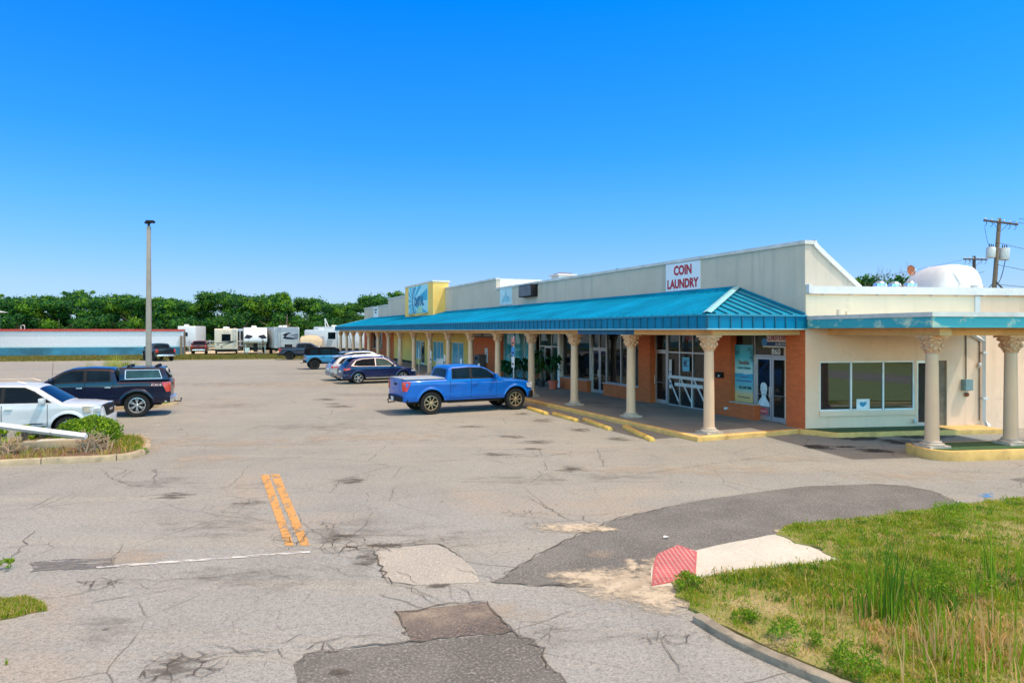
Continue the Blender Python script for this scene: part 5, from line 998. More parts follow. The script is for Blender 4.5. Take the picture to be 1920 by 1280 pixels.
mb.build('sheet',M['white_paint'],r)
for i,(q,lb) in enumerate((((1249,1010),'scrap of white litter on the dark asphalt above the red plate'),((1690,964),'scrap of white litter on the upper edge of the verge'),((3,858),'scrap of white litter at the left end of the island'))):
    c=gp(*q); o=MB().add([(-.05,-.02,.01),(.04,-.03,.025),(.05,.02,.012),(-.03,.03,.03)],[(0,1,2,3)]).build('litter',M['white_paint']); o.location=(c.x,c.y,.02 if i!=2 else .15); tag(o,lb,'litter')

for k,(z0,dz,dx) in enumerate(((8.6,-2.2,14),(10.4,-3.4,15),(7.0,-.2,14))):
    cable(('long sagging wire right of the tall pole, low slung','long wire dropping right from below the crossarm','level wire right of the tall pole at transformer height')[k],p1+Vector((.6,0,z0)),p1+Vector((dx,-6,z0+dz)),.55,.02)
cable('wire sagging left from the tall leaning pole behind the hood',p1+Vector((-.3,0,8.)),p1+Vector((-22,16,6.2)),1.0,.014)
# ================================================================== VEHICLES  (local x forward, z up)
def lerp_list(L,x): return float(np.interp(x,[p[0] for p in L],[p[1] for p in L]))
_WH={}
def wheel_mesh(r,w,rim,nsp,rm,style=0):
    key=(r,w,rim,nsp,rm,style)
    if key in _WH: return _WH[key]
    mb=MB(Matrix.Rotation(PI/2,4,'X'))
    mb.lathe([(rim*.97,-w/2+.1),(rim*.98,-w/2+.01),(rim*1.04,-w/2),(r*.93,-w/2+.005),(r*.985,-w*.36),(r,-w*.2),(r,w*.2),(r*.985,w*.36),(r*.93,w/2-.005),(rim*1.04,w/2),(rim*.98,w/2-.01),(rim*.97,w/2-.1)],32)
    o=mb.build('wheel',M['rubber'],None,smooth=35)
    rb=MB(Matrix.Rotation(PI/2,4,'X'))
    for s in (-1,1):
        e=s*(w/2-.015)
        rb.add([(rim*.97*math.cos(2*PI*i/28),rim*.97*math.sin(2*PI*i/28),e*.4) for i in range(28)],[tuple(range(28))],1)
        rg=[(rim*1.0,e*.7),(rim*1.0,e),(rim*.93,e*1.03),(rim*.86,e*.75)]
        P_=[];F=[]
        for q,z in rg:
            for i in range(28): P_.append((q*math.cos(2*PI*i/28),q*math.sin(2*PI*i/28),z))
        for a in range(3):
            for i in range(28): F.append((a*28+i,a*28+(i+1)%28,(a+1)*28+(i+1)%28,(a+1)*28+i))
        rb.add(P_,F,0)
        for i in range(nsp):
            a=2*PI*i/nsp+.3; wd=rim*(.15 if nsp<7 else .095)
            for sg in ((-1,1) if style else (0,)):
                c=Vector((math.cos(a),math.sin(a),0)); q=Vector((-math.sin(a),math.cos(a),0)); o1=q*wd*.7*sg
                p0=c*rim*.12; p1=c*rim*.92+o1*1.3; k=.55 if sg else 1
                rb.add([p0-q*wd*.6*k+Vector((0,0,e*.95)),p0+q*wd*.6*k+Vector((0,0,e*.95)),p1+q*wd*.5*k+Vector((0,0,e*.98)),p1-q*wd*.5*k+Vector((0,0,e*.98)),p0-q*wd*k+Vector((0,0,e*.7)),p0+q*wd*k+Vector((0,0,e*.7)),p1+q*wd*.7*k+Vector((0,0,e*.7)),p1-q*wd*.7*k+Vector((0,0,e*.7))],[(0,1,2,3),(0,4,5,1),(1,5,6,2),(2,6,7,3),(3,7,4,0)],0)
        rb.lathe([(rim*.2,e*.9),(rim*.16,e*1.0),(.01,e*1.02)],14,(0,0),0)
    ro=rb.build('rim',[M[rm],M['black']],o); _WH[key]=o; o['proto']=1; return o
class Car:
    def __init__(s,name,label,cat,pos,rot,sp,paint,**kw):
        s.__dict__.update(dict(crown=.05,lean=.4,roofm=None,trim='black',arch_flare=0,cladding=None,belt0=None,wheel='alloy',nsp=5,style=0,rim=.24,ww=.235)); s.__dict__.update(sp); s.__dict__.update(kw)
        s.paint=paint; s.root=thing(name,label,cat,(pos[0],pos[1],0),rot)
        s.xr=s.top[0][0]; s.xf=s.top[-1][0]; s.ax=(-s.wb/2,s.wb/2)
        if s.belt0 is None: s.belt0=lerp_list(s.top,0.)
        s.body(); s.wheels()
    def belt(s,x): return lerp_list(s.top,x)
    def roofz(s,x):
        if x<=s.roof[0][0] or x>=s.roof[-1][0]: return -1
        return lerp_list(s.roof,x)
    def side(s,x,z):
        k=lerp_list(s.plan,x); t=(z-s.zb)/(s.belt0-s.zb)
        y=s.Wd*k*lerp_list([(0,.95),(.10,.972),(.22,1.),(.30,.988),(.6,.994),(.82,1.),(.90,.985),(1,.965)],min(1,max(0,t)))
        return y-max(0,z-s.belt0)*s.lean
    def bot(s,x):
        z=lerp_list(s.sill,x) if hasattr(s,'sill') else s.zb
        for a in s.ax:
            d=abs(x-a)
            if d<s.Ra: z=max(z,s.wr+math.sqrt(s.Ra**2-d*d))
        return z
    def ring(s,x):
        zb=s.bot(x); bl=s.belt(x); rz=s.roofz(x); zt=max(bl,rz); gh=zt>bl+.06
        b2=bl if gh else max(zb+.02,zt-.05); out=[]
        for j in range(10): z=zb+(b2-zb)*j/9; out.append((s.side(x,z),z))
        zz=zt-.05 if gh else b2
        for j in range(1,6): z=b2+(zz-b2)*j/5; out.append((s.side(x,z),z))
        y=s.side(x,zt); out+= [(y-.02,zt-.016),(y-.07,zt),((y-.07)*.5,zt+s.crown*.75),(0,zt+s.crown)]
        return out
    def body(s):
        xs=set(np.linspace(s.xr,s.xf,64).round(3))
        for a in s.ax:
            for e in (-1,1): xs|={round(a+e*s.Ra*q,3) for q in (1.003,.997,.97,.92,.8,.6,.3)}
        for L in (s.top,s.roof,s.plan): xs|={round(p[0],3) for p in L}
        for p in (s.roof[0],s.roof[-1]): xs|={round(p[0]+.001,3),round(p[0]-.001,3)}
        xs=sorted(x for x in xs if s.xr<=x<=s.xf)
        mb=MB(); P_=[];F=[];MI=[]; n=None
        for x in xs:
            r=s.ring(x); n=len(r); P_+= [(x,y,z) for y,z in r]+[(x,-y,z) for y,z in r]
        for i in range(len(xs)-1):
            a=2*n*i;b=2*n*(i+1); xm=(xs[i]+xs[i+1])/2; g=s.roofz(xm)>s.belt(xm)+.05
            for j in range(n-1):
                m=2 if (g and j>=9) else 0
                F.append((a+j,b+j,b+j+1,a+j+1)); F.append((b+n+j,a+n+j,a+n+j+1,b+n+j+1)); MI+=[m,m]
            F.append((a,a+n,b+n,b)); MI.append(1)
        for a,fl in ((0,0),(2*n*(len(xs)-1),1)):
            for j in range(n-1):
                q=(a+j,a+j+1,a+n+j+1,a+n+j); F.append(q if not fl else q[::-1]); MI.append(0)
        mb.add(P_,F,MI)
        o=mb.build('body',[s.paint,M['black'],s.roofm or s.paint],s.root,smooth=38,merge=True,recalc=True); s.bodyo=o
        MB().box(s.xr+.35,s.xf-.35,-s.Wd+.32,s.Wd-.32,s.zb-.12,s.zb+.45).build('chassis',M['black'],s.root)
        if s.arch_flare:
            for a in s.ax:
                for sg in (-1,1):
                    fb=MB(); k=18; t0=math.asin(min(.9,max(.0,(s.zb-s.wr)/s.Ra))); Pn=[]
                    for i in range(k+1):
                        t=t0+(PI-2*t0)*i/k
                        for rr,off in ((s.Ra-.012,.0),(s.Ra-.012,s.arch_flare),(s.Ra+.06,s.arch_flare*.8),(s.Ra+.085,-.01)):
                            x=a+rr*math.cos(t); z=s.wr+rr*math.sin(t); Pn.append((x,sg*(s.side(x,max(z,s.zb))+off),z))
                    fb.add(Pn,[(4*i+j,4*i+j+1,4*i+5+j,4*i+4+j) for i in range(k) for j in range(3)])
                    fb.build('wheel_arch_trim',s.flarem if hasattr(s,'flarem') else s.paint,s.root,smooth=50,recalc=True)
    def panel(s,name,pts,off,m,parent=None,both=True,thick=0):
        n=len(pts); c=sum(pts[i][0]*pts[(i+1)%n][1]-pts[(i+1)%n][0]*pts[i][1] for i in range(n))
        if c<0: pts=pts[::-1]
        for sg in ((-1,1) if both else (-1,)):
            P_=[(x,sg*(s.side(x,z)+off),z) for x,z in pts]; o=MB().add(P_,[tuple(range(n)) if sg<0 else tuple(range(n))[::-1]]).build(name,m,parent or s.root)
        return o
    def grid(s,mb,xl,xr_,z0,z1,off,mi,sg,nx=5,nz=8):
        P_=[]
        for j in range(nz+1):
            z=z0+(z1-z0)*j/nz
            for i in range(nx+1):
                x=(xl+(xr_-xl)*i/nx); P_.append((x,sg*(s.side(x,z)+off),z))
        F=[]
        for j in range(nz):
            for i in range(nx):
                q=(j*(nx+1)+i,j*(nx+1)+i+1,(j+1)*(nx+1)+i+1,(j+1)*(nx+1)+i); F.append(q if sg<0 else q[::-1])
        mb.add(P_,F,mi)
    def doors(s,ranges,z0,z1,hz_,hm='black'):
        for (a,b) in ranges:
            for sg in (-1,1):
                mb=MB(); s.grid(mb,a-.015,b+.015,z0-.012,z1+.002,.0025,1,sg); s.grid(mb,a,b,z0,z1,.006,0,sg)
                d=mb.build('door',[s.paint,M['black']],s.root,smooth=60)
                y=sg*(s.side(a+.15,hz_)+.03); MB().box(a+.07,a+.27,y-.018,y+.018,hz_-.018,hz_+.018).build('door_handle',M[hm] if hm in M else s.paint,d,bevel=.008)
    def topglass(s,name,x0,x1,mar=.07,m=None,k=8):
        mb=MB(); P_=[]; fs=(-1,-.5,0,.5,1)
        for i in range(k+1):
            x=x0+(x1-x0)*i/k; z=max(s.belt(x),s.roofz(x)); e=.004
            dz=(s.roofz(min(x+e,s.roof[-1][0]-.0005))-s.roofz(max(x-e,s.roof[0][0]+.0005)))/(2*e); n=Vector((-dz,0,1)).normalized()*.012
            y=s.side(x,z)-.07-mar
            for f in fs: P_.append((x+n.x,f*y,z+s.crown*(1-abs(f))*(1.5 if abs(f)>=.5 else 1)*(1 if abs(f)<.5 else 1)+n.z if abs(f)>=.5 else z+s.crown+n.z))
        w=len(fs); F=[(i*w+j,i*w+j+1,(i+1)*w+j+1,(i+1)*w+j) for i in range(k) for j in range(w-1)]
        mb.add(P_,F); o=mb.build(name,m or M['car_glass'],s.root,smooth=60,recalc=True)
        return o
    def wheels(s):
        pr=wheel_mesh(s.wr,s.ww,s.rim,s.nsp,s.wheel,s.style)
        for a in s.ax:
            for sg in (-1,1):
                c=copy_tree(pr,s.root); c.location=(a,sg*(s.Wd-s.ww/2-.015),s.wr); c.rotation_euler=(0,a*1.3+.2,0)
                if 'proto' in c: del c['proto']
    def bx(s,name,x0,x1,y0,y1,z0,z1,m,bevel=.015,mirror=True,parent=None):
        for sg in ((-1,1) if mirror else (1,)):
            a,b=(y0,y1) if sg>0 else (-y1,-y0); o=MB().box(x0,x1,a,b,z0,z1).build(name,m,parent or s.root,bevel=bevel)
        return o
    def mirrors(s,x,z,m,sz=(.1,.2,.16)):
        for sg in (-1,1):
            y=s.side(x,z); mb=MB(); y0=y-.02; a=sg*(y0+.06);b=sg*(y0+.06+sz[1]); lo,hi=min(a,b),max(a,b)
            mb.box(x-sz[0]/2,x+sz[0]/2,lo,hi,z-sz[2]/2,z+sz[2]/2); mb.box(x-.03,x+.03,min(sg*(y0-.03),sg*(y0+.08)),max(sg*(y0-.03),sg*(y0+.08)),z-sz[2]/2+.01,z-sz[2]/2+.05)
            mb.build('mirror',m,s.root,bevel=.025)
    def bumper(s,front,z0,z1,m,d=.12,name='bumper',inset=0):
        xe=s.xf if front else s.xr; sg=1 if front else -1; W_=s.Wd
        o=[(xe-sg*.2,W_*.975),(xe-sg*.12,W_*.965),(xe+sg*d*.55,W_*.8),(xe+sg*d,W_*.4)]; pts=o+[(x,-y) for x,y in o[::-1]]
        return MB().prism(pts,z0,z1).build(name,m,s.root,bevel=.03)
PICK=dict(wb=3.86,Wd=1.01,zb=.55,wr=.465,Ra=.58,crown=.04,lean=.30,
 top=[(-3.10,1.40),(-1.25,1.42),(.75,1.39),(1.25,1.36),(1.9,1.31),(2.5,1.23),(2.70,1.14),(2.79,1.0)],
 roof=[(-1.26,1.41),(-1.13,1.86),(-1.0,1.92),(-.3,1.955),(.3,1.92),(.58,1.83),(1.34,1.36)],
 plan=[(-3.10,.955),(-2.98,1),(2.3,1),(2.62,.95),(2.74,.88),(2.79,.80)],rim=.31,ww=.28,belt0=1.40)
def pickup(label,pos,rot,paint,wheel='alloy',nsp=6,style=0,bumperm='chrome',cover='black',shell=False,flare=.028,handle='chrome',wr=None,tailgate=None,shad=None,name='pickup_truck',lift=0):
    sp=dict(PICK)
    if wr: sp.update(wr=wr+.04,Ra=wr+.16,zb=.62)
    c=Car(name,label,'pickup',pos,rot,sp,paint,arch_flare=flare,wheel=wheel,nsp=nsp,style=style); c.root.scale=(.955,.97,.955)
    G=M['car_glass']; fr=M['black']
    c.panel('window_frame',[(-1.04,1.415),(-1.0,1.84),(-.2,1.885),(.34,1.865),(.60,1.77),(1.10,1.40),(.8,1.395)],.002,fr)
    c.panel('side_window',[(-1.0,1.45),(-.96,1.81),(-.22,1.85),(-.22,1.45)],.005,G); c.panel('side_window',[(-.10,1.45),(-.10,1.855),(.32,1.835),(.56,1.745),(.98,1.43),(.7,1.42),(.62,1.45)],.005,G)
    c.topglass('windscreen',.66,1.29); c.topglass('rear_window',-1.245,-1.15,.1)
    c.doors(((-1.10,-.17),(-.15,.98)),sp['zb']+.09,1.385,1.2,handle)
    c.mirrors(.92,1.5,M['black'] if handle=='black' else paint,(.12,.24,.2))
    c.bx('headlight',2.42,2.76,.60,.93,.98,1.17,M['clear_lens'],.03); MB().box(2.70,2.80,-.6,.6,.78,1.16).build('grille',M['black'],c.root,bevel=.02)
    c.bumper(True,.5,.8,M['chrome'] if bumperm=='chrome' else M['black'],.14); c.bumper(False,.55,.76,M[bumperm],.16)
    rl=c.bx('tail_light',-3.125,-2.96,.80,.985,.98,1.36,M['red_lens'],.02)
    c.panel('tail_light',[(-3.07,.98),(-3.07,1.36),(-2.80,1.36),(-2.86,1.22),(-2.93,1.08),(-2.96,.98)],.03,M['red_lens']); c.panel('headlight',[(2.46,1.0),(2.44,1.17),(2.70,1.12),(2.73,.94),(2.62,.94)],.03,M['clear_lens'])
    tg=MB().box(-3.12,-3.08,-.79,.79,.80,1.39).build('tailgate',tailgate or paint,c.root,bevel=.02); MB().box(-3.135,-3.121,-.16,.16,1.18,1.28).build('tailgate_handle',M['black'],tg); MB().box(-3.128,-3.121,-.42,.42,.97,1.07).build('tailgate_emblem',shad or paint,tg)
    MB().box(-3.27,-3.262,-.16,.16,.58,.73).build('licence_plate',M['white_paint'],c.root)
    for sg in (-1,1): MB().box(-1.2,1.15,sg*.93-.07,sg*.93+.07,.44,.49).build('running_board',M['black'] if bumperm!='chrome' else M['alu'],c.root,bevel=.015)
    MB().tubes([(-3.15,.0,.5),(-3.35,0,.5),(-3.42,0,.47),(-3.44,0,.56)],.025,6).sphere((-3.44,0,.6),.035,8,6).build('tow_hitch',M['black'],c.root)
    if cover and not shell: MB().box(-3.05,-1.30,-.92,.92,1.43,1.475).build('bed_cover',mat('bed_cover_grey',(.30,.33,.35),.55) if cover=='grey' else M['black'],c.root,bevel=.02)
    if shell:
        P_=[(-3.07,-.95,1.43),(-1.30,-.95,1.43),(-1.30,.95,1.43),(-3.07,.95,1.43),(-2.86,-.80,1.94),(-1.30,-.80,1.96),(-1.30,.80,1.96),(-2.86,.80,1.94)]
        sh=MB().add(P_,[(3,2,1,0),(4,5,6,7),(0,1,5,4),(1,2,6,5),(2,3,7,6),(3,0,4,7)]).build('camper_shell',paint,c.root,bevel=.04,seg=3)
        def sp_(x,z,o): return .95-(z-1.43)*.15/.51+o
        for sg in (-1,1):
            for nm,pts,o,m in (('shell_window_frame',[(-2.82,1.50),(-1.5,1.50),(-1.5,1.86),(-2.7,1.86)],.006,M['alu']),('shell_window',[(-2.79,1.525),(-1.53,1.525),(-1.53,1.84),(-2.68,1.84)],.010,M['glass_green'])):
                P_=[(x,sg*sp_(x,z,o),z) for x,z in pts]; MB().add(P_,[(0,1,2,3) if sg<0 else (3,2,1,0)]).build(nm,m,sh)
        MB().add([(-3.055,-.78,1.50),(-3.055,.78,1.50),(-2.915,.70,1.88),(-2.915,-.70,1.88)],[(3,2,1,0)]).build('shell_rear_window',M['car_glass'],sh)
        for x in (-2.6,-1.6): MB().box(x-.04,x+.04,-.7,.7,2.0,2.035).box(x-.06,x+.06,-.72,-.6,1.94,2.0).box(x-.06,x+.06,.6,.72,1.94,2.0).build('roof_rack',M['black'],sh)
        MB().tubes([(1.3,-.85,1.36),(1.25,-.85,2.15)],.006,4).build('antenna',M['black'],c.root)
    return c
P0=gp(805,777);P1=gp(967,767)
def place(near_mid,rot,half): return Vector((near_mid[0]-math.sin(rot)*half,near_mid[1]+math.cos(rot)*half))
blue=carpaint('bright_blue_paint',(.0,.098,.42),.0,.3)
rt=R(27); c=pickup('bright blue crew cab pickup with bronze wheels parked nose to the shops',place((P0+P1)/2,rt,.86),rt,blue,'bronze',8,0,'black','grey',handle='body')
navy_p=carpaint('navy_paint',(.003,.006,.024),.1,.3)
rt=R(203.2-1); nm=Vector((-14.15,25.78)); h=Vector((math.cos(rt),math.sin(rt))); c=pickup('navy blue pickup with a camper shell and silver wheels by the light pole',nm+h*1.845+Vector((math.sin(rt),-math.cos(rt)))*.86,rt,navy_p,'alloy',6,1,'chrome',None,shell=True)
FR2=Matrix(((-1,0,0,0),(0,0,1,0),(0,1,0,0),(0,0,0,1)))
text('FX4','decal',mat('pale_pink_letters',(.6,.35,.35)),c.root,.36,.10,T(-2.62,c.side(-2.62,1.27)+.004,1.26)@FR2,.012,.002)
dk=carpaint('black_blue_paint',(.008,.010,.016),.1,.3)
q=gp(543,674.6); rt=R(12); h=Vector((math.cos(rt),math.sin(rt))); pickup('dark slate pickup with oversized black wheels at the far end of the lot',Vector(q[:2])+h*1.845+Vector((-math.sin(rt),math.cos(rt)))*.86,rt,carpaint('slate_paint',(.008,.020,.048),.0,.35),'black',6,0,'black','black',flare=.06,handle='black',wr=.46)
q=(gp(290,677)+gp(321,676))/2; rt=R(132); h=Vector((math.cos(rt),math.sin(rt))); pickup('black pickup seen from behind with chrome rear bumper beyond the light pole',Vector(q[:2])+h*1.845,rt,dk,'black',6,0,'chrome','black',handle='black',wr=.45)
q=gp(373,664.5); rt=R(112); h=Vector((math.cos(rt),math.sin(rt))); pickup('maroon pickup parked on the grass edge beside the beige trailer',Vector(q[:2])+h*2.2,rt,carpaint('maroon_paint',(.09,.012,.016),.3,.3),'alloy',6,0,'chrome','black')
# --- crossovers
SUV=dict(wb=2.82,Wd=.945,zb=.32,wr=.365,Ra=.425,crown=.05,lean=.42,belt0=1.04,
 top=[(-2.33,.62),(-2.30,.86),(-2.2,1.0),(-2.0,1.045),(.85,1.035),(1.15,1.01),(1.7,.95),(2.05,.87),(2.25,.76),(2.33,.6)],
 roof=[(-2.24,1.0),(-1.95,1.30),(-1.72,1.53),(-1.4,1.60),(-.4,1.66),(.25,1.63),(.6,1.53),(1.28,1.02)],
 plan=[(-2.33,.84),(-2.22,.93),(-1.95,1),(1.8,1),(2.1,.93),(2.25,.84),(2.33,.70)],rim=.255,ww=.235)
def suv(name,label,pos,rot,paint,frame='chrome',wheel='alloy',nsp=5,style=1,lower=None):
    c=Car(name,label,'SUV',pos,rot,SUV,paint,wheel=wheel,nsp=nsp,style=style,arch_flare=.016,flarem=lower or paint)
    c.panel('window_frame',[(-1.86,1.12),(-1.5,1.075),(.98,1.055),(.52,1.43),(.25,1.545),(-.35,1.575),(-1.1,1.545),(-1.55,1.44)],.002,M[frame])
    c.panel('side_window',[(-1.72,1.15),(-1.45,1.10),(-.36,1.085),(-.36,1.55),(-1.08,1.52),(-1.5,1.42)],.005,M['car_glass']); c.panel('side_window',[(-.30,1.085),(-.30,1.55),(.22,1.52),(.48,1.41),(.88,1.085)],.005,M['glass_green'] if frame=='chrome' else M['car_glass'])
    c.topglass('windscreen',.66,1.22); c.topglass('rear_window',-2.17,-1.80,.12)
    c.doors(((-.97,-.34),(-.32,.80)),.44,1.02,.9,'body'); c.mirrors(.72,1.12,paint,(.12,.2,.14))
    c.bx('tail_light',-2.29,-1.98,.62,.885,.82,.97,M['red_lens'],.03); c.bx('headlight',1.95,2.25,.55,.83,.70,.82,M['clear_lens'],.03)
    c.panel('headlight',[(1.95,.72),(1.92,.82),(2.2,.80),(2.22,.70)],.03,M['clear_lens']); c.panel('tail_light',[(-2.2,.83),(-2.15,.97),(-1.88,.99),(-1.95,.88)],.025,M['red_lens']); MB().box(2.2,2.35,-.42,.42,.5,.76).build('grille',M['black'],c.root,bevel=.03); c.bumper(False,.36,.6,lower or paint,.05); c.bumper(True,.28,.5,paint,.04)
    MB().box(-2.345,-2.30,-.26,.26,.70,.82).build('licence_plate',M['white_paint'],c.root); c.bx('exhaust',-2.38,-2.25,.5,.68,.34,.40,M['chrome'],.01)
    c.panel('sill_trim',[(-.95,.33),(.95,.33),(.95,.40),(-.95,.40)],.008,M['alu'])
    for sg in (-1,1): MB().tubes([(-1.5,sg*.62,1.63),(-1.3,sg*.63,1.69),(.0,sg*.64,1.73),(.25,sg*.63,1.68)],.014,5).build('roof_rail',M[frame],c.root)
    MB().add([(-1.98,-.62,1.52),(-1.98,.62,1.52),(-1.55,.64,1.61),(-1.55,-.64,1.61),(-1.98,-.62,1.55),(-1.98,.62,1.55),(-1.55,.64,1.635),(-1.55,-.64,1.635)],[(3,2,1,0),(4,5,6,7),(0,1,5,4),(1,2,6,5),(2,3,7,6),(3,0,4,7)]).build('spoiler',paint,c.root)
    return c
q=gp(671.5,719.7); rt=R(27); h=Vector((math.cos(rt),math.sin(rt))); nl=Vector((-math.sin(rt),math.cos(rt)))
ap=Vector(q[:2])+h*1.41+nl*.82
suv('crossover','navy blue crossover with silver five-spoke wheels and chrome window line',ap,rt,carpaint('deep_blue_paint',(.003,.012,.065),.2,.3))
suv('crossover','silver grey crossover mostly hidden beside the navy crossover',ap+nl*3.0-h*.1,rt,carpaint('silver_paint',(.40,.41,.43),.5,.35),'black','alloy',5,0,carpaint('grey_cladding',(.14,.14,.15),.1,.5))
suv('crossover','grey car of which only the roof shows beyond the silver crossover',ap+nl*11.6+h*2.3,rt,carpaint('grey_paint',(.22,.25,.27),.4,.35),'black')
# --- white SUV on the left
WSUV=dict(wb=2.86,Wd=.925,zb=.36,wr=.36,Ra=.455,crown=.03,lean=.34,belt0=1.10,
 top=[(-2.35,.7),(-2.3,1.05),(.9,1.10),(1.2,1.09),(1.8,1.055),(2.12,1.01),(2.27,.92),(2.35,.62)],
 roof=[(-2.30,1.06),(-2.12,1.5),(-1.95,1.61),(-1.2,1.66),(0,1.67),(.30,1.64),(.55,1.58),(1.28,1.09)],
 plan=[(-2.35,.88),(-2.2,.97),(-2,1),(1.75,1),(2.05,.96),(2.25,.86),(2.35,.70)],rim=.23,ww=.225)
rt=R(19); h=Vector((math.cos(rt),math.sin(rt))); nl=Vector((-math.sin(rt),math.cos(rt))); F0=Vector((-12.36,20.6))
wp=carpaint('white_car_paint',(.50,.53,.55),.0,.35)
c=Car('white_suv','white boxy SUV behind the kerbed island with shrubs','SUV',F0-h*2.3+nl*.80,rt,WSUV,wp,wheel='alloy',nsp=6,arch_flare=.022)
c.panel('window_frame',[(-1.95,1.16),(1.02,1.13),(.55,1.47),(.30,1.59),(-.3,1.61),(-1.5,1.58),(-1.85,1.45)],.002,M['black'])
c.panel('side_window',[(-1.85,1.18),(-1.2,1.17),(-1.2,1.56),(-1.5,1.55),(-1.78,1.43)],.005,M['car_glass']); c.panel('side_window',[(-1.12,1.17),(-.28,1.165),(-.28,1.58),(-1.12,1.56)],.005,M['car_glass']); c.panel('side_window',[(-.18,1.165),(-.18,1.58),(.28,1.56),(.50,1.46),(.92,1.16)],.005,M['car_glass'])
c.topglass('windscreen',.62,1.24); c.topglass('rear_window',-2.27,-2.14,.1); c.doors(((-.96,-.24),(-.22,.90)),.46,1.08,.98,'body'); c.mirrors(.80,1.20,wp,(.14,.24,.16))
c.bx('headlight',1.86,2.27,.56,.87,.80,1.0,M['clear_lens'],.03); c.bx('turn_light',1.84,1.90,.80,.885,.80,1.0,M['amber'],.01); c.panel('headlight',[(1.86,.80),(1.80,1.0),(2.17,.985),(2.25,.90),(2.25,.80)],.03,mat('warm_lens',(.36,.33,.27),.12,var=.3,scale=12)); c.panel('door_badge',[(.45,.52),(.80,.52),(.80,.545),(.45,.545)],.012,M['black']); MB().box(2.2,2.37,-.48,.48,.66,.99).build('grille',M['black'],c.root,bevel=.03); MB().box(2.37,2.375,-.2,.2,.80,.86).build('grille_emblem',M['chrome'],c.root); c.bumper(True,.36,.66,wp,.07); c.bx('fog_light',2.12,2.30,.66,.82,.50,.64,M['alu'],.02); c.bx('tail_light',-2.36,-2.1,.7,.9,.95,1.15,M['red_lens'],.02)
for sg in (-1,1): MB().tubes([(-1.7,sg*.66,1.68),(-1.5,sg*.67,1.75),(.1,sg*.67,1.76),(.3,sg*.66,1.70)],.016,5).build('roof_rail',M['alu'],c.root)
MB().box(-1.0,-.95,-.02,.02,1.74,1.86).build('antenna',M['black'],c.root)
# --- light blue off-roader
OFF=dict(wb=2.95,Wd=.965,zb=.58,wr=.425,Ra=.53,crown=.03,lean=.12,belt0=1.20,
 top=[(-2.15,1.19),(.85,1.20),(1.0,1.19),(2.0,1.17),(2.2,1.12),(2.26,.95)],roof=[(-2.13,1.20),(-2.07,1.74),(-1.95,1.80),(-.5,1.84),(.30,1.82),(.46,1.74),(.92,1.20)],plan=[(-2.15,.97),(-2.05,1),(2.0,1),(2.2,.96),(2.26,.9)],rim=.23,ww=.28)
q=gp(590,692.5); rt=R(24); h=Vector((math.cos(rt),math.sin(rt))); nl=Vector((-math.sin(rt),math.cos(rt)))
ob=carpaint('sky_blue_paint',(.035,.20,.38),.1,.35)
c=Car('off_road_suv','light blue off-roader with black soft top and spare wheel on its tail','SUV',Vector(q[:2])+h*1.475+nl*.8,rt,OFF,ob,roofm=mat('soft_top',(.006,.006,.007),.95,Specular_IOR_Level=.05),wheel='black',nsp=6,arch_flare=.07,flarem=M['black'])
c.panel('side_window',[(-1.85,1.30),(-1.2,1.29),(-1.2,1.68),(-1.8,1.68)],.005,M['car_glass']); c.panel('side_window',[(-1.05,1.26),(-.2,1.26),(-.2,1.72),(-1.05,1.70)],.005,M['car_glass']); c.panel('side_window',[(-.1,1.26),(-.1,1.72),(.30,1.70),(.68,1.27)],.005,M['car_glass']); c.topglass('windscreen',.5,.88)
c.doors(((-.94,-.14),(-.12,.80)),.66,1.18,1.08,'black'); c.mirrors(.7,1.3,M['black']); c.bx('tail_light',-2.17,-2.08,.80,.93,.86,1.12,M['red_lens'],.01); c.bumper(False,.56,.76,M['black'],.14); c.bumper(True,.56,.76,M['black'],.14)
sw=copy_tree(wheel_mesh(.425,.28,.23,6,'black',0),c.root); sw.name='spare_wheel'; sw.rotation_euler=(0,0,PI/2); sw.location=(-2.35,-.1,1.06); MB().box(-2.16,-2.12,-.8,.8,.8,1.18).build('tailgate',ob,c.root,bevel=.01); MB().tubes([(-2.25,0,.5),(-2.5,0,.5),(-2.52,0,.58)],.025,6).build('tow_hitch',M['black'],c.root)
for o in list(bpy.data.objects):
    if o.get('proto'):
        for ch in list(o.children): bpy.data.objects.remove(ch)
        bpy.data.objects.remove(o)
# ================================================================== TRAILERS AND FAR BUILDINGS
cream=mat('cream_trailer',(.47,.42,.34),.45,var=.06,dirt=.08); wtr=mat('white_trailer',(.50,.52,.54),.4,var=.08,dirt=.08); gtr=mat('grey_trailer',(.24,.28,.33),.4,var=.1); ltr=mat('pale_grey_trailer',(.34,.37,.39),.4,var=.06); swm=mat('swirl_graphic',(.012,.016,.03),.6,Specular_IOR_Level=.1)
def rounded(x0,x1,z0,z1,r,k=4,nose=0):
    out=[]
    for cx,cz,a0 in ((x1-r,z1-r,0),(x0+r,z1-r,90),(x0+r,z0+r*.3,180),(x1-r,z0+r*.3,270)):
        rr=r if a0<180 else r*.3
        for i in range(k+1):
            a=R(a0+90*i/k); out.append((cx+(r-rr)*(1 if a0==270 else -1 if a0==180 else 0)+rr*math.cos(a),cz+rr*math.sin(a)))
    if nose: out=[(x+(nose*(z-z0)/(z1-z0) if x>(x0+x1)/2 else 0),z) for x,z in out]
    return out
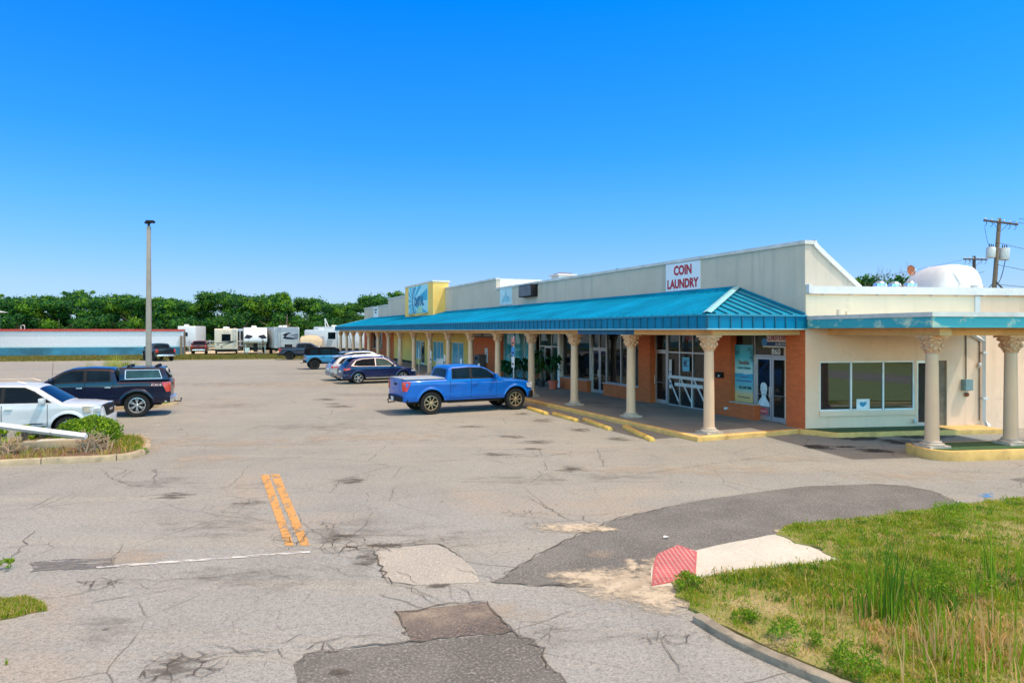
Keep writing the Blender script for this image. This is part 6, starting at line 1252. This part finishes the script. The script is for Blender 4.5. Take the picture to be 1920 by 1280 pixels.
def trailer(name,label,p,Y,rot,L,Wd,z0,z1,m,base=.5,group=None,nose=0.):
    x,y=at(p,Y); r=thing(name,label,'trailer',(x,y,0),rot,group)       # local: tail face at x=0, body towards +x
    b=MB().xprism(rounded(0,L,z0,z1,.22,4,nose),-Wd/2,Wd/2).build('body',m,r,bevel=.06)
    MB().box(.12,L-.3,-Wd/2+.08,Wd/2-.08,z0-.34,z0+.05).build('chassis',M['black'],r)
    for sg in (-1,1):
        for xx in (L*.42,L*.42+.85):
            w=MB(Matrix.Rotation(PI/2,4,'X')).lathe([(.2,-.11),(.35,-.10),(.36,0),(.35,.10),(.2,.11)],18).build('wheel',M['rubber'],r,smooth=40); w.location=(xx,sg*(Wd/2-.14),.36)
    return r
def tface(r,name,pts,m,d=.012,x0=0.):                     # flat piece on the tail face, (y to the viewer's right, z)
    MB().add([(x0-d,-y,z) for y,z in pts],[tuple(range(len(pts)))]).build(name,m,r,recalc=False)
def ribbon(pts,w):
    up=[];dn=[]
    for i,(y,z) in enumerate(pts): k=w*math.sin(PI*(i+.4)/(len(pts)-.2)); up.append((y,z+k)); dn.append((y,z-k))
    return up+dn[::-1]
def sface(r,name,pts,m,Wd,sg=-1,d=.012): MB().add([(x,sg*(Wd/2+d),z) for x,z in pts],[tuple(range(len(pts))) if sg<0 else tuple(range(len(pts)))[::-1]]).build(name,m,r)
def ac(r,x,y,z): MB().add([(x-.45,y-.33,z),(x+.45,y-.33,z),(x+.45,y+.33,z),(x-.45,y+.33,z),(x-.35,y-.25,z+.26),(x+.35,y-.25,z+.26),(x+.35,y+.25,z+.26),(x-.35,y+.25,z+.26)],[(3,2,1,0),(4,5,6,7),(0,1,5,4),(1,2,6,5),(2,3,7,6),(3,0,4,7)]).build('air_conditioner',M['grey_tank'],r,bevel=.04)
def ladder(r,y,z0,z1,x=-.06):
    mb=MB().tubes([(x,y-.18,z0),(x,y-.18,z1)],.025,5).tubes([(x,y+.18,z0),(x,y+.18,z1)],.025,5)
    k=int((z1-z0)/.3)
    for i in range(k+1): mb.tubes([(x,y-.18,z0+.3*i),(x,y+.18,z0+.3*i)],.02,5)
    mb.build('ladder',M['alu'],r)
RVG='trailers in the yard beyond the lot'
r=trailer('travel_trailer','beige travel trailer tail with one dark window and a roof ladder',424,92,R(112),8,2.9,.75,3.55,cream,group=RVG)
tface(r,'window',[(-.5,1.9),(.5,1.9),(.5,2.75),(-.5,2.75)],M['car_glass'],.02); tface(r,'window_trim',[(-.56,1.84),(.56,1.84),(.56,2.81),(-.56,2.81)],M['black'],.014)
tface(r,'graphic',ribbon([(-1.3,1.62),(-.3,1.66),(.4,1.72),(1.3,2.0)],.07),swm); tface(r,'graphic',ribbon([(-.6,1.2),(.1,1.5),(.8,1.72),(1.35,1.75)],.06),swm); tface(r,'badge',[(-1.2,1.45),(-.85,1.5),(-1.0,1.3)],swm); tface(r,'drain_cap',[(-.65,.95),(-.45,.95),(-.45,1.12),(-.65,1.12)],M['black'])
for i in range(3): tface(r,'marker_light',[(-.3+.25*i,3.1),(-.2+.25*i,3.1),(-.2+.25*i,3.16),(-.3+.25*i,3.16)],M['black']); tface(r,'marker_light',[(-.3+.25*i,2.9),(-.2+.25*i,2.9),(-.2+.25*i,2.95),(-.3+.25*i,2.95)],M['black'])
ladder(r,-1.05,1.2,3.6); ac(r,1.6,.1,3.55); ac(r,4.5,-.1,3.55); MB().tubes([(.15,.9,.55),(.15,-.9,.55)],.1,4).build('bumper',M['black'],r); MB().tubes([(2,-.3,3.5),(2.,-.3,4.6)],.02,5).build('antenna',M['wire'],r)
# white fifth-wheel with a swept nose facing the lot
x,y=at(479,93); r=thing('fifth_wheel_trailer','white fifth-wheel trailer front with navy swoosh graphics beside the beige trailer','trailer',(x,y,0),R(112),RVG); Wd=3.0
prof=[(.0,1.55),(-.28,1.75),(-.32,2.1),(-.1,2.7),(.35,3.35),(.8,3.7),(9,3.7),(9,.9),(2.4,.9),(2.2,1.55)]
MB().xprism(prof,-Wd/2,Wd/2).build('body',wtr,r,bevel=.1,seg=3); MB().box(2.3,8.8,-1.2,1.2,.6,.95).build('chassis',M['black'],r)
def nose(pts,d=.03):
    def fx(z): return float(np.interp(z,[1.55,1.75,2.1,2.7,3.35,3.7],[0,-.28,-.32,-.1,.35,.8]))-d
    MB().add([(fx(z),-y_,z) for y_,z in pts],[tuple(range(len(pts)))]).build('graphic',swm,r)
for sg in (-1,1):
    q=[(sg*1.4,1.62),(sg*1.44,2.3),(sg*1.1,2.75),(sg*.45,2.6),(sg*.35,2.45),(sg*.75,2.2),(sg*.9,1.75)]; nose(q if sg>0 else q[::-1])
MB().add([(.28,-.95,3.14),(.28,.95,3.14),(.52,.85,3.52),(.52,-.85,3.52)],[(3,2,1,0)]).build('cap_window',mat('dusky_window',(.28,.24,.22),.2),r); MB().add([(-.14,-.15,2.45),(-.14,.3,2.45),(-.05,.3,2.75),(-.05,-.15,2.75)],[(3,2,1,0)]).build('hatch',M['black'],r)
MB().box(.6,1.1,-.25,.25,.4,1.55).build('hitch_pin',M['black'],r); [MB().box(.9,1.0,s*1.25-.05,s*1.25+.05,0,1.55).build('landing_leg',M['steel'],r) for s in (-1,1)]; ladder(r,-.55,.05,1.7,-.5); ac(r,2.,.2,3.7); ac(r,6,0,3.7); MB().box(.4,.95,.75,1.35,.35,.95).build('steps',M['alu'],r)
for sg in (-1,1):
    for xx in (5.4,6.3): w=MB(Matrix.Rotation(PI/2,4,'X')).lathe([(.2,-.11),(.36,-.1),(.36,.1),(.2,.11)],18).build('wheel',M['rubber'],r,smooth=40); w.location=(xx,sg*1.3,.36)
# grey and white trailer with swirl
r=trailer('travel_trailer','grey-topped trailer with large dark swirl graphic behind the slate pickup',538,93,R(118),8,3.3,.9,3.75,ltr,group=RVG)
tface(r,'dark_top',[(-1.62,3.1),(1.55,3.1),(1.5,3.7),(-1.5,3.7)],gtr,.015); tface(r,'dark_top',[(-1.62,1.3),(-1.2,1.3),(-1.15,3.1),(-1.62,3.1)],gtr,.014); tface(r,'graphic',ribbon([(1.45,2.2),(.6,2.2),(-.2,2.3),(-.6,2.5),(-.2,2.75),(.3,2.9),(.6,2.95)],.19),swm,.018); tface(r,'graphic',ribbon([(1.5,2.3),(.7,2.40),(.0,2.55),(.5,2.85),(1.5,2.95)],.12),gtr,.02); tface(r,'graphic',[(-1.6,1.9),(1.6,1.95),(1.6,2.0),(-1.6,1.97)],gtr,.016)
tface(r,'hatch',[(-.3,1.05),(.7,1.05),(.7,1.4),(-.3,1.4)],M['black'],.02); ac(r,2,0,3.75); ac(r,5,0,3.75); ladder(r,1.0,1.0,3.8)
r=trailer('travel_trailer','small pale trailer with rounded roof between the swoosh and swirl trailers',507,104,R(112),5,2.2,.7,3.1,ltr,group=RVG); tface(r,'window',[(.2,2.0),(.6,2.0),(.6,2.6),(.2,2.6)],M['car_glass'])
r=trailer('travel_trailer','white trailer seen from the side behind the tan cover',574,100,R(5),5.5,2.4,.8,3.4,wtr,group=RVG); 
for k in range(2): sface(r,'graphic',[(.4,2.3-.2*k),(4.8,2.35-.2*k),(4.8,2.4-.2*k),(.4,2.36-.2*k)],gtr,2.4)
ac(r,2.2,0,3.4)
x,y=at(583,91); r=thing('covered_boat','tan canvas-covered boat on a trailer in front of the white trailers','boat',(x,y,0),R(8),RVG); b=MB(); P_=[];F=[]
for i,(xx,hw,zt) in enumerate(((-1.5,.7,2.1),(-1.2,1.1,2.55),(0,1.15,2.7),(.9,1.1,2.6),(1.5,.5,2.1))):
    for a in range(9): t=PI*a/8; P_.append((xx,hw*math.cos(t),1.25+(zt-1.25)*math.sin(t)**.7))
for i in range(4):
    for j in range(8): F.append((i*9+j,(i+1)*9+j,(i+1)*9+j+1,i*9+j+1))
F+=[tuple(range(9))[::-1],tuple(range(36,45))]; b.add(P_,F).build('canvas_cover',mat('tan_canvas',(.45,.36,.24),.9),r,smooth=50); MB().box(-1.3,1.3,-.9,.9,.75,1.24).build('hull',wtr,r,bevel=.1); MB().box(-1.4,1.6,-.8,.8,.45,.6).box(1.5,2.4,-.06,.06,.45,.55).build('boat_trailer',M['steel'],r)
for sg in (-1,1): w=MB(Matrix.Rotation(PI/2,4,'X')).lathe([(.15,-.1),(.3,-.1),(.3,.1),(.15,.1)],16).build('wheel',M['rubber'],r); w.location=(-.3,sg*.95,.3)
r=trailer('fifth_wheel_trailer','white trailer with a big dark side window near the end of the shop canopy',608,95,R(15),6.5,2.5,.8,3.6,wtr,group=RVG); sface(r,'window',[(.5,2.1),(1.5,2.1),(1.5,3.05),(.5,3.05)],M['car_glass'],2.5); sface(r,'door',[(2.2,.95),(2.9,.95),(2.9,3.0),(2.2,3.0)],M['grey_tank'],2.5); sface(r,'graphic',[(.2,1.1),(.9,1.1),(1.2,2.0),(.4,2.0)],gtr,2.5); sface(r,'awning',[(1.4,3.25),(6.2,3.25),(6.2,3.4),(1.4,3.4)],gtr,2.5,-1,.1); ac(r,1.6,0,3.6); tface(r,'graphic',[(-1,1.3),(1,1.3),(1,1.5),(-1,1.5)],gtr)
MB().tubes([(3.2,-1.35,3.3),(3.9,-1.9,.0)],.03,5).tubes([(1.7,-1.35,3.3),(1.75,-1.9,0)],.03,5).build('awning_strut',M['wire'],r)
r=trailer('travel_trailer','long white trailer wall seen between the last columns',655,100,R(10),9,2.5,.8,3.7,wtr,group=RVG)
sface(r,'graphic',[(-.0,2.1),(8.8,2.1),(8.8,2.2),(.0,2.2)],gtr,2.5); sface(r,'graphic',[(1,2.9),(3.4,2.9),(3.4,2.96),(1,2.96)],gtr,2.5); sface(r,'window',[(3.9,1.8),(5.2,1.8),(5.2,2.7),(3.9,2.7)],M['car_glass'],2.5); sface(r,'skirt',[(3.4,.82),(8.6,.82),(8.6,1.4),(3.4,1.4)],M['black'],2.5)
r=trailer('travel_trailer','white camper showing above the right end of the red-topped wall',350,106,R(100),6,2.6,1.4,4.0,wtr,group=RVG); tface(r,'window',[(-.3,2.4),(.15,2.4),(.15,3.0),(-.3,3.0)],M['car_glass'],.02); tface(r,'lower_body',[(-1.2,.8),(1.2,.8),(1.2,1.6),(-1.2,1.6)],ltr); ac(r,1.5,.4,4.0)
# fence of white and grey posts between the trailers
r=thing('rail_fence','low pale rail fence with dark gaps behind the maroon pickup','fence',(*at(368,104),0),R(6)); f=MB()
for i in range(14): 
    MB().box(-.05+i*1.0-1,.05+i*1.0-1,-.05,.05,0,1.9).build('post',M['white_paint'] if i%3 else M['steel'],r)
f.box(-1,12,-.03,.03,1.6,1.72).box(-1,12,-.03,.03,.9,1.0); f.build('rail',M['grey_tank'],r)
r=thing('white_pole_frame','white leaning lattice frame standing among the trees behind the trailers','frame',(*at(613,108),0),.1); MB().tubes([(0,0,0),(-.3,0,5.2),(.55,0,3.2),(.9,0,0)],.09,5).tubes([(-.2,0,4),(.5,0,3.3)],.06,5).build('frame',M['white_paint'],r)
# long wall with red coping and blue base
a=gp(-140,669);b=gp(344,665.5); a=Vector((-90,79.6,0)); b=Vector((b.x,b.y,0)); d=(b-a); L=d.length; r=thing('boundary_wall','long white wall with faded blue base and red coping behind the lot','wall',a,math.atan2(d.y,d.x))
MB().box(0,L,0,.4,1.28,3.22).build('upper_wall',mat('bluish_white_wall',(.52,.54,.60),.7,var=.05,dirt=.08),r); MB().box(0,L,-.03,.4,-.1,1.1).build('lower_wall',M['blue_wall'],r); MB().box(0,L,-.04,.4,1.1,1.28).build('wall_band',mat('pale_blue_band',(.35,.5,.55),.7,var=.1),r)
cp=MB(); x=0
while x<L: x2=min(L,x+random.uniform(5,9)); cp.box(x,x2-.02,-.15,1.2,3.22,3.42+random.uniform(0,.06)).box(x,x2-.02,-.17,-.151,3.2,3.44); x=x2
cp.build('roof_coping',M['red_paint'],r); MB().box(L-.02,L+.05,.0,1.1,-.1,3.2).build('end_wall',M['wood'],r); MB().box(L-.35,L-.1,-.35,-.1,-.1,2.6).build('corner_post',M['wood'],r)
MB().sphere((L-24.,1.2,3.4),(1.4,1.,.35),12,8).build('roof_bulge',M['white_paint'],r); MB().tubes([(L-19.2,.6,3.4),(L-19.2,.6,3.9),(L-19.,.6,4.0),(L-18.8,.6,3.9),(L-18.8,.6,3.4)],.06,6).build('roof_pipe',M['steel'],r)
r=thing('white_house','corner of a white house with grey eave at the left edge of the photo','house',(-63.8,80.4,0),R(15)); MB().box(-10,-.2,0,8,0,5.6).build('wall',M['white_paint'],r); MB().add([(-10.5,-.8,5.6),(.6,-.8,5.6),(.6,8.5,5.6),(-10.5,8.5,5.6),(-6,3.8,7.0),(-4,3.8,7.0)],[(3,2,1,0),(0,1,5,4),(1,2,5),(2,3,4,5),(3,0,4)]).build('roof',M['coping'],r); MB().box(-2.4,-1.2,-.02,0,2.6,4.2).build('window',M['glass'],r)

r=trailer('travel_trailer','dark grey trailer half hidden between the beige trailer and the swoosh trailer',452,112,R(112),6,2.5,.8,3.6,gtr,group=RVG); tface(r,'door',[(-.9,.9),(.9,.9),(.9,3.2),(-.9,3.2)],M['black']); 
for k in range(3): tface(r,'door_bar',[(-.9+.7*k,.9),(-.82+.7*k,.9),(-.82+.7*k,3.2),(-.9+.7*k,3.2)],M['white_paint'],.03)
r=trailer('travel_trailer','white trailer with dark stripes behind the tan covered boat, rear one',590,108,R(8),7,2.5,.8,3.9,ltr,group=RVG); sface(r,'window',[(1,2.2),(2.2,2.2),(2.2,3.0),(1,3.0)],M['car_glass'],2.5); sface(r,'graphic',[(.2,1.5),(6.5,1.7),(6.5,1.95),(.2,1.6)],swm,2.5); ac(r,3,0,3.9)
r=thing('gate_frame','white open gate frame standing right of the beige trailer','gate',(*at(449,95),0),R(10))
for k in range(5): MB().box(-.6+.4*k,-.54+.4*k,-.03,.03,0,2.1-.25*(k%2)).build('bar',M['white_paint'],r)
MB().box(-.6,1.1,-.025,.025,1.1,1.16).build('rail',M['white_paint'],r)
SKYT=((.50,.75,1.08),(.58,.76,1.15),(.32,.86,1.6),(.15,.86,1.8),(.0,.86,2.2),(2.0,1.25,.62))     ; BACK_FILL=(9.6,5.5,2.5,1)    # sky grading by height, zenith warmed for fill; then added fill tint behind viewer
# ================================================================== LIGHT, SKY, CAMERA
sun_dir=Vector((.47,-.13,1)).normalized()
el=math.asin(sun_dir.z); azm=math.atan2(sun_dir.x,sun_dir.y)
sd=bpy.data.lights.new('sun','SUN'); sd.energy=3.35; sd.angle=R(.53); sd.color=(1.,.93,.80)
so=bpy.data.objects.new('sun',sd); COL.objects.link(so); so.rotation_euler=sun_dir.to_track_quat('Z','Y').to_euler(); so.location=(0,0,60)
w=bpy.data.worlds.new('World'); S.world=w; w.use_nodes=True; nt=w.node_tree; bg=nt.nodes['Background']
sky=nt.nodes.new('ShaderNodeTexSky'); sky.sky_type='NISHITA'; sky.sun_disc=False; sky.sun_elevation=el; sky.sun_rotation=azm; sky.air_density=1.; sky.dust_density=.3; sky.ozone_density=2.5; sky.altitude=0
tc=nt.nodes.new('ShaderNodeTexCoord'); sx=nt.nodes.new('ShaderNodeSeparateXYZ'); nt.links.new(tc.outputs['Generated'],sx.inputs[0])
rp=nt.nodes.new('ShaderNodeValToRGB'); e=rp.color_ramp.elements
for p,c in ((0,SKYT[0]),(.06,SKYT[1]),(.17,SKYT[2]),(.25,SKYT[3]),(.445,SKYT[4]),(.68,SKYT[5])):
    k=e[0] if p==0 else e[1] if p==.06 else e.new(p); k.position=p; k.color=(c[0]/3,c[1]/3,c[2]/3,1)
nt.links.new(sx.outputs[2],rp.inputs[0]); mx=nt.nodes.new('ShaderNodeVectorMath'); mx.operation='MULTIPLY'; nt.links.new(sky.outputs[0],mx.inputs[0]); nt.links.new(rp.outputs[0],mx.inputs[1])
# added warm fill in the unseen sky behind the viewer, lifting shaded walls
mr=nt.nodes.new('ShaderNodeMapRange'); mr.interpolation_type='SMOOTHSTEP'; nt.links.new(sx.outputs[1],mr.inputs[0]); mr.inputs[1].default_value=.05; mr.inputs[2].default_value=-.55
vm=nt.nodes.new('ShaderNodeMix'); vm.data_type='RGBA'; vm.inputs[6].default_value=(1,1,1,1); vm.inputs[7].default_value=BACK_FILL; cl=nt.nodes.new('ShaderNodeTexNoise'); cl.inputs['Scale'].default_value=2.6; cl.inputs['Detail'].default_value=6; cl.inputs['Distortion'].default_value=.4; mp=nt.nodes.new('ShaderNodeMapping'); mp.inputs['Scale'].default_value=(1,1,2.2); nt.links.new(tc.outputs['Generated'],mp.inputs[0]); nt.links.new(mp.outputs[0],cl.inputs['Vector'])
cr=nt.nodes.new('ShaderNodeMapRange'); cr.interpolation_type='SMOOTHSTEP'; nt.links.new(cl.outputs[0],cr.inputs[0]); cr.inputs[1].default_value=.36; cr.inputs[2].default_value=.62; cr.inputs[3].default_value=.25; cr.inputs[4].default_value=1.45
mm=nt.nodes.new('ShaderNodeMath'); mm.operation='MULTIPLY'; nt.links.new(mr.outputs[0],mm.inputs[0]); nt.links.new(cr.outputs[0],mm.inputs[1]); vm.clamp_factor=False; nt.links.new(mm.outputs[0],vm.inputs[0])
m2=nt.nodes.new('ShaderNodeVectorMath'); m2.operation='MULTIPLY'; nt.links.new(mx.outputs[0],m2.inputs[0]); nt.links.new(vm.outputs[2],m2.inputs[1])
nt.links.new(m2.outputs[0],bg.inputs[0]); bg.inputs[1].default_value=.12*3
cam=bpy.data.cameras.new('camera'); co=bpy.data.objects.new('camera',cam); COL.objects.link(co); co.location=(0,0,CAMH); co.rotation_euler=(PI/2,0,0)
cam.lens=24; cam.sensor_width=36; cam.sensor_fit='HORIZONTAL'; cam.shift_y=-(640-HY)/1920; cam.clip_start=.1; cam.clip_end=4000; S.camera=co
S.render.resolution_x=1024; S.render.resolution_y=682
S.view_settings.view_transform='Standard'; S.view_settings.look='None'; S.view_settings.exposure=.30; S.view_settings.gamma=1
S.render.engine='CYCLES'; S.cycles.max_bounces=8; S.cycles.transparent_max_bounces=24
